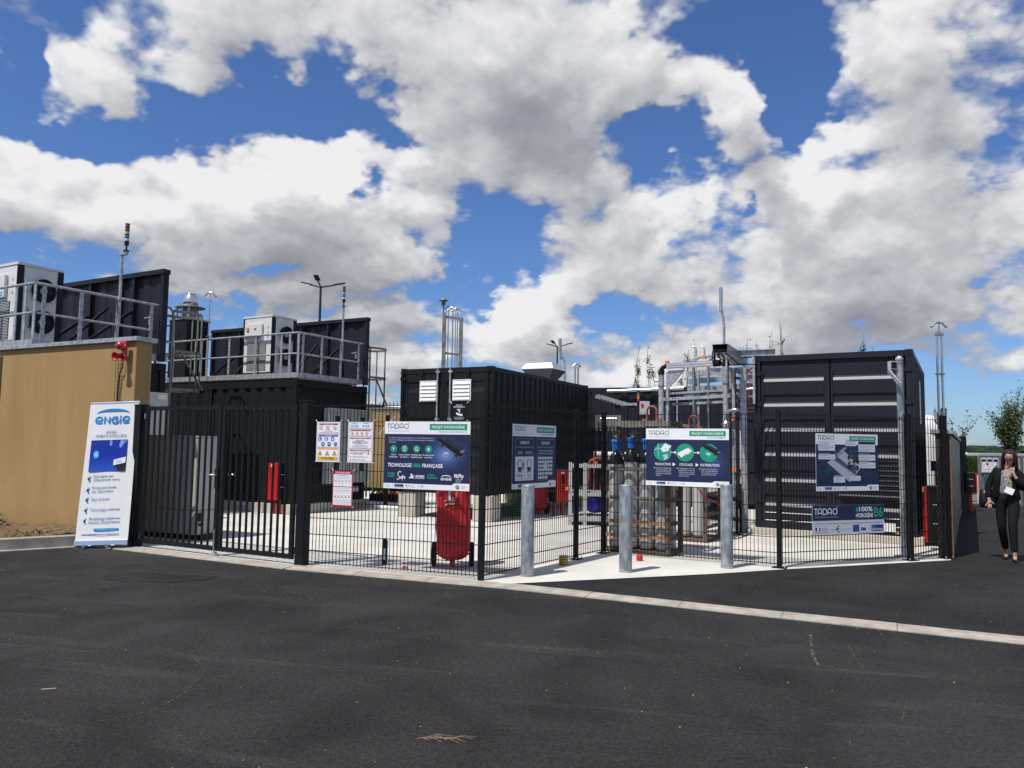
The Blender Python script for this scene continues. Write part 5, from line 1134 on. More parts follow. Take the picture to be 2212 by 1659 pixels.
for i in range(5):
    x = 30+i*50
    for (y, h_) in ((140, 34), (88, 26), (32, 46)): S.frame(x-8, y, 42, h_, 2, (140, 142, 148))
    S.circ(x+12, 128, 8, (190, 60, 50), 10); S.line([(x, 118), (x+26, 118)], 6, (90, 92, 98))
    for j in range(4): S.line([(x-3, 70-j*9), (x+28, 70-j*9)], 1.8, (150, 152, 158))
S.place('print', t3, y0=-0.0045)
t4 = board('video_sign', 'small black video surveillance sign with white camera above the bus sign', GP, P1, 2.045, 1.818, 0.193, 0.20, col='black'); ties(t4, 0.193, 0.2)
S = Sign(); S.rect(0, 0, 193, 200, (14, 14, 16)); S.text('SITE SOUS', 96, 172, 13, WH, al='c', w=80, bold=0.02); S.text('VIDEO SURVEILLANCE', 96, 152, 13, WH, al='c', w=150, bold=0.02); S.line([(70, 142), (124, 142)], 2, (190, 190, 190))
S.rect(70, 120, 44, 10, WH); S.poly([(88, 120), (98, 120), (112, 94), (100, 90)], WH); S.poly([(58, 96), (120, 74), (134, 78), (128, 58), (118, 52), (62, 72)], WH); S.circ(132, 66, 12, WH, 14)
for i in range(4): S.line([(30+(i % 2)*14, 40-i*9), (162-(i % 2)*14, 40-i*9)], 2.6, (200, 200, 200))
S.place('print', t4, y0=-0.0045)

# ---------------------------------------------------------------- roll-up banner leaning back against the wall
bn = bpy.data.objects.new('rollup_banner', None); link(bn); tag(bn, 'tall white roll-up banner with blue logo leaning against the ochre wall', 'banner')
xd = Vector((1, -0.055, 0)).normalized(); up = (Vector((-5.955, 11.37, 2.09))-Vector((-5.775, 11.04, 0.03))).normalized(); up = (up-xd*up.dot(xd)*0.0).normalized()
yd = up.cross(xd).normalized()
bn.matrix_world = Matrix(((xd.x, yd.x, up.x, -5.775), (xd.y, yd.y, up.y, 11.04), (xd.z, yd.z, up.z, 0.03), (0, 0, 0, 1)))
HB = 2.08; wb, wt_ = 0.385, 0.365
MB().box(-0.395, 0.395, -0.045, 0.045, 0.0, 0.085).build('base_cassette', M_['alu'], bn, bevel=0.012)
MB().box(0.395, 0.402, -0.045, 0.045, 0.0, 0.085).build('end_cap', M_['black'], bn)
MB().box(-0.37, 0.37, -0.012, 0.012, HB-0.03, HB+0.005).build('top_bar', M_['alu'], bn, bevel=0.004)
mbn = MB(); nb = 14; vs = []; fs = []
for i in range(nb+1):
    z = 0.085+(HB-0.115)*i/nb; ww = wb+(wt_-wb)*i/nb
    for j in range(9): vs.append((-ww+2*ww*j/8, -0.02-0.004*math.sin(j*1.1+i*0.5), z))
for i in range(nb):
    for j in range(8): fs.append((i*9+j, i*9+j+1, i*9+j+10, i*9+j+9))
mbn.add(vs, fs, 0, True).build('banner_sheet', M_['white'], bn)
MB().tube([(0.0, 0.02, 0.06), (0.0, 0.03, HB)], 0.010, 8).build('support_pole', M_['galv'], bn)
for x in (-0.17, 0.17): MB().box(x-0.022, x+0.022, -0.17, 0.06, -0.018, -0.008).build('foot', M_['alu'], bn)
S = Sign(); BL, TB = (20, 128, 200), (60, 105, 165)
engie(S, 105, 1547, 520, BL)
S.text('GNVERT', 365, 1402, 38, TB, al='c', w=165); S.text('MOBILIT\u00c9 HYDROG\u00c8NE', 365, 1346, 38, TB, al='c', w=460)
S.rect(75, 845, 545, 460, (14, 44, 150))
for i in range(8): S.rect(78, 848+i*28, 539, 29, (34-2*i, 84-5*i, 180-3*i))
S.poly([(360, 1303), (385, 1303), (397, 1255), (380, 1210), (352, 1236)], (110, 140, 210)); S.poly([(520, 1303), (600, 1303), (560, 1230), (520, 1180), (500, 1220)], (120, 150, 215)); S.poly([(560, 1303), (616, 1303), (595, 1240)], (70, 110, 195))
S.circ(170, 1095, 40, (70, 180, 225), 26, 56); S.text('H', 150, 1074, 42, WH, w=28); S.text('2', 184, 1062, 22, WH)
S.poly([(440, 930), (440, 1010), (616, 1050), (616, 965)], (225, 230, 238)); S.poly([(440, 930), (616, 965), (616, 848), (530, 848)], (32, 28, 40)); engie(S, 475, 965, 90, (70, 150, 205))
def bullet(S, x, y): S.line([(x+6, y+28), (x+24, y+52)], 22, (150, 185, 150)); S.circ(x+24, y+52, 11, (150, 185, 150), 12); S.line([(x+8, y+8), (x+22, y-12)], 22, (40, 130, 205)); S.circ(x+22, y-12, 11, (40, 130, 205), 12); S.circ(x+8, y+16, 17, (22, 42, 110), 16)
for (y, ls) in ((763, ('Hydrog\u00e8ne issu', "d'\u00e9lectricit\u00e9 verte")), (599, ('Production locale', 'par \u00e9lectrolyse')), (433, ('Z\u00e9ro \u00e9mission',)), (284, ('Technologie ma\u00eetris\u00e9e',)), (160, ('Remplissage adapt\u00e9 aux', "besoins d'exploitation"))):
    bullet(S, 85, y-(36 if len(ls) > 1 else 10))
    for i, l_ in enumerate(ls): S.text(l_, 160, y-i*52, 36, TB, w=len(l_)*20.8, bold=0.004)
S.poly([(250, 0), (600, 0), (610, 10), (610, 24), (600, 34), (250, 34), (240, 24), (240, 10)], BL); S.text('www.engie.fr/gaz-naturel-gnvert', 270, 10, 17, (170, 215, 240), w=310)
for i, c in enumerate(((40, 130, 205), (120, 160, 130), (40, 130, 205), (30, 50, 110), (40, 130, 205), (70, 120, 180), (130, 165, 90), (22, 42, 100), (40, 130, 205), (40, 150, 190))): S.rect(70+i*55, -55, 56, 12, c)
# print follows the slight taper of the sheet
for idx, (a, d_, c, lv) in enumerate(S.el):
    if a == 't': st, x, y, h, w, al, bo, sh = d_; S.el[idx] = (a, (st, x, y, h, w, al, bo, sh), c, lv)
S.place('print', bn, y0=-0.028, ox=-0.368, oz=0.21)
# ================================================================= EQUIPMENT
def cabinet(name, lab, loc, rz, w, d, z0, z1, legs=True, group=None):
    t = thing(name, lab, 'extinguisher cabinet', loc, rz, group)
    mb = MB(); mb.prism([(-w/2, 0.03), (-w/2+0.02, 0.0), (w/2-0.02, 0.0), (w/2, 0.03), (w/2, d), (-w/2, d)], z0, z1-0.03); mb.build('body', M_['black'], t)
    MB().box(-w/2+0.01, w/2-0.01, 0.01, d, z1-0.029, z1).build('lid', M_['lamp'], t, bevel=0.01)
    do = MB().box(-w/2-0.004, w/2+0.004, -0.035, -0.002, z0, z1-0.02).build('door', M_['red'], t, bevel=0.012)
    MB().box(-0.035, 0.05, -0.039, -0.036, z0+(z1-z0)*0.58, z0+(z1-z0)*0.86).build('window', M_['black'], do)
    MB().box(-0.05, 0.05, -0.040, -0.037, z1-0.10, z1-0.04).build('pictogram', M_['white'], do)
    MB().box(-0.02, 0.03, -0.045, -0.036, z0+(z1-z0)*0.40, z0+(z1-z0)*0.45).build('latch', M_['black'], do)
    for zz in (0.33, 0.66):
        MB().box(w/2+0.001, w/2+0.008, d*0.3, d*0.9, z0+(z1-z0)*zz, z0+(z1-z0)*zz+0.012).build('strap', M_['greyl'], t); MB().box(-w/2-0.008, -w/2-0.001, d*0.3, d*0.9, z0+(z1-z0)*zz, z0+(z1-z0)*zz+0.012).build('strap', M_['greyl'], t)
    if legs: MB().box(-w/2+0.02, -w/2+0.06, d*0.4, d*0.4+0.05, 0.008, z0).build('leg', M_['red'], t); MB().box(w/2-0.06, w/2-0.02, d*0.4, d*0.4+0.05, 0.008, z0).build('leg', M_['red'], t)
    return t
cabinet('extinguisher_cabinet', 'red extinguisher cabinet seen through the gate in front of the dark container', (-5.0, 16.35, 0), -29, 0.25, 0.2, 0.31, 1.10)
cabinet('extinguisher_cabinet', 'red and black extinguisher cabinet on red legs under the container with louvres', (1.13, 17.0, 0), 35, 0.30, 0.28, 0.30, 1.02)
cabinet('extinguisher_cabinet', 'black extinguisher cabinet with red edge behind the fence at the far right post', (6.83, 12.75, 0), -108, 0.24, 0.27, 0.06, 0.98, False)
cabinet('extinguisher_cabinet', 'black and red extinguisher cabinet on the far end of the boundary wall', (12.05, 20.1, 0), 75, 0.24, 0.22, 0.48, 1.0, True)

# --- covered wheeled extinguisher
def covered(loc, rz, s, lab, detail=True):
    t = thing('wheeled_extinguisher', lab, 'fire extinguisher', loc, rz, scale=s)
    prof = [(0.085, 0.06, 0.05), (0.11, 0.13, 0.11), (0.15, 0.185, 0.155), (0.24, 0.207, 0.172), (0.50, 0.213, 0.18), (0.66, 0.210, 0.178), (0.80, 0.213, 0.176), (0.92, 0.210, 0.170), (1.02, 0.206, 0.16), (1.10, 0.200, 0.14), (1.16, 0.185, 0.11), (1.20, 0.15, 0.07), (1.22, 0.09, 0.035)]
    n = 40; vs = []; fs = []; rr = random.Random(2)
    # resample finely for folds
    P = []
    for i in range(len(prof)-1):
        for k in range(4): f = k/4; f2 = f*f*(3-2*f); P.append(tuple(prof[i][j]*(1-f)+prof[i+1][j]*f for j in range(3)))
    P.append(prof[-1])
    for i, (z, a, b_) in enumerate(P):
        for j in range(n):
            th = 2*PI*j/n; ct, st = math.cos(th), math.sin(th); e = 0.50
            x = a*math.copysign(abs(ct)**e, ct); y = b_*math.copysign(abs(st)**e, st)
            w = 1+0.026*math.sin(3*th+z*6)+0.020*math.sin(7*th-z*17+math.sin(z*9))+0.012*math.sin(11*th+z*40)*(1 if z < 0.35 or z > 0.85 else 0.3)
            vs.append((x*w, y*w, z+0.006*math.sin(5*th)))
    for i in range(len(P)-1):
        for j in range(n): fs.append((i*n+j, i*n+(j+1) % n, (i+1)*n+(j+1) % n, (i+1)*n+j))
    fs.append(tuple(range(n))[::-1]); fs.append(tuple(range((len(P)-1)*n, len(P)*n)))
    c = MB().add(vs, fs, 0, True).build('cover', M_['redv'], t)
    MB().box(-0.03, 0.03, -0.06, -0.03, 0.008, 0.14).build('front_foot', M_['red'], t, bevel=0.006)
    MB().tube([(-0.23, 0.06, 0.15), (0.23, 0.06, 0.15)], 0.012, 8).build('axle', M_['black'], t)
    for sx in (-0.235, 0.235):
        m = TR(sx, 0.06, 0.15) @ Matrix.Rotation(PI/2, 4, 'Y')
        MB().lathe([(0.09, -0.028), (0.14, -0.03), (0.15, -0.02), (0.15, 0.02), (0.14, 0.03), (0.09, 0.028)], 30).xf(m).build('tyre', M_['rubber'], t)
        MB().lathe([(0.09, -0.02), (0.09, 0.02), (0.03, 0.03), (0.001, 0.03)], 24).xf(m).build('rim', M_['black'], t); MB().lathe([(0.001, -0.03), (0.03, -0.03), (0.09, -0.02)], 24).xf(m).build('rim', M_['black'], t)
    if detail:
        MB().tube([(-0.16, -0.155, 0.36), (-0.08, -0.185, 0.41), (0.0, -0.19, 0.38), (0.08, -0.185, 0.34), (0.14, -0.165, 0.32)], 0.006, 6).build('seam', M_['redv'], c)
        S = Sign(); WQ = (225, 225, 228)
        S.rect(0, 60, 150, 118, (190, 30, 34)); S.frame(0, 60, 150, 118, 4, WQ); S.poly([(45, 68), (45, 130), (55, 142), (55, 160), (40, 168), (40, 174), (88, 176), (80, 160), (80, 142), (88, 130), (88, 68)], WQ); S.poly([(108, 70), (108, 100), (128, 78), (128, 110)], WQ)
        S.poly([(20, 10), (50, 38), (58, 20), (38, 2)], WQ); S.text('DESA', 72, 12, 24, WQ, w=72, bold=0.02); S.place('print', t, y0=-0.205, ox=-0.12, oz=0.775)
    return t
covered((-0.715, 9.82, 0.008), 3, 1.0, 'red covered wheeled fire extinguisher standing behind the fence below the bus sign')
covered((0.62, 17.3, 0.008), 15, 0.95, 'red covered extinguisher in the shade under the container, behind the left bollard', False)
t_ = thing('green_hose', 'green hose coil hanging behind the left bollard under the container', 'hose', (0.10, 16.55, 0.008), 0)
mb = MB(); mb.tube([(0.12*math.cos(a*0.45), 0.10*math.sin(a*0.45), 0.03+a*0.004) for a in range(60)], 0.02, 7); mb.tube([(0.0, 0.1, 0.1), (-0.04, 0.12, 0.35), (0.0, 0.1, 0.60)], 0.022, 7); mb.build('hose', M_['green'], t_)

# --- things on the ground
t_ = thing('warning_sleeve', 'short yellow and black ribbed pipe stub on the concrete right of the left bollard', 'pipe stub', (0.70, 10.06, 0.008), 0)
mb = MB(); mb.lathe([(0.058+0.006*(i % 2), i*0.011) for i in range(12)]+[(0.046, 0.121), (0.046, 0.02), (0.001, 0.02)], 24)
for i, f in enumerate(mb.f):
    pass
mb.m = [1 if (k//24) % 2 else 0 for k in range(len(mb.f))]
mb.build('sleeve', [M_['yellow'], M_['black']], t_)
t_ = thing('pipe_plug', 'small red plastic cap lying on the concrete behind the middle bollard', 'cap', (1.76, 10.55, 0.008), 0)
mb = MB(); mb.lathe([(0.042+0.004*(i % 2), i*0.009) for i in range(9)]+[(0.034, 0.08), (0.034, 0.02), (0.001, 0.02)], 20); mb.build('cap', M_['red'], t_)
t_ = thing('marker_post', 'short black and white post standing on the concrete left of the red extinguisher', 'post', (-1.58, 9.92, 0.008), 10)
MB().box(-0.035, 0.025, -0.02, 0.02, 0, 0.30).build('shaft', M_['black'], t_, bevel=0.004); MB().box(0.026, 0.036, -0.018, 0.018, 0, 0.30).build('side_strip', M_['white'], t_); MB().cyl((-0.01, 0, 0.30), (-0.01, 0, 0.325), 0.03, 12).build('cap', M_['black'], t_)
MB().box(-0.02, 0.0, -0.022, -0.0205, 0.06, 0.2).build('white_mark', M_['white'], t_)
t_ = thing('red_rag', 'crumpled dark red rag on the concrete beside the short post', 'rag', (-1.28, 9.62, 0.008), 0)
mb = MB(); rr = random.Random(8); vs = [(0.05*math.cos(j*PI/5)*rr.uniform(.7, 1.2), 0.035*math.sin(j*PI/5)*rr.uniform(.7, 1.2), 0) for j in range(10)]+[(0.03*math.cos(j*PI/5), 0.02*math.sin(j*PI/5), rr.uniform(.015, .035)) for j in range(10)]+[(0, 0, 0.02)]
mb.add(vs, [(j, (j+1) % 10, 10+(j+1) % 10, 10+j) for j in range(10)]+[(10+j, 10+(j+1) % 10, 20) for j in range(10)]); mb.build('cloth', M_['redp'], t_)
t_ = thing('straw_tuft', 'dry straw wisp lying on the asphalt at the bottom centre', 'straw', (-0.40, 4.15, 0.006), 0)
mb = MB()
for i in range(14): a = rr.uniform(-0.5, 0.5); l = rr.uniform(0.05, 0.16); x = rr.uniform(-0.08, 0.12); y = rr.uniform(-0.02, 0.03); mb.tube([(x, y, 0.004), (x+l*math.cos(a)*0.5, y+l*math.sin(a)*0.5+0.01, 0.012), (x+l*math.cos(a), y+l*math.sin(a), 0.004)], 0.0009, 4)
mb.build('stalks', mat('dry_stalk', (0.36, 0.28, 0.19), 0.8, col2=(0.24, 0.13, 0.09, 1)), t_)
t_ = thing('wood_chip', 'pale splinter of wood lying on the asphalt at the lower left', 'wood chip', (-2.82, 4.86, 0.004), 12)
MB().bar((-0.04, 0, 0.005), (0.04, 0.01, 0.005), 0.006, 0.004).build('chip', mat('pale_wood', (0.5, 0.42, 0.28), 0.8), t_)
mb = MB(); rs2 = random.Random(21)
for k in range(700):      # loose grit on both asphalts and along the kerb
    if k < 350: x, y = rs2.uniform(-7, 10), rs2.uniform(3, 10.5)
    else: i = rs2.random(); j = rs2.randrange(len(KF)-1); p = Vector(KF[j]).lerp(Vector(KF[j+1]), i); x, y = p.x+rs2.gauss(0, .18), p.y-0.15+rs2.gauss(0, .2)
    s = rs2.uniform(0.003, 0.007); z = 0.004; a = rs2.uniform(0, 3)
    v0 = [(x+s*math.cos(a+q*2*PI/4), y+s*math.sin(a+q*2*PI/4)*rs2.uniform(.5, 1), z) for q in range(4)]+[(x, y, z+s*1.0)]
    mb.add(v0, [(0, 1, 4), (1, 2, 4), (2, 3, 4), (3, 0, 4)], k % 3 == 0 and 1 or 0)
mb.build('grit', [M_['galvd'], M_['kerb']], None, kind='stuff')
# scraped chalky lines in the asphalt
mb = MB(); 
def scuff(pts, w):
    for i in range(len(pts)-1):
        a = Vector(pts[i]); c = Vector(pts[i+1]); n = max(4, int((c-a).length/0.018))
        for k in range(n):
            if rs2.random() < 0.30: continue
            p = a.lerp(c, k/n); s = rs2.uniform(0.3, 1)*w; q = rs2.uniform(-w, w)*0.6; an = rs2.uniform(0, 3)
            mb.add([(p.x+q+s*math.cos(an+j*2.1), p.y+q*0.5+s*0.7*math.sin(an+j*2.1), 0.0045) for j in range(3)], [(0, 1, 2)])
scuff([(2.54, 6.6), (2.30, 5.94), (2.22, 5.66)], 0.020); scuff([(2.22, 5.66), (2.34, 5.62)], 0.014); scuff([(2.70, 6.25), (2.52, 5.62)], 0.009); scuff([(2.52, 5.62), (2.75, 5.56)], 0.008); scuff([(1.0, 5.8), (2.2, 5.75)], 0.005); scuff([(3.0, 5.5), (4.6, 5.2)], 0.006)
scuff([(-2.6, 5.85), (-2.25, 5.65), (-2.03, 5.3), (-1.97, 4.83), (-2.03, 4.52), (-2.4, 4.2)], 0.008); scuff([(2.55, 5.04), (2.26, 4.53)], 0.007)
mb.build('scrape_marks', mat('chalky_scrape', (0.20, 0.185, 0.155), 0.95, spec=0.1), None, kind='stuff')

# --- gas cylinder cages
def cage(loc, rz, w, d, h, lab, front_rails=True):
    t = thing('cylinder_cage', lab, 'gas cylinder cage', loc, rz)
    for (x, y) in ((0, 0), (-w, 0), (0, d), (-w, d)):
        MB().box(x-0.03, x+0.03, y-0.03, y+0.03, 0.06, h-0.061).build('upright', M_['galvd'] if y == 0 and x != 0 else M_['rust'], t)
    MB().box(-w-0.03, 0.03, -0.03, d+0.03, 0.02, 0.06).build('base_plate', M_['rust'], t)
    MB().box(-w-0.03, 0.03, -0.032, 0.03, h-0.06, h+0.02).build('top_beam', M_['galvd'], t); MB().box(-w-0.03, 0.03, d-0.03, d+0.03, h-0.06, h+0.02).build('top_beam', M_['galvd'], t)
    for x in (-w, 0): MB().box(x-0.031, x+0.031, 0.031, d-0.031, h-0.06, h+0.015).build('top_beam', M_['rust'], t)
    for x in (-w*0.78, -w*0.5): MB().bar((x, 0.05, h-0.12), (x-0.10, 0.05, h-0.20), 0.02, 0.08).build('gusset', M_['galvd'], t)
    for z, k in ((0.26, 'orange'), (0.46, 'orange'), (0.80, 'galvd'), (1.22, 'galvd')):
        if front_rails: MB().box(-w+0.031, -0.031, -0.034, -0.012, z-0.025, z+0.025).build('front_rail', M_[k], t)
        MB().box(-0.012, 0.012, 0.031, d-0.031, z-0.04, z+0.01).build('side_rail', M_['rust'], t)
        MB().box(-w-0.012, -w+0.012, 0.031, d-0.031, z-0.04, z+0.01).build('side_rail', M_['rust'], t)
    yc = d/2; xc = -w*0.35
    for sx in (-0.07, 0.07): MB().prism([(xc+sx*2.1, yc-0.015), (xc+sx*0.9, yc-0.015), (xc+sx*0.9, yc+0.015), (xc+sx*2.1, yc+0.015)], h+0.016, h+0.06).build('lug_foot', M_['redp'], t)
    MB().box(xc-0.2, xc+0.2, -0.0+0.03, d-0.03, h-0.0, h+0.015).build('top_plate', M_['galvd'], t)
    MB().tube([(xc-0.075, yc, h+0.02), (xc-0.075, yc, h+0.17)]+[(xc-0.075*math.cos(a*PI/8), yc, h+0.17+0.075*math.sin(a*PI/8)) for a in range(1, 8)]+[(xc+0.075, yc, h+0.17), (xc+0.075, yc, h+0.02)], 0.016, 10).build('lifting_eye', M_['redp'], t)
    return t
def bottle(loc, lab, group, capc=True, h=1.36, r=0.108, rz=0, full=True):
    t = thing('gas_cylinder', lab, 'gas cylinder', (loc[0], loc[1], 0.07), rz, group)
    MB().lathe([(0.06, 0), (r*0.93, 0.02), (r, 0.06), (r, h-0.13)], 26).build('body', M_['cylg'], t)
    MB().lathe([(r*1.002, h-0.13), (r*0.96, h-0.06), (r*0.75, h+0.01), (r*0.42, h+0.05), (0.034, h+0.065), (0.034, h+0.09)], 26).build('shoulder', M_['cyls'], t)
    MB().box(-0.055, 0.055, -r*0.93, -r*0.82, h-0.06, h-0.01).build('paper_tag', M_['white'], t)
    if full:
        mb = MB().lathe([(0.056, h+0.07), (0.060, h+0.11), (0.066, h+0.17), (0.086, h+0.20), (0.086, h+0.235), (0.072, h+0.237), (0.055, h+0.18), (0.001, h+0.17)], 20)
        mb.build('valve_guard', M_['cap'], t)
        MB().cyl((0, 0, h+0.09), (0, 0, h+0.19), 0.02, 8).build('valve', M_['black'], t)
    return t
# front cage
cf = (2.235, 10.975, 0.0)
cage((cf[0], cf[1], 0), -31, 0.98, 0.52, 1.90, 'weathered cage of grey gas cylinders beside the fence post, behind the middle bollard')
names = ['rightmost', 'second from right', 'third from right', 'leftmost']
k = 0
for row, y in ((0, 0.14), (1, 0.38)):
    for i in range(4):
        x = -0.13-i*0.242; v = RZ(-31) @ Vector((x, y, 0)); k += 1
        bottle((cf[0]+v.x, cf[1]+v.y), '%s grey gas cylinder in the %s row of the near cage' % (names[i], 'front' if row == 0 else 'back'), 'gas cylinders in the near cage', h=(1.36, 1.36, 1.38, 1.34)[i] if row == 0 else 1.36-0.02*i, rz=40*i, full=(row == 0))
cb = (3.17, 12.62, 0.0)
cage((cb[0], cb[1], 0), -32, 0.92, 0.80, 1.84, 'second weathered cylinder cage behind the near cage and sign', False)
for i, (x, y) in enumerate(((-0.40, 0.16), (-0.16, 0.18), (-0.66, 0.16))):
    v = RZ(-32) @ Vector((x, y, 0)); bottle((cb[0]+v.x, cb[1]+v.y), ('centre', 'right', 'left')[i]+' grey gas cylinder in the second cage behind the sign', 'gas cylinders in the second cage', full=False)
t_ = thing('red_hose', 'thin red hose sagging from the second cylinder cage towards the right bollard', 'hose', (0, 0, 0))
MB().tube([(2.92, 12.45, 1.75), (2.93, 12.43, 1.3), (2.98, 12.44, 0.95), (3.12, 12.5, 0.75), (3.38, 12.8, 0.66), (3.62, 13.0, 0.5), (3.75, 13.1, 0.2), (3.8, 13.3, 0.03)], 0.011, 8).build('hose', M_['red'], t_)
# --- dark valve rack standing behind
t_ = thing('valve_skid', 'small black valve skid with cables between the cages and the white strip container', 'skid', (3.75, 14.0, 0.0), -30)
MB().box(-0.35, 0.35, 0, 0.3, 0.60, 0.66).build('shelf', M_['black'], t_); MB().box(-0.35, 0.35, 0, 0.3, 0.25, 0.29).build('shelf', M_['black'], t_)
for x in (-0.33, 0.33):
    for y in (0.02, 0.28): MB().box(x-0.02, x+0.02, y-0.02, y+0.02, 0.008, 0.9).build('leg', M_['black'], t_)
MB().box(-0.25, -0.05, 0.02, 0.2, 0.30, 0.48).build('pump_body', M_['black'], t_); MB().tube([(-0.1, 0, 0.4), (0.1, -0.1, 0.25), (0.25, -0.12, 0.05), (0.5, -0.1, 0.02)], 0.012, 6).build('cable', M_['black'], t_)
MB().box(-0.3, 0.1, -0.02, 0.02, 0.70, 0.88).build('terminal_box', M_['greyl'], t_)

# --- pump skid with blue motor
p = thing('pump_skid', 'white framed pump skid with red pipe seen through the mesh fence', 'pump skid', (1.13, 15.09, 0.0), -4)
for (x, y) in ((0.03, 0), (0.32, 0.0), (1.1, 0.0), (0.03, 0.6), (1.1, 0.6)): MB().box(x-0.035, x+0.035, y-0.035, y+0.035, 0.008, 1.21).build('upright', M_['greyl'], p)
for z in (1.15, 0.60): MB().box(0.07, 1.065, -0.03, 0.03, z-0.03, z+0.03).build('cross_beam', M_['greyl'], p); MB().box(0.07, 1.065, 0.57, 0.63, z-0.03, z+0.03).build('cross_beam', M_['greyl'], p)
MB().box(0.0, 1.13, -0.04, 0.66, 0.10, 0.18).build('base_beam', M_['greyl'], p); MB().box(0.07, 1.06, 0.04, 0.56, 0.62, 0.66).build('shelf', M_['greyl'], p)
MB().tube([(0.55, 0.25, 1.38), (1.3, 0.25, 1.38)], 0.055, 14).build('white_pipe', M_['white'], p)
MB().tube([(0.40, 0.2, 0.68), (0.40, 0.2, 1.15), (0.43, 0.2, 1.25), (0.52, 0.2, 1.29), (1.2, 0.2, 1.29)], 0.035, 10).build('red_pipe', M_['redp'], p)
MB().tube([(0.5, 0.1, 0.68), (0.5, 0.1, 1.44), (0.66, 0.1, 1.44), (0.66, 0.1, 1.30)], 0.014, 8).build('red_tube', M_['redp'], p)
MB().lathe([(0.09, 0), (0.12, 0.03), (0.12, 0.12), (0.06, 0.16), (0.04, 0.22)], 18, c=(0.72, 0.2, 0.68)).build('valve_body', M_['redp'], p)
MB().lathe([(0.10, 0.0), (0.10, 0.012), (0.02, 0.014)], 16).xf(TR(0.72, 0.15, 0.93)).build('handwheel', M_['red'], p)
MB().box(0.50, 0.56, 0.04, 0.10, 1.16, 1.24).build('orange_junction', M_['cage_or'], p); MB().box(-0.06, 0.0, -0.06, -0.036, 0.68, 0.75).build('orange_junction', M_['cage_or'], p)
mt_ = MB(); m = TR(0.42, 0.15, 0.40) @ RZ(38) @ Matrix.Rotation(PI/2, 4, 'Y')
mt_.lathe([(0.06, -0.02), (0.14, 0.0), (0.155, 0.03), (0.155, 0.10)], 26).xf(m)
mo = mt_.build('motor_end_bell', M_['blue'], p)
mb = MB(); mb.lathe([(0.135, 0.10), (0.135, 0.42)], 26)
for i in range(22): a = 2*PI*i/22; mb.box(0.13, 0.160, -0.004, 0.004, 0.10, 0.42, 0, Matrix.Rotation(a, 4, 'Z'))
mb.xf(m).build('motor_fins', M_['blue'], p); MB().lathe([(0.155, 0.42), (0.155, 0.50), (0.08, 0.53)], 26).xf(m).build('motor_flange', M_['blue'], p)
MB().box(0.55, 0.70, 0.12, 0.28, 0.575, 0.60).build('terminal_lid', M_['blue'], p); MB().box(0.56, 0.69, 0.13, 0.27, 0.56, 0.574).build('terminal_box', M_['blue'], p)

# --- galvanised pipe frame with cable channels
pf = thing('pipe_rack', 'tall galvanised steel frame carrying pipes between the two right containers', 'pipe frame', (0, 0, 0))
A_, B_ = Vector((3.02, 15.5, 0)), Vector((4.08, 14.62, 0)); dA = (B_-A_).normalized(); nA = Vector((-dA.y, dA.x, 0))
def P3_(s, o, z): q = A_+dA*s+nA*o; return (q.x, q.y, z)
Lf = (B_-A_).length
MB().tube([P3_(0, 0, 0.01), P3_(0, 0, 3.02)], 0.058, 16).build('riser_pipe', M_['galv'], pf); MB().tube([P3_(0, 0, 3.0), P3_(0.0, 0, 3.09)], 0.064, 16).build('pipe_cap', M_['rubber'], pf)
MB().tube([P3_(0, 0, 3.09), P3_(0.03, 0, 3.14), P3_(0.10, 0, 3.17), P3_(0.16, 0, 3.17)], 0.045, 12).build('elbow', M_['rubber'], pf)
MB().tube([P3_(0.14, 0, 3.17), P3_(Lf-0.22, 0, 3.17)], 0.055, 16).build('insulated_pipe', M_['alu'], pf); MB().tube([P3_(Lf-0.24, 0, 3.17), P3_(Lf-0.12, 0, 3.17)], 0.064, 16).build('pipe_cap', M_['rubber'], pf)
MB().tube([P3_(Lf, 0, 0.01), P3_(Lf, 0, 3.12)], 0.058, 16).build('riser_pipe', M_['galv'], pf); MB().tube([P3_(Lf, 0, 3.10), P3_(Lf, 0, 3.22)], 0.066, 16).build('pipe_cap', M_['rubber'], pf)
for s in (0.12, Lf+0.14): MB().box(-0.03, 0.03, -0.03, 0.03, 0.01, 3.05, 0, TR(*P3_(s, 0.05, 0)) @ RZ(-40)).build('channel_post', M_['galv'], pf)
for (s, o, z1_) in ((0.55, 0.35, 3.05), (0.63, 0.38, 3.0)): MB().box(-0.022, 0.022, -0.022, 0.022, 0.01, z1_, 0, TR(*P3_(s, o, 0)) @ RZ(-40)).build('channel_post', M_['galv'], pf)
MB().tube([P3_(0.56, 0.30, 0.01), P3_(0.56, 0.30, 3.22), P3_(0.60, 0.30, 3.30), P3_(0.70, 0.30, 3.34), P3_(Lf+0.2, 0.30, 3.38)], 0.030, 12).build('bent_pipe', M_['steel'], pf)
MB().tube([P3_(0.90, 0.25, 0.01), P3_(0.90, 0.25, 3.20), P3_(0.94, 0.25, 3.28), P3_(1.05, 0.25, 3.33), P3_(Lf+0.2, 0.25, 3.36)], 0.026, 12).build('bent_pipe', M_['steel'], pf)
for (o, z, sz) in ((0.0, 2.50, 0.06), (0.36, 2.42, 0.05), (0.10, 2.62, 0.04)):
    mb = MB().bar(P3_(0.05, o, z), P3_(Lf+0.1, o-0.02, z+0.03), 0.04, sz)
    ch = mb.build('perforated_channel', M_['galv'], pf)
    mb = MB()
    for i in range(18): q = P3_(0.12+i*0.07, o-0.022, z+0.004+i*0.0014); mb.box(-0.014, 0.014, -0.002, 0.002, -0.008, 0.008, 0, TR(*q) @ RZ(-40))
    mb.build('channel_slots', M_['black'], ch, kind='stuff')
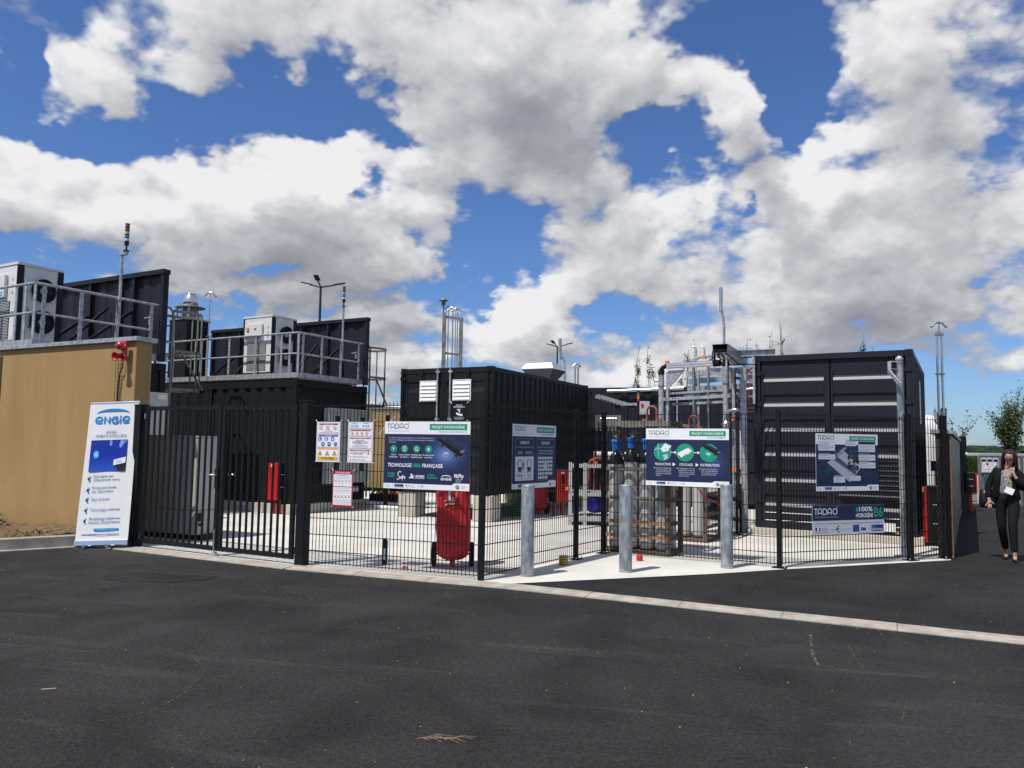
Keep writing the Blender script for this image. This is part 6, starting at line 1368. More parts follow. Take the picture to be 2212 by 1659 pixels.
MB().bar(P3_(0.10, 0.0, 1.98), P3_(0.62, 0.38, 1.98), 0.05, 0.05).build('strut', M_['galvd'], pf)
# back sheets and trays seen through the frame
for (o, za, zb, c) in ((0.75, 2.70, 2.80, 'galv'), (0.78, 2.86, 2.97, 'alu'), (0.70, 3.0, 3.12, 'galv'), (0.6, 2.56, 2.62, 'galvd')): MB().bar(P3_(0.2, o, (za+zb)/2), P3_(Lf+0.3, o, (za+zb)/2+0.03), 0.02, zb-za).build('cable_channel', M_[c], pf)
MB().add([P3_(0.14, 0.02, 3.08), P3_(0.50, 0.02, 3.08), P3_(0.14, 0.02, 2.72), P3_(0.14, 0.06, 3.08), P3_(0.50, 0.06, 3.08), P3_(0.14, 0.06, 2.72)], [(0, 2, 1), (3, 4, 5), (0, 1, 4, 3), (1, 2, 5, 4), (2, 0, 3, 5)]).build('gusset', M_['galv'], pf)
MB().add([P3_(Lf+0.1, 0.02, 3.08), P3_(Lf-0.35, 0.02, 3.08), P3_(Lf+0.1, 0.02, 2.66), P3_(Lf+0.1, 0.06, 3.08), P3_(Lf-0.35, 0.06, 3.08), P3_(Lf+0.1, 0.06, 2.66)], [(0, 1, 2), (3, 5, 4), (0, 3, 4, 1), (1, 4, 5, 2), (2, 5, 3, 0)]).build('gusset', M_['galv'], pf)
for i, (z, s) in enumerate(((2.87, Lf+0.16), (2.10, Lf+0.17), (1.14, Lf+0.18))):
    q = P3_(s, -0.04, z); MB().box(-0.035, 0.035, -0.03, 0.03, -0.035, 0.035, 0, TR(*q) @ RZ(-35)).build('orange_end_cap', M_['cage_or'], pf)
    q2 = P3_(s+0.34, 0.10, z-0.06); MB().bar(P3_(s+0.03, 0.0, z), q2, 0.045, 0.04).build('bracket_arm', M_['black'], pf)
for (s, z) in ((0.12, 3.25), (Lf-0.45, 3.30)): MB().box(-0.035, 0.035, -0.03, 0.03, -0.03, 0.03, 0, TR(*P3_(s, 0.02, z)) @ RZ(-35)).build('orange_end_cap', M_['cage_or'], pf)
for z in (1.9, 2.75): 
    for s in (0, Lf): MB().lathe([(0.066, 0), (0.066, 0.03)], 16).xf(TR(*P3_(s, 0, z))).build('pipe_clamp', M_['galvd'], pf)
for (s, z) in ((-0.17, 2.86), (-0.2, 2.66)): MB().tube([P3_(s, 0, z+0.01), P3_(-0.05, 0, z)], 0.010, 6).build('stub_rod', M_['black'], pf)
MB().tube([P3_(0.62, 0.30, 3.36), P3_(0.62, 0.30, 3.50), P3_(0.60, 0.30, 3.56), P3_(0.53, 0.30, 3.57)], 0.018, 8).build('vent_hook', M_['steel'], pf); MB().tube([P3_(0.80, 0.30, 3.36), P3_(0.80, 0.30, 3.48), P3_(0.78, 0.30, 3.54), P3_(0.71, 0.30, 3.55)], 0.018, 8).build('vent_hook', M_['steel'], pf)
# wide post, flat brackets and pipework beside the right container
wp = Vector((4.22, 14.25, 0))
MB().box(-0.055, 0.055, -0.03, 0.03, 0.01, 3.02, 0, TR(4.28, 14.15) @ RZ(-32)).build('wide_post', M_['galv'], pf)
MB().tube([(4.05, 14.5, 2.04), (4.05, 14.5, 2.18), (4.10, 14.45, 2.24), (4.2, 14.35, 2.26), (4.75, 14.5, 2.28)], 0.035, 12).build('steel_pipe', M_['steel'], pf)
MB().lathe([(0.05, 0), (0.09, 0.03), (0.09, 0.08), (0.04, 0.14)], 16).xf(TR(4.05, 14.5, 1.92)).build('valve_body', M_['steel'], pf); MB().lathe([(0.04, 0), (0.07, 0.02), (0.05, 0.10)], 16).xf(TR(3.98, 14.55, 1.75)).build('valve_body', M_['steel'], pf)
MB().box(0, 0.14, 0, 0.05, 0.55, 2.1, 0, TR(4.30, 14.5) @ RZ(-32)).build('side_panel', M_['greyl'], pf)
MB().tube([(4.28, 14.05, 2.94), (4.32, 14.03, 2.84), (4.36, 14.03, 2.72), (4.32, 14.02, 2.5), (4.34, 14.02, 2.3), (4.28, 14.02, 2.15)], 0.008, 6).build('red_cable', M_['red'], pf)
MB().tube([(4.36, 14.06, 2.98), (4.42, 14.02, 3.05), (4.5, 13.98, 3.02)], 0.018, 6).build('red_sleeve', M_['red'], pf)
for i, z in enumerate((3.02, 2.92, 2.80, 2.62, 2.5, 2.35)): MB().bar((4.20, 14.22, z), (4.52, 14.02+0.03*i, z+0.02*(i % 2)), 0.05, 0.03).build('cross_bracket', M_['galvd'] if i % 2 else M_['galv'], pf)
MB().box(-0.02, 0.02, -0.02, 0.02, 2.35, 3.2, 0, TR(4.40, 13.93) @ RZ(-30)).build('hanger', M_['galv'], pf); MB().tube([(4.30, 14.05, 2.62), (4.45, 13.97, 2.64)], 0.025, 8).build('steel_pipe', M_['alu'], pf)
ct = thing('cable_channel_run', 'perforated cable channel with black cables spilling from its open end above the pipe frame', 'cable channel', (3.60, 13.25, 0), -26)
mb = MB(); mb.box(-0.13, -0.125, 0, 2.1, 3.19, 3.33); mb.box(0.125, 0.13, 0, 2.1, 3.19, 3.33); mb.box(-0.125, 0.125, 0, 2.1, 3.19, 3.196); mb.build('tray', M_['galv'], ct)
MB().box(-0.135, 0.135, -0.01, 2.1, 3.331, 3.338).build('tray_lid', M_['black'], ct)
mb = MB()
for i in range(34): mb.box(0.1302, 0.1322, 0.04+i*0.06, 0.072+i*0.06, 3.28, 3.292); 
for i in range(34): mb.box(0.1302, 0.1322, 0.06+i*0.06, 0.092+i*0.06, 3.225, 3.237)
mb.build('tray_slots', M_['black'], ct, kind='stuff')
rc = random.Random(4)
for i in range(6):
    x = -0.10+i*0.04; dx = rc.uniform(-.03, .03)
    MB().tube([(x, 0.3, 3.25), (x, 0.0, 3.25), (x+dx, -0.05, 3.20), (x+dx*1.5, -0.05, 3.05+0.03*i), (x+0.10*(i % 3), 0.1, 2.98), (x+0.2+0.05*i, 0.5, 3.02)], 0.011, 6).build('cable', M_['rubber'], ct)
MB().box(-0.115, -0.085, 0.02, 0.05, 2.95, 3.19).build('hanger', M_['black'], ct); MB().box(0.085, 0.115, 0.02, 0.05, 2.90, 3.19).build('hanger', M_['galv'], ct)
bm = thing('support_beam', 'galvanised steel beam resting on the left corner of the white strip container roof', 'beam', (4.15, 14.35, 3.245), -27)
mb = MB(); mb.box(0, 0.75, -0.05, 0.05, 0.0, 0.01); mb.box(0, 0.75, -0.05, 0.05, 0.11, 0.12); mb.box(0, 0.75, -0.006, 0.006, 0.0101, 0.1099); mb.build('beam', M_['galv'], bm)
MB().box(-0.15, 0.25, 0.1, 0.5, 0.03, 0.14).build('tray_end', M_['black'], bm)
vm = thing('vent_mast', 'thin steel vent mast with a thick tip above the pipe frame', 'mast', (4.15, 14.98, 0))
MB().tube([(0, 0, 0.01), (0, 0, 3.95), (-0.025, 0, 4.15), (-0.045, 0, 4.28), (-0.045, 0, 4.40)], 0.026, 10).build('tube', M_['galv'], vm); MB().tube([(-0.055, 0, 4.22), (-0.055, 0, 4.70)], 0.036, 14).build('silencer', M_['steel'], vm)
# signal post with green, orange and red lenses, cable ladder and sockets beside the rear container
sp_ = thing('traffic_beacon', 'small green, orange and red signal lamp in front of the rear container', 'signal light', (2.95, 17.9, 0))
MB().tube([(0, 0, 0.01), (0, 0, 2.6)], 0.015, 8).build('pole', M_['black'], sp_)
for i, c in enumerate(('red', 'cage_or', 'orange', 'green')): MB().cyl((0, 0, 2.60+i*0.055), (0, 0, 2.65+i*0.055), 0.032, 14).build('lens', LENS[3] if c == 'green' else M_[c], sp_)
MB().cyl((0, 0, 2.82), (0, 0, 2.84), 0.034, 14).build('cap', M_['black'], sp_)
MB().box(0.03, 0.26, -0.02, 0.03, 2.28, 2.60).build('switch_box', M_['greyl'], sp_); MB().box(0.06, 0.12, -0.03, -0.021, 2.46, 2.54).build('switch', M_['red'], sp_)
cl = thing('cable_ladder', 'perforated metal cable ladder running from the louvred container to the signal lamp', 'cable ladder', (0, 0, 0))
for (dz, dy) in ((0, 0), (0.0, 0.3)): MB().bar((2.1, 19.0+dy, 2.78), (2.65, 18.0+dy, 2.52), 0.01, 0.06).build('side_rail', M_['galv'], cl)
MB().bar((2.62, 18.0, 2.53), (2.93, 17.95, 2.53), 0.02, 0.06).build('side_rail', M_['galv'], cl)
for i in range(8): MB().bar((2.13+i*0.07, 18.96-i*0.125, 2.79-i*0.032), (2.13+i*0.07+0.14, 19.1-i*0.125, 2.79-i*0.032), 0.07, 0.03).build('rung', M_['greyl'], cl)
so = thing('hose_manifold', 'grey board with a row of hose valves beside the louvred container', 'valve board', (2.0, 18.3, 0), -18)
MB().box(0, 0.62, 0, 0.03, 1.95, 2.28).build('board', M_['galvd'], so)
for x in (0.02, 0.6): MB().box(x-0.02, x+0.02, 0.03, 0.07, 0.01, 2.28).build('post', M_['black'], so)
MB().tube([(0.12, -0.05, 2.19), (0.52, -0.05, 2.19)], 0.022, 8).build('header_pipe', M_['steel'], so)
for i in range(6): MB().tube([(0.05+i*0.09, -0.05, 2.19), (0.04+i*0.09, -0.05, 2.05), (0.05+i*0.09, -0.05, 1.9)], [0.02, 0.028, 0.03], 8).build('valve', M_['galvd'], so)

# --- masts, hoods, exhaust and vents
def hook(par, x, y, z, s, mt, rz=0):
    m = TR(x, y, z) @ RZ(rz)
    pts = [(-0.17*s, 0, -0.10*s), (-0.13*s, 0, -0.085*s), (-0.07*s, 0, -0.01*s), (0, 0, 0.0), (0.07*s, 0, -0.01*s), (0.13*s, 0, -0.085*s), (0.17*s, 0, -0.10*s)]
    return MB().tube([tuple(m @ Vector(p)) for p in pts], 0.022*s, 8).build('vent_hook', mt, par)
v = thing('vent_mast', 'very thin mast with a double hook tip left of the central platform railing', 'mast', (-7.05, 17.68, 0))
MB().tube([(0, 0, 2.95), (0, 0, 4.95)], 0.012, 8).build('tube', M_['galv'], v); hook(v, 0, 0, 4.97, 0.9, M_['steel']); MB().cyl((0, 0, 3.93), (0, 0, 3.95), 0.05, 10).build('collar', M_['galvd'], v)
v = thing('vent_mast', 'rectangular steel mast frame holding thin vent tubes behind the louvred container', 'mast', (-1.74, 19.0, 0))
for x in (0.03, 0.45): MB().box(x-0.045, x+0.045, -0.05, 0.05, 0.01, 4.80-0.12*(x > 0.2)).build('upright', M_['galvd'], v)
for z in (4.68, 3.77, 2.2): MB().bar((0.07, 0, z+0.02), (0.41, 0, z-0.02), 0.04, 0.05).build('cross_bar', M_['galvd'], v)
for i, x in enumerate((0.13, 0.24, 0.31, 0.36)): MB().tube([(x, 0, 0.01), (x, 0, 4.93-0.03*i)], 0.015 if i != 1 else 0.02, 8).build('vent_tube', M_['steel'], v)
for i, x in enumerate((0.15, 0.24, 0.33)): hook(v, x, -0.03*i, 4.97-0.03*i, 0.75, M_['steel'])
MB().tube([(0.0, 0, 4.8), (0.0, 0, 5.05)], 0.018, 8).build('stem', M_['galvd'], v); MB().lathe([(0.03, 0), (0.05, 0.02), (0.055, 0.12)], 14, c=(0, 0, 4.98)).build('vent_body', M_['galvd'], v)
MB().lathe([(0.12, 0.10), (0.125, 0.115), (0.05, 0.13), (0.05, 0.17), (0.001, 0.18)], 18, c=(0, 0, 5.0)).build('vent_cap', M_['galvd'], v)
h_ = thing('roof_hood', 'shiny flared sheet metal exhaust hood on the roof of the louvred container', 'exhaust hood', (-2.37+1.35*0.895+4.45*0.446, 16.34-1.35*0.446+4.45*0.895, 3.10), -26.5)
def frus(mb, w0, z0, w1, z1, mi=0, d0=None, d1=None):
    d0 = d0 or w0; d1 = d1 or w1
    vs = [(-w0/2, -d0/2, z0), (w0/2, -d0/2, z0), (w0/2, d0/2, z0), (-w0/2, d0/2, z0), (-w1/2, -d1/2, z1), (w1/2, -d1/2, z1), (w1/2, d1/2, z1), (-w1/2, d1/2, z1)]
    return mb.add(vs, [(0, 1, 5, 4), (1, 2, 6, 5), (2, 3, 7, 6), (3, 0, 4, 7)], mi)
mb = frus(MB(), 0.50, 0.0, 0.55, 0.14); frus(mb, 0.55, 0.14, 0.86, 0.36); mb.build('funnel', M_['alu'], h_)
mb = frus(MB(), 0.87, 0.362, 0.87, 0.38); frus(mb, 0.87, 0.38, 0.70, 0.52); mb.add([(-.35, -.35, .52), (.35, -.35, .52), (.35, .35, .52), (-.35, .35, .52)], [(0, 1, 2, 3)]); mb.build('cover', M_['alu'], h_)
v = thing('bent_vent_pipe', 'short bent steel vent pipe rising behind the shiny roof hood', 'vent pipe', (1.30, 20.6, 3.0), 0)
MB().tube([(0.12, 0, 0.1), (0.12, 0, 0.72), (0.10, 0, 0.82), (0.0, 0, 1.0), (0.0, 0, 1.05)], 0.03, 10).build('pipe', M_['steel'], v); MB().tube([(-0.02, 0, 0.85), (-0.02, 0, 1.42)], 0.045, 12).build('tip', M_['galv'], v)
v = thing('vent_stack', 'pair of short steel vent tubes with hooked tips behind the container roof', 'vent pipe', (1.90, 22.6, 0), 0)
for x in (-0.04, 0.05): MB().tube([(x, 0, 0.01), (x, 0, 3.86)], 0.028, 10).build('tube', M_['steel'], v)
hook(v, 0, 0, 3.95, 0.8, M_['steel']); hook(v, 0.03, -0.05, 3.93, 0.7, M_['steel'], 50)
e_ = thing('exhaust_stack', 'dark square exhaust stack with a domed silver cap and wide rain disc', 'exhaust stack', (-8.27, 19.5, 2.9), -29)
frus(MB(), 0.66, 0.0, 0.66, 1.66).build('shaft', M_['dark'], e_); MB().box(-0.36, 0.36, -0.36, 0.36, 1.661, 1.70).build('flashing', M_['galv'], e_)
for x in (-0.22, 0.0, 0.22): MB().box(x-0.02, x+0.02, -0.24, -0.20, 1.70, 2.0).build('strut', M_['galv'], e_)
MB().lathe([(0.2, 1.70), (0.2, 2.0)], 24).build('flue', M_['galvd'], e_)
MB().lathe([(0.36, 2.0), (0.37, 2.015), (0.2, 2.06), (0.19, 2.07)], 30).build('rain_disc', M_['galvd'], e_)
MB().lathe([(0.17, 2.06), (0.205, 2.12), (0.20, 2.22), (0.13, 2.33), (0.125, 2.345), (0.14, 2.36), (0.135, 2.375), (0.001, 2.375)], 30).build('dome', M_['alu'], e_)
MB().box(-0.02, 0.05, -0.345, -0.331, 1.25, 1.32).build('knob', M_['black'], e_)
# --- CCTV poles, tank, masts at the right
def cctv(loc, h, lab, r=0.04):
    t = thing('camera_pole', lab, 'camera pole', loc, 0)
    MB().tube([(0, 0, 0.02), (0, 0, h*0.68)], r, 18).build('lower_tube', M_['galv'], t); MB().tube([(0, 0, h*0.68), (0, 0, h-0.05)], r*1.18, 18).build('upper_tube', BOL, t)
    MB().lathe([(r*1.3, h-0.06), (r*1.3, h-0.03), (r*0.6, h), (0.001, h+0.008)], 18).build('cap', M_['galv'], t)
    MB().lathe([(r*1.28, 0), (r*1.28, 0.02)], 18, c=(0, 0, h-0.12)).build('clamp', M_['galvd'], t)
    MB().box(-0.16, -0.05, -0.05, 0.03, h-0.20, h-0.08).build('bracket', M_['greyl'], t); MB().box(-0.145, -0.065, -0.055, -0.0505, h-0.185, h-0.095).build('bracket_opening', M_['black'], t)
    MB().tube([(-0.13, -0.02, h-0.19), (-0.135, -0.03, h-0.26)], 0.012, 8).build('ball_joint', M_['greyl'], t)
    c = MB().tube([(-0.17, -0.02, h-0.22), (-0.06, -0.10, h-0.42)], 0.027, 14).build('camera', M_['greyl'], t)
    MB().bar((-0.18, -0.03, h-0.20), (-0.065, -0.11, h-0.39), 0.065, 0.008).build('sun_shield', M_['greyl'], c)
    MB().box(-0.10, 0.10, -0.10, 0.10, 0.0, 0.02).build('foot_plate', M_['galv'], t, bevel=0.005)
    return t
cctv((5.72, 11.30, 0.008), 2.93, 'tall galvanised pole with a surveillance camera in front of the white strip container')
cctv((7.66, 13.62, 0.008), 2.31, 'shorter camera pole behind the far right fence post')
v = thing('vent_mast', 'tall double tube mast with a hooked tip right of the white strip container', 'mast', (7.56, 13.5, 0))
for x in (-0.05, 0.03): MB().tube([(x, 0, 0.01), (x, 0, 3.66)], 0.021, 10).build('tube', M_['steel'], v)
MB().tube([(-0.01, 0, 3.62), (-0.01, 0, 3.80)], 0.016, 8).build('tip', M_['steel'], v); hook(v, -0.01, 0, 3.82, 0.85, M_['steel'])
for z in (2.9, 2.2, 3.6): MB().box(-0.08, 0.06, -0.03, 0.03, z-0.015, z+0.015).build('clamp', M_['galvd'], v)
v = thing('storage_tank', 'white domed storage tank behind the right container and boundary wall', 'tank', (10.0, 18.6, 0), 0)
MB().lathe([(0.45, 0.1), (0.45, 2.05), (0.42, 2.2), (0.32, 2.32), (0.16, 2.39), (0.001, 2.41)], 36).build('shell', M_['white'], v); MB().lathe([(0.30, 0.0), (0.30, 0.1)], 24).build('base_ring', M_['conc'], v)
v = thing('emergency_stop', 'small blue box with an orange button in front of the white tank', 'switch box', (9.35, 17.2, 0), -25)
MB().box(0, 0.2, 0, 0.06, 1.10, 1.32).build('box', M_['blue'], v); MB().cyl((0.12, -0.02, 1.21), (0.12, 0.0, 1.21), 0.045, 14).build('button', M_['cage_or'], v); MB().box(0.08, 0.12, 0.02, 0.06, 0.01, 1.10).build('stand', M_['black'], v)
v = thing('dark_post', 'dark fence post at the far end of the boundary wall', 'post', (12.15, 20.9, 0), 20); MB().box(-0.12, 0.12, -0.12, 0.12, 0, 1.95).build('shaft', M_['black'], v); MB().lathe([(0.04, 0), (0.05, 0.05), (0.001, 0.1)], 12, c=(0.12, -0.1, 1.45)).build('lamp', M_['white'], v)
# --- big grey cabinet behind the gate, low things between the containers
v = thing('control_cabinet', 'wide low grey control cabinet standing behind the left gate leaf', 'cabinet', (-4.80, 11.92, 0), -23.5)
MB().box(-1.35, 0, 0, 0.45, 0.09, 0.46).build('lower_door', M_['grey'], v, bevel=0.006); MB().box(-1.35, 0, 0, 0.45, 0.468, 1.585).build('upper_door', M_['grey'], v, bevel=0.006); MB().box(-1.37, 0.01, -0.01, 0.46, 1.586, 1.61).build('roof', M_['grey'], v)
MB().box(-0.05, -0.045, -0.004, -0.001, 0.50, 1.55).build('door_gap', M_['black'], v); MB().box(-0.04, 0.03, 0.02, 0.10, 0.30, 0.42).build('hinge_block', M_['black'], v)
MB().box(-1.3, 0.05, 0.05, 0.4, 0.008, 0.089).build('base', M_['black'], v); MB().lathe([(0.03, -0.02), (0.045, 0.0), (0.03, 0.02)], 12).xf(TR(0.06, 0.03, 0.25)).build('cable_gland', M_['black'], v)
v = thing('wall_cabinet', 'light grey ventilated cabinet above the gate beside the ochre wall end', 'cabinet', (-6.95, 14.35, 0), 61)
MB().box(-0.5, 0.42, -0.25, 0.0, 1.63, 2.42).build('casing', M_['greyl'], v, bevel=0.005); MB().box(-0.4, 0.12, -0.256, -0.251, 1.95, 2.2).build('vent_slats', M_['grey'], v); MB().box(0.2, 0.38, -0.256, -0.251, 2.30, 2.39).build('maker_label', M_['white'], v)
MB().tube([(-0.4, -0.27, 1.78), (-0.05, -0.27, 1.78)], 0.02, 8).build('red_handle', M_['red'], v); MB().box(-0.5, 0.42, -0.2, -0.02, 0.01, 1.629).build('support', M_['black'], v)
v = thing('hose_bundle', 'green and red hoses in a black tray between the left and middle containers', 'hoses', (-3.3, 19.0, 0), -26)
MB().box(-0.1, 1.0, -0.1, 0.2, 0.12, 0.30).build('tray', M_['black'], v)
mb = MB(); mb.tube([(-0.08, -0.05, 0.30), (0.0, -0.05, 0.38), (0.12, -0.05, 0.42), (0.24, 0.0, 0.40)], 0.03, 8); mb.build('green_hose', M_['green'], v)
for i, x in enumerate((0.08, 0.2, 0.45, 0.55, 0.62)): MB().tube([(x, -0.06, 0.30), (x+0.06, -0.08, 0.36), (x+0.12, -0.04, 0.32)], 0.03, 8).build('red_hose', M_['red'] if i % 2 else M_['cage_or'], v)
for i in range(5): MB().tube([(0.2, 0.0+0.03*i, 0.33+0.04*i), (1.1, 0.0+0.03*i, 0.31+0.045*i)], 0.012, 6).build('conduit', M_['greyl'] if i < 2 else M_['black'], v)
v = thing('white_pipe', 'short white pipe lying on the concrete between the left and middle containers', 'pipe', (-3.1, 17.9, 0.07), -20); MB().tube([(-0.02, 0, 0), (0.72, 0, 0)], 0.045, 12).build('pipe', M_['white'], v)
for x in (0.1, 0.6): MB().box(x-0.04, x+0.04, -0.05, 0.05, -0.06, -0.04).build('support', M_['conc'], v)
v = thing('pipe_stand', 'black pipe stand with valves and cables behind the small signs', 'pipe stand', (-2.95, 18.3, 0), -26)
for x in (0, 0.5): MB().box(x-0.03, x+0.03, -0.03, 0.03, 0.01, 2.2).build('upright', M_['black'], v)
for i in range(7): MB().tube([(0.0, -0.05, 0.5+i*0.25), (0.25+0.05*(i % 2), -0.1, 0.55+i*0.25), (0.5, -0.05, 0.48+i*0.25)], 0.02, 6).build('pipe', M_['black'] if i % 3 else M_['galvd'], v)
for i in range(4): MB().lathe([(0.03, 0), (0.06, 0.03), (0.03, 0.08)], 10).xf(TR(0.1+0.1*i, -0.1, 1.0+0.3*i)).build('valve', M_['galvd'], v)
MB().box(0.25, 0.55, -0.02, 0.2, 0.65, 1.4).build('valve_box', M_['black'], v); MB().lathe([(0.04, 0), (0.045, 0.02), (0.001, 0.04)], 12).xf(TR(0.62, -0.05, 0.95) @ Matrix.Rotation(PI/2, 4, 'X')).build('emergency_button', M_['red'], v)
v = thing('pipe_run', 'bright steel pipes crossing the gap in front of the low rear wall', 'pipes', (-4.4, 22.5, 0), -8)
for (z, y) in ((2.58, 0), (2.44, 0.1)): MB().tube([(0.25, y, 0.3), (0.25, y, z-0.05), (0.3, y, z), (1.6, y, z)], 0.03, 10).build('pipe', M_['steel'], v)
MB().bar((0.55, -0.1, 1.75), (1.05, -0.1, 2.3), 0.05, 0.05).build('brace', M_['greyl'], v)
for x in (0.05, 0.42, 0.9): MB().box(x-0.02, x+0.02, -0.02, 0.02, 0.01, 2.45).build('upright', M_['galvd'], v)
for i in range(16): MB().box(-0.2+i*0.11, -0.17+i*0.11, 0.3, 0.32, 2.0+0.02*(i % 2), 2.06).build('clip', M_['black'], v)

# --- street lamps
def lamp(loc, h, rz, lab):
    t = thing('street_lamp', lab, 'street lamp', loc, rz)
    MB().tube([(0, 0, 0), (0, 0, h*0.5), (0, 0, h-0.6)], [0.11, 0.085, 0.06], 12).build('pole', M_['lamp'], t)
    for a in (0, 120, 240):
        m = RZ(a)
        MB().tube([tuple(m @ Vector(p)) for p in ((0, 0, h-0.65), (0.35, 0, h-0.55), (0.75, 0, h-0.45))], 0.04, 8).build('arm', M_['lamp'], t)
        hd = MB().box(0.70, 1.32, -0.13, 0.13, h-0.46, h-0.39, 0, m @ Matrix.Translation((0.7, 0, h-0.42)) @ Matrix.Rotation(math.radians(-14), 4, 'Y') @ Matrix.Translation((-0.7, 0, -h+0.42))).build('lamp_head', M_['lamp'], t, bevel=0.02)
    return t
lamp((-10.15, 40, 0), 10.3, 90+62, 'tall three headed black street lamp behind the central roof platform')
lamp((3.75, 64, 0), 10.4, 90+35, 'distant three headed street lamp above the shiny roof hood')

# --- bottle store at the far right
def store(loc, rz, lab, extra):
    t = thing('bottle_cage', lab, 'gas bottle cage', loc, rz)
    for x in (0.0, 0.62, 1.25): MB().box(x-0.025, x+0.025, -0.025, 0.025, 0.004, 1.42).build('upright', M_['galvd'], t)
    for x in (0.0, 1.25): MB().box(x-0.025, x+0.025, 0.75, 0.80, 0.004, 1.40).build('upright', M_['galvd'], t)
    MB().box(-0.03, 1.28, -0.03, 0.80, 1.42, 1.50).build('top_frame', M_['grey'], t, bevel=0.01); MB().box(0.026, 0.594, -0.01, 0.01, 0.93, 1.42).build('front_sheet', M_['grey'], t); MB().box(0.646, 1.224, -0.01, 0.01, 0.93, 1.42).build('front_sheet', M_['grey'], t)
    for i in range(3):
        w_ = MB().box(0.06+i*0.18, 0.20+i*0.18, -0.016, -0.011, 1.30, 1.37).build('handhold', M_['white'], t); MB().box(0.07+i*0.18, 0.19+i*0.18, -0.020, -0.017, 1.28, 1.33).build('opening', M_['black'], w_)
    S = Sign(); S.rect(0, 0, 420, 190, WH); S.poly([(150, 75), (205, 130), (150, 185), (95, 130)], (200, 25, 45)); S.poly([(150, 112), (162, 130), (150, 152), (138, 130)], (90, 20, 30)); S.line([(290, 80), (335, 130), (290, 180), (245, 130)], 5, (120, 70, 80), True); S.line([(270, 130), (310, 134)], 6, DK)
    S.poly([(165, 30), (195, 12), (230, 30), (230, 62), (195, 82), (165, 62)], (225, 195, 20)); S.text('UN', 182, 40, 20, DK, w=30)
    for i in range(5): S.line([(15, 150-i*26), (85, 150-i*26)], 4, (150, 152, 158))
    S.line([(260, 70), (400, 62)], 4, DK); S.line([(320, 45), (400, 40)], 4, DK); S.place('print', t, y0=-0.012, ox=0.09, oz=1.06)
    MB().box(0.07, 0.56, -0.035, -0.012, 0.955, 1.035).build('white_tray', M_['white'], t)
    if extra: MB().box(0.75, 1.05, -0.04, -0.03, 1.42, 1.49).build('yellow_label', M_['yellow'], t)
    for i in range(3):
        MB().lathe([(0.10, 0.05), (0.10, 0.72), (0.07, 0.86), (0.03, 0.90)], 20, c=(0.16+i*0.24, 0.2+0.05*(i % 2), 0)).build('bottle', M_['cylg'] if i != 1 else M_['grey'], t)
    MB().box(0, 1.25, 0, 0.78, 0.02, 0.06).build('floor_grate', M_['galvd'], t)
store((13.46, 22.2, 0), 4, 'grey gas bottle cage with hazard label behind the woman', True)
store((14.78, 22.35, 0), 4, 'second grey gas bottle cage at the right edge, partly cut off', False)
# ================================================================= TREES
def limb(mb, p, d, L, r, depth, rnd, tips, spread=0.55, up=0.25, nb=3, mi=0):
    pts = [p]; q = p.copy(); dd = d.copy(); n = 4
    for i in range(n):
        dd = (dd+Vector((rnd.uniform(-.13, .13), rnd.uniform(-.13, .13), rnd.uniform(-.04, .10)*up*4))).normalized(); q = q+dd*L/n; pts.append(q.copy())
    mb.tube(pts, [r*(1-0.14*i) for i in range(n+1)], 6 if r > 0.01 else 4, mi, False)
    if depth == 0: tips.append(pts); return
    tips.append(pts[2:])
    for k in range(nb):
        i = rnd.randint(2, n); a = rnd.uniform(0, 2*PI); s = Vector((math.cos(a), math.sin(a), 0))
        nd_ = (dd*(1-spread)+s*spread+Vector((0, 0, up))).normalized()
        limb(mb, pts[i], nd_, L*rnd.uniform(.55, .8), r*0.55, depth-1, rnd, tips, spread, up, nb, mi)
def leaves(tips, n, size, rnd, sd, mb=None):
    mb = mb or MB()
    for k in range(n):
        t = rnd.choice(tips); i = rnd.randrange(len(t)-1); p = t[i].lerp(t[i+1], rnd.random())+Vector((rnd.gauss(0, sd), rnd.gauss(0, sd), rnd.gauss(0, sd)))
        a = Vector((rnd.gauss(0, 1), rnd.gauss(0, 1), rnd.gauss(0, .5))).normalized(); b_ = a.cross(Vector((rnd.gauss(0, 1), rnd.gauss(0, 1), rnd.gauss(0, 1)))).normalized(); s = size*rnd.uniform(.6, 1.3)
        mb.add([p, p+a*s*0.5+b_*s*0.3, p+a*s, p+a*s*0.5-b_*s*0.3], [(0, 1, 2, 3)])
    return mb
def tree(loc, h, name, lab, rnd, leafn, leafs, lm, stems=1, spread=0.5, up=0.3, L0=0.42, r0=0.045, nb=4, depth=3, sd=0.06, group=None):
    t = thing(name, lab, 'tree', loc, 0, group); mb = MB(); tips = []
    for s in range(stems):
        d = Vector((rnd.uniform(-.12, .12)*stems, rnd.uniform(-.12, .12)*stems, 1)).normalized()
        limb(mb, Vector((rnd.uniform(-.05, .05)*stems, rnd.uniform(-.05, .05)*stems, 0)), d, h*L0, r0, depth, rnd, tips, spread, up, nb)
    mb.build('trunk', M_['bark'], t)
    if leafn: leaves(tips, leafn, leafs, rnd, sd).build('crown', lm, t)
    return t
tree((19.75, 30.2, 0.1), 3.35, 'young_tree', 'young leafy tree standing behind the bottle cages and the woman', random.Random(12), 4200, 0.085, M_['leaf'], stems=4, spread=0.36, up=0.5, L0=0.46, r0=0.04, nb=4, depth=3, sd=0.10)
tree((13.9, 24.6, 0.1), 3.2, 'sapling', 'sparse sapling with small dark leaves right of the boundary wall', random.Random(5), 420, 0.085, M_['leafd'], stems=4, spread=0.42, up=0.45, L0=0.46, r0=0.018, nb=3, depth=2, sd=0.03)
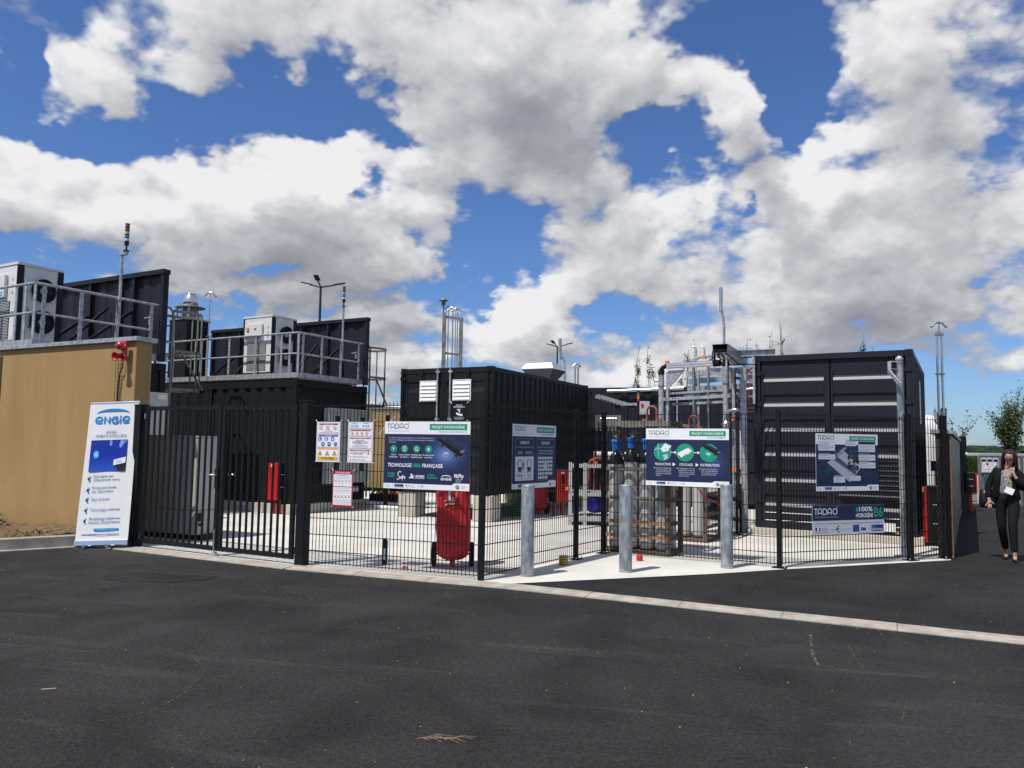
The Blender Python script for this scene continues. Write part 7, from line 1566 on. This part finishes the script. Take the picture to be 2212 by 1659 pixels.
for i, (x, y, h, lab) in enumerate(((6.0, 35, 6.1, 'slender budding poplar above the rear container, left of the pipe frame'), (8.15, 35, 6.5, 'slender budding poplar rising behind the pipe frame hooks'), (11.0, 35, 6.6, 'thin bare sapling top just left of the white strip container roof'), (12.2, 35, 7.3, 'tall bare twigs above the left half of the white strip container roof'), (16.3, 35, 6.8, 'budding twigs above the right half of the white strip container roof'))):
    t = thing('slender_tree', lab, 'tree', (x, y, 0.1), 0, 'slender trees behind the containers'); rt = random.Random(30+i); mb = MB(); tips = []
    for s in range(6 if i in (0, 3) else 5):
        a = rt.uniform(0, 2*PI); k = rt.uniform(0.3, 1); top = Vector((math.cos(a)*0.42*k, math.sin(a)*0.42*k, h*(1-0.25*k*rt.random()))); base = Vector((0, 0, rt.uniform(0.2, 1.6)))
        pts = [base.lerp(top, j/7)+Vector((rt.gauss(0, .03), rt.gauss(0, .03), 0))+Vector((math.cos(a), math.sin(a), 0))*0.38*k*math.sin(PI*j/7) for j in range(8)]
        mb.tube(pts, [0.028*(1-j/9) for j in range(8)], 5, 0, False); tips.append(pts[3:])
        for q in range(6): j = rt.randint(3, 6); p = pts[j]; e = p+Vector((rt.gauss(0, .12), rt.gauss(0, .12), rt.uniform(.2, .5))); mb.tube([p, e], [0.009, 0.004], 4, 0, False); tips.append([p, e])
    mb.build('trunk', M_['bark'], t); leaves(tips, 950 if i < 2 else (130 if i == 3 else 420), 0.085, rt, 0.05).build('crown', M_['leafd'] if i > 1 else M_['leaf'], t)

# ================================================================= PERSON
skin = mat('skin', (0.46, 0.27, 0.20), 0.5, spec=0.35, var=0.1, vscale=12)
cloth_black = mat('black_wool', (0.0065, 0.007, 0.008), 0.85, spec=0.2, var=0.3, vscale=14, bump=0.3, bscale=60)
cloth_trs = mat('charcoal_trousers', (0.009, 0.011, 0.0125), 0.8, spec=0.2, var=0.25, vscale=8, bump=0.25, bscale=30)
hairm = mat('dark_brown_hair', (0.014, 0.007, 0.006), 0.45, spec=0.35, col2=(0.030, 0.011, 0.009, 1), vscale=9, stretch=(5, 5, 0.7), bump=0.5, bscale=30)
def pattern_top():
    M = bpy.data.materials.new('patterned_blouse'); M.use_nodes = True; t = M.node_tree; bs = t.nodes['Principled BSDF']; tc = t.nodes.new('ShaderNodeTexCoord')
    w = nd(t, 'ShaderNodeTexNoise', {'Vector': tc.outputs['Object'], 'Scale': 38.0, 'Detail': 1.0, 'Distortion': 1.6})
    r = t.nodes.new('ShaderNodeValToRGB'); t.links.new(w.outputs[0], r.inputs[0]); r.color_ramp.interpolation = 'CONSTANT'
    r.color_ramp.elements[0].color = (0.36, 0.355, 0.38, 1); r.color_ramp.elements[1].position = 0.46; r.color_ramp.elements[1].color = (0.02, 0.02, 0.045, 1); e = r.color_ramp.elements.new(0.57); e.color = (0.24, 0.235, 0.26, 1)
    t.links.new(r.outputs[0], bs.inputs['Base Color']); bs.inputs['Roughness'].default_value = 0.8
    return M
def skinned(name, V, E, mt, parent, root=0, sub=2, label=None):
    """V: list of ((x,y,z), rx, ry)"""
    me = bpy.data.meshes.new(name); me.from_pydata([v[0] for v in V], E, []); me.materials.append(mt)
    o = bpy.data.objects.new(name, me); link(o, parent)
    sk = o.modifiers.new('skin', 'SKIN'); sk.use_smooth_shade = True; sk.branch_smoothing = 0.4
    if not me.skin_vertices: me.skin_vertices.add() if hasattr(me.skin_vertices, 'add') else None
    lay = me.skin_vertices[0].data
    for i, v in enumerate(V): lay[i].radius = (v[1], v[2]); lay[i].use_root = (i == root)
    s = o.modifiers.new('sub', 'SUBSURF'); s.levels = sub; s.render_levels = sub
    return o
def chain(V, E, start, pts):
    prev = start
    for p in pts:
        V.append(p); E.append((prev, len(V)-1)); prev = len(V)-1
    return prev
pr = thing('person', 'woman in black jacket and trousers walking with her hand raised to her chin', 'person', (7.14, 11.12, 0.004), -32.7)
V = [((0.0, 0.0, 0.93), .10, .08)]; E = []
ch_ = chain(V, E, 0, [((0.0, 0.0, 1.06), .09, .07), ((0.0, 0.0, 1.18), .085, .06), ((0.005, 0.0, 1.275), .045, .045)])
nk = chain(V, E, ch_, [((0.02, -0.012, 1.345), .042, .045), ((0.033, -0.035, 1.385), .052, .060), ((0.037, -0.032, 1.445), .066, .078), ((0.037, -0.020, 1.50), .060, .070), ((0.037, -0.018, 1.535), .035, .040)])
def hand(V, E, wrist, palm, dirs, side):
    w = chain(V, E, wrist, [(palm, .026, .018)])
    for base, k1, k2 in dirs: chain(V, E, w, [(base, .0095, .0095), (k1, .0085, .0085), (k2, .0070, .0070)])
# her right arm hanging (image left)
a = chain(V, E, ch_, [((-0.13, 0.0, 1.270), .030, .030), ((-0.205, 0.015, 1.15), .040, .040), ((-0.235, 0.005, 1.05), .034, .034), ((-0.238, -0.03, 0.93), .026, .026), ((-0.232, -0.045, 0.865), .020, .022)])
hand(V, E, a, (-0.228, -0.055, 0.825), [((-0.253, -0.058, 0.80), (-0.268, -0.066, 0.777), (-0.278, -0.072, 0.757)), ((-0.238, -0.060, 0.786), (-0.242, -0.070, 0.758), (-0.244, -0.076, 0.737)), ((-0.224, -0.060, 0.783), (-0.223, -0.070, 0.754), (-0.222, -0.076, 0.733)), ((-0.210, -0.058, 0.788), (-0.206, -0.068, 0.762), (-0.203, -0.074, 0.744)), ((-0.198, -0.055, 0.822), (-0.180, -0.062, 0.806), (-0.168, -0.068, 0.790))], -1)
# her left arm folded up, hand at the mouth
a = chain(V, E, ch_, [((0.12, 0.0, 1.265), .030, .030), ((0.175, -0.02, 1.14), .040, .040), ((0.180, -0.07, 1.03), .036, .036), ((0.130, -0.15, 1.13), .028, .028), ((0.085, -0.165, 1.215), .020, .022)])
hand(V, E, a, (0.066, -0.160, 1.262), [((0.076, -0.163, 1.295), (0.062, -0.158, 1.318), (0.044, -0.142, 1.322)), ((0.060, -0.170, 1.295), (0.042, -0.168, 1.312), (0.026, -0.152, 1.312)), ((0.046, -0.172, 1.284), (0.028, -0.170, 1.296), (0.014, -0.156, 1.294)), ((0.036, -0.170, 1.270), (0.020, -0.167, 1.279), (0.008, -0.156, 1.276)), ((0.084, -0.150, 1.288), (0.088, -0.140, 1.312), (0.080, -0.126, 1.336))], 1)
# legs and feet
l = chain(V, E, 0, [((-0.085, 0.01, 0.86), .075, .075), ((-0.085, 0.02, 0.66), .062, .062), ((-0.085, 0.02, 0.48), .045, .048), ((-0.062, 0.11, 0.28), .038, .042), ((-0.045, 0.20, 0.11), .026, .028), ((-0.045, 0.205, 0.055), .026, .030), ((-0.052, 0.13, 0.030), .027, .020)])
l = chain(V, E, 0, [((0.075, -0.01, 0.86), .075, .075), ((0.055, -0.05, 0.66), .062, .062), ((0.045, -0.09, 0.48), .045, .048), ((0.052, -0.09, 0.28), .038, .042), ((0.060, -0.09, 0.11), .026, .028), ((0.060, -0.09, 0.055), .026, .030), ((0.062, -0.17, 0.030), .027, .020)])
skinned('body', V, E, skin, pr)
# trousers
V = [((0.0, 0.0, 0.90), .148, .11)]; E = []
chain(V, E, 0, [((0.0, -0.005, 1.0), .128, .108)])
chain(V, E, 0, [((-0.090, 0.01, 0.82), .088, .088), ((-0.090, 0.02, 0.66), .074, .076), ((-0.086, 0.02, 0.48), .056, .060), ((-0.064, 0.11, 0.28), .050, .054), ((-0.047, 0.185, 0.135), .043, .046)])
chain(V, E, 0, [((0.080, -0.01, 0.82), .088, .088), ((0.058, -0.05, 0.66), .074, .076), ((0.046, -0.09, 0.48), .058, .062), ((0.053, -0.09, 0.28), .052, .056), ((0.060, -0.09, 0.125), .045, .048)])
skinned('trousers', V, E, cloth_trs, pr)
# blouse
V = [((0.0, -0.018, 0.90), .148, .118)]; E = []; chain(V, E, 0, [((0.0, -0.022, 1.02), .118, .106), ((0.0, -0.024, 1.14), .118, .106), ((0.0, -0.014, 1.24), .105, .080), ((0.005, -0.008, 1.295), .06, .055)])
skinned('blouse', V, E, pattern_top(), pr)
# jacket: two fronts, back and sleeves
V = [((0.0, 0.045, 0.90), .135, .085)]; E = []
up_ = chain(V, E, 0, [((0.0, 0.04, 1.02), .12, .085), ((0.0, 0.032, 1.16), .125, .085), ((0.0, 0.022, 1.285), .10, .072)])
chain(V, E, up_, [((-0.125, 0.005, 1.285), .060, .056), ((-0.195, 0.015, 1.15), .052, .050), ((-0.238, 0.005, 1.04), .050, .048), ((-0.240, -0.028, 0.93), .044, .042), ((-0.235, -0.04, 0.875), .040, .036)])
chain(V, E, up_, [((0.120, 0.005, 1.280), .060, .056), ((0.180, -0.015, 1.15), .060, .058), ((0.190, -0.065, 1.02), .056, .054), ((0.140, -0.138, 1.11), .046, .044), ((0.102, -0.160, 1.18), .038, .036)])
skinned('jacket', V, E, cloth_black, pr)
for sx, pts in ((-1, [(-0.095, -0.03, 1.30), (-0.118, -0.075, 1.18), (-0.135, -0.065, 1.05), (-0.145, -0.055, 0.93), (-0.148, -0.035, 0.86)]), (1, [(0.085, -0.04, 1.29), (0.085, -0.080, 1.18), (0.085, -0.085, 1.05), (0.105, -0.075, 0.93), (0.118, -0.055, 0.85)])):
    V = [(pts[0], .030, .022)]; E = []; chain(V, E, 0, [(p, .052 if i < 3 else .056, .030) for i, p in enumerate(pts[1:])]); skinned('jacket_front', V, E, cloth_black, pr)
# face and hair; the head bows towards her left hand
hm = TR(0.037, -0.030, 1.452) @ Matrix.Rotation(math.radians(22), 4, 'X') @ Matrix.Rotation(math.radians(-8), 4, 'Z')
mb = MB().lathe([(0.001, -0.098), (0.030, -0.094), (0.048, -0.075), (0.058, -0.045), (0.066, 0.0), (0.069, 0.035), (0.062, 0.075), (0.040, 0.10), (0.001, 0.11)], 24, sy=1.16)
for i, v_ in enumerate(mb.v):
    x, y, z = v_
    if y < -0.04 and abs(x) < 0.013 and -0.035 < z < 0.02: mb.v[i] = (x, y-0.016*(0.02-z)/0.05, z)
    if y < -0.03 and 0.012 < abs(x) < 0.045 and 0.0 <= z < 0.05: mb.v[i] = (x, y+0.006, z)
hd = mb.xf(hm).build('face', skin, pr)
MB().lathe([(0.001, -0.016), (0.009, -0.010), (0.008, 0.004), (0.003, 0.022)], 10, sy=1.3).xf(hm @ TR(0, -0.082, -0.012)).build('nose', skin, hd)
MB().lathe([(0.001, -0.006), (0.020, -0.001), (0.020, 0.001), (0.001, 0.005)], 12, sy=0.35).xf(hm @ TR(0, -0.068, -0.046)).build('mouth', mat('lips', (0.34, 0.14, 0.12), 0.4), hd)
for sx in (-1, 1):
    MB().lathe([(0.001, -0.008), (0.011, 0.0), (0.001, 0.008)], 10, sy=0.5).xf(hm @ TR(sx*0.028, -0.074, 0.014)).build('eye', M_['black'], hd)
    MB().lathe([(0.001, -0.025), (0.010, -0.01), (0.012, 0.012), (0.001, 0.025)], 10, sx=0.5).xf(hm @ TR(sx*0.070, 0.0, -0.002)).build('ear', skin, hd)
gl_ = MB()
for sx in (-1, 1):
    gl_.tube([tuple(hm @ Vector((sx*0.030+0.026*math.cos(a*PI/8), -0.094, 0.012+0.018*math.sin(a*PI/8)))) for a in range(17)], 0.0028, 6); gl_.tube([tuple(hm @ Vector(p)) for p in ((sx*0.056, -0.092, 0.016), (sx*0.072, -0.02, 0.014))], 0.0025, 6)
gl_.tube([tuple(hm @ Vector(p)) for p in ((-0.006, -0.095, 0.014), (0.006, -0.095, 0.014))], 0.003, 6); gl_.build('glasses', M_['black'], pr)
# hair cap with long strands down to the shoulders, open at the face
mb = MB(); n = 36; rows = []
prof = [(0.004, 0.125), (0.040, 0.120), (0.068, 0.098), (0.082, 0.060), (0.088, 0.015), (0.090, -0.035), (0.093, -0.085), (0.095, -0.130), (0.088, -0.165), (0.070, -0.185)]
rh = random.Random(9)
for i, (r, z) in enumerate(prof):
    for j in range(n):
        th = 2*PI*j/n; x, y = r*math.sin(th), -r*math.cos(th)*1.16
        open_ = max(0.0, 1-abs(((th+PI) % (2*PI))-PI)/0.85)      # angle measured from the face (-y)
        if i >= 3: 
            f = min(1, open_*3); y = y+f*0.03*(1 if i > 3 else 0.4); 
        w = 1.10+0.03*math.sin(th*9+i*0.3)+rh.uniform(-.01, .01); mb.v.append((x*w, y*w+0.008, z+0.010*math.sin(th*7) * (i > 6)))
for i in range(len(prof)-1):
    for j in range(n):
        th = 2*PI*(j+0.5)/n; d_ = abs(((th+PI) % (2*PI))-PI)
        if i >= 3 and d_ < (0.70 if i < 6 else 0.55): continue
        if i == 2 and d_ < 0.45: continue
        mb.f.append([i*n+j, i*n+(j+1) % n, (i+1)*n+(j+1) % n, (i+1)*n+j]); mb.m.append(0); mb.sm.append(True)
mb.xf(hm @ Matrix.Rotation(math.radians(-10), 4, 'X'))
ho = mb.build('hair', hairm, pr); so_ = ho.modifiers.new('solid', 'SOLIDIFY'); so_.thickness = 0.018; so_.offset = 0.5; sb_ = ho.modifiers.new('sub', 'SUBSURF'); sb_.levels = 1; sb_.render_levels = 1
# lanyard, badge, bag, shoes
MB().tube([(-0.005, -0.085, 1.29), (0.015, -0.125, 1.18), (0.040, -0.135, 1.08), (0.045, -0.135, 1.03)], 0.006, 6).build('lanyard', M_['yellow'], pr)
MB().box(-0.055, 0.055, -0.004, 0.004, -0.09, 0.0, 0, TR(0.040, -0.142, 1.035) @ Matrix.Rotation(math.radians(24), 4, 'Y') @ Matrix.Rotation(math.radians(-10), 4, 'X')).build('badge', M_['white'], pr, bevel=0.003)
for (fx, fy, rz_) in ((-0.052, 0.150, -6), (0.062, -0.150, 8)):
    mb = MB().lathe([(0.001, 0.0), (0.030, 0.0), (0.036, 0.012), (0.033, 0.028), (0.026, 0.034)], 24, sy=2.9)
    mb.v = [(x*(1-0.25*max(0, -y/0.1)), y, z) for x, y, z in mb.v]; mb.xf(TR(fx, fy, 0.0) @ RZ(rz_)); mb.build('shoe', M_['black'], pr)
bg_ = thing('handbag', 'black handbag hanging at the side of the woman behind her lowered hand', 'bag', (7.14, 11.12, 0.0), -32.7)
mb = MB(); n = 20; prof = [(0.09, 0.03, 0.74), (0.12, 0.05, 0.755), (0.125, 0.06, 0.82), (0.115, 0.055, 0.92), (0.105, 0.035, 0.99), (0.10, 0.012, 1.0)]
for (a_, b_, z) in prof:
    for j in range(n): th = 2*PI*j/n; mb.v.append((-0.235+a_*math.copysign(abs(math.cos(th))**.6, math.cos(th)), 0.055+b_*math.copysign(abs(math.sin(th))**.6, math.sin(th)), z+0.008*math.sin(3*th)))
for i in range(len(prof)-1):
    for j in range(n): mb.f.append([i*n+j, i*n+(j+1) % n, (i+1)*n+(j+1) % n, (i+1)*n+j]); mb.m.append(0); mb.sm.append(True)
mb.f += [list(range(n))[::-1], list(range((len(prof)-1)*n, len(prof)*n))]; mb.m += [0, 0]; mb.sm += [False, False]
mb.build('bag_body', mat('black_leather', (0.010, 0.009, 0.009), 0.38, spec=0.5, var=0.3, vscale=15, bump=0.2), bg_)
MB().tube([(-0.29, 0.06, 0.98), (-0.225, 0.075, 1.12), (-0.165, 0.06, 1.30), (-0.12, 0.0, 1.345), (-0.10, -0.05, 1.28)], 0.008, 6).build('strap', M_['black'], bg_)

finish_signs()
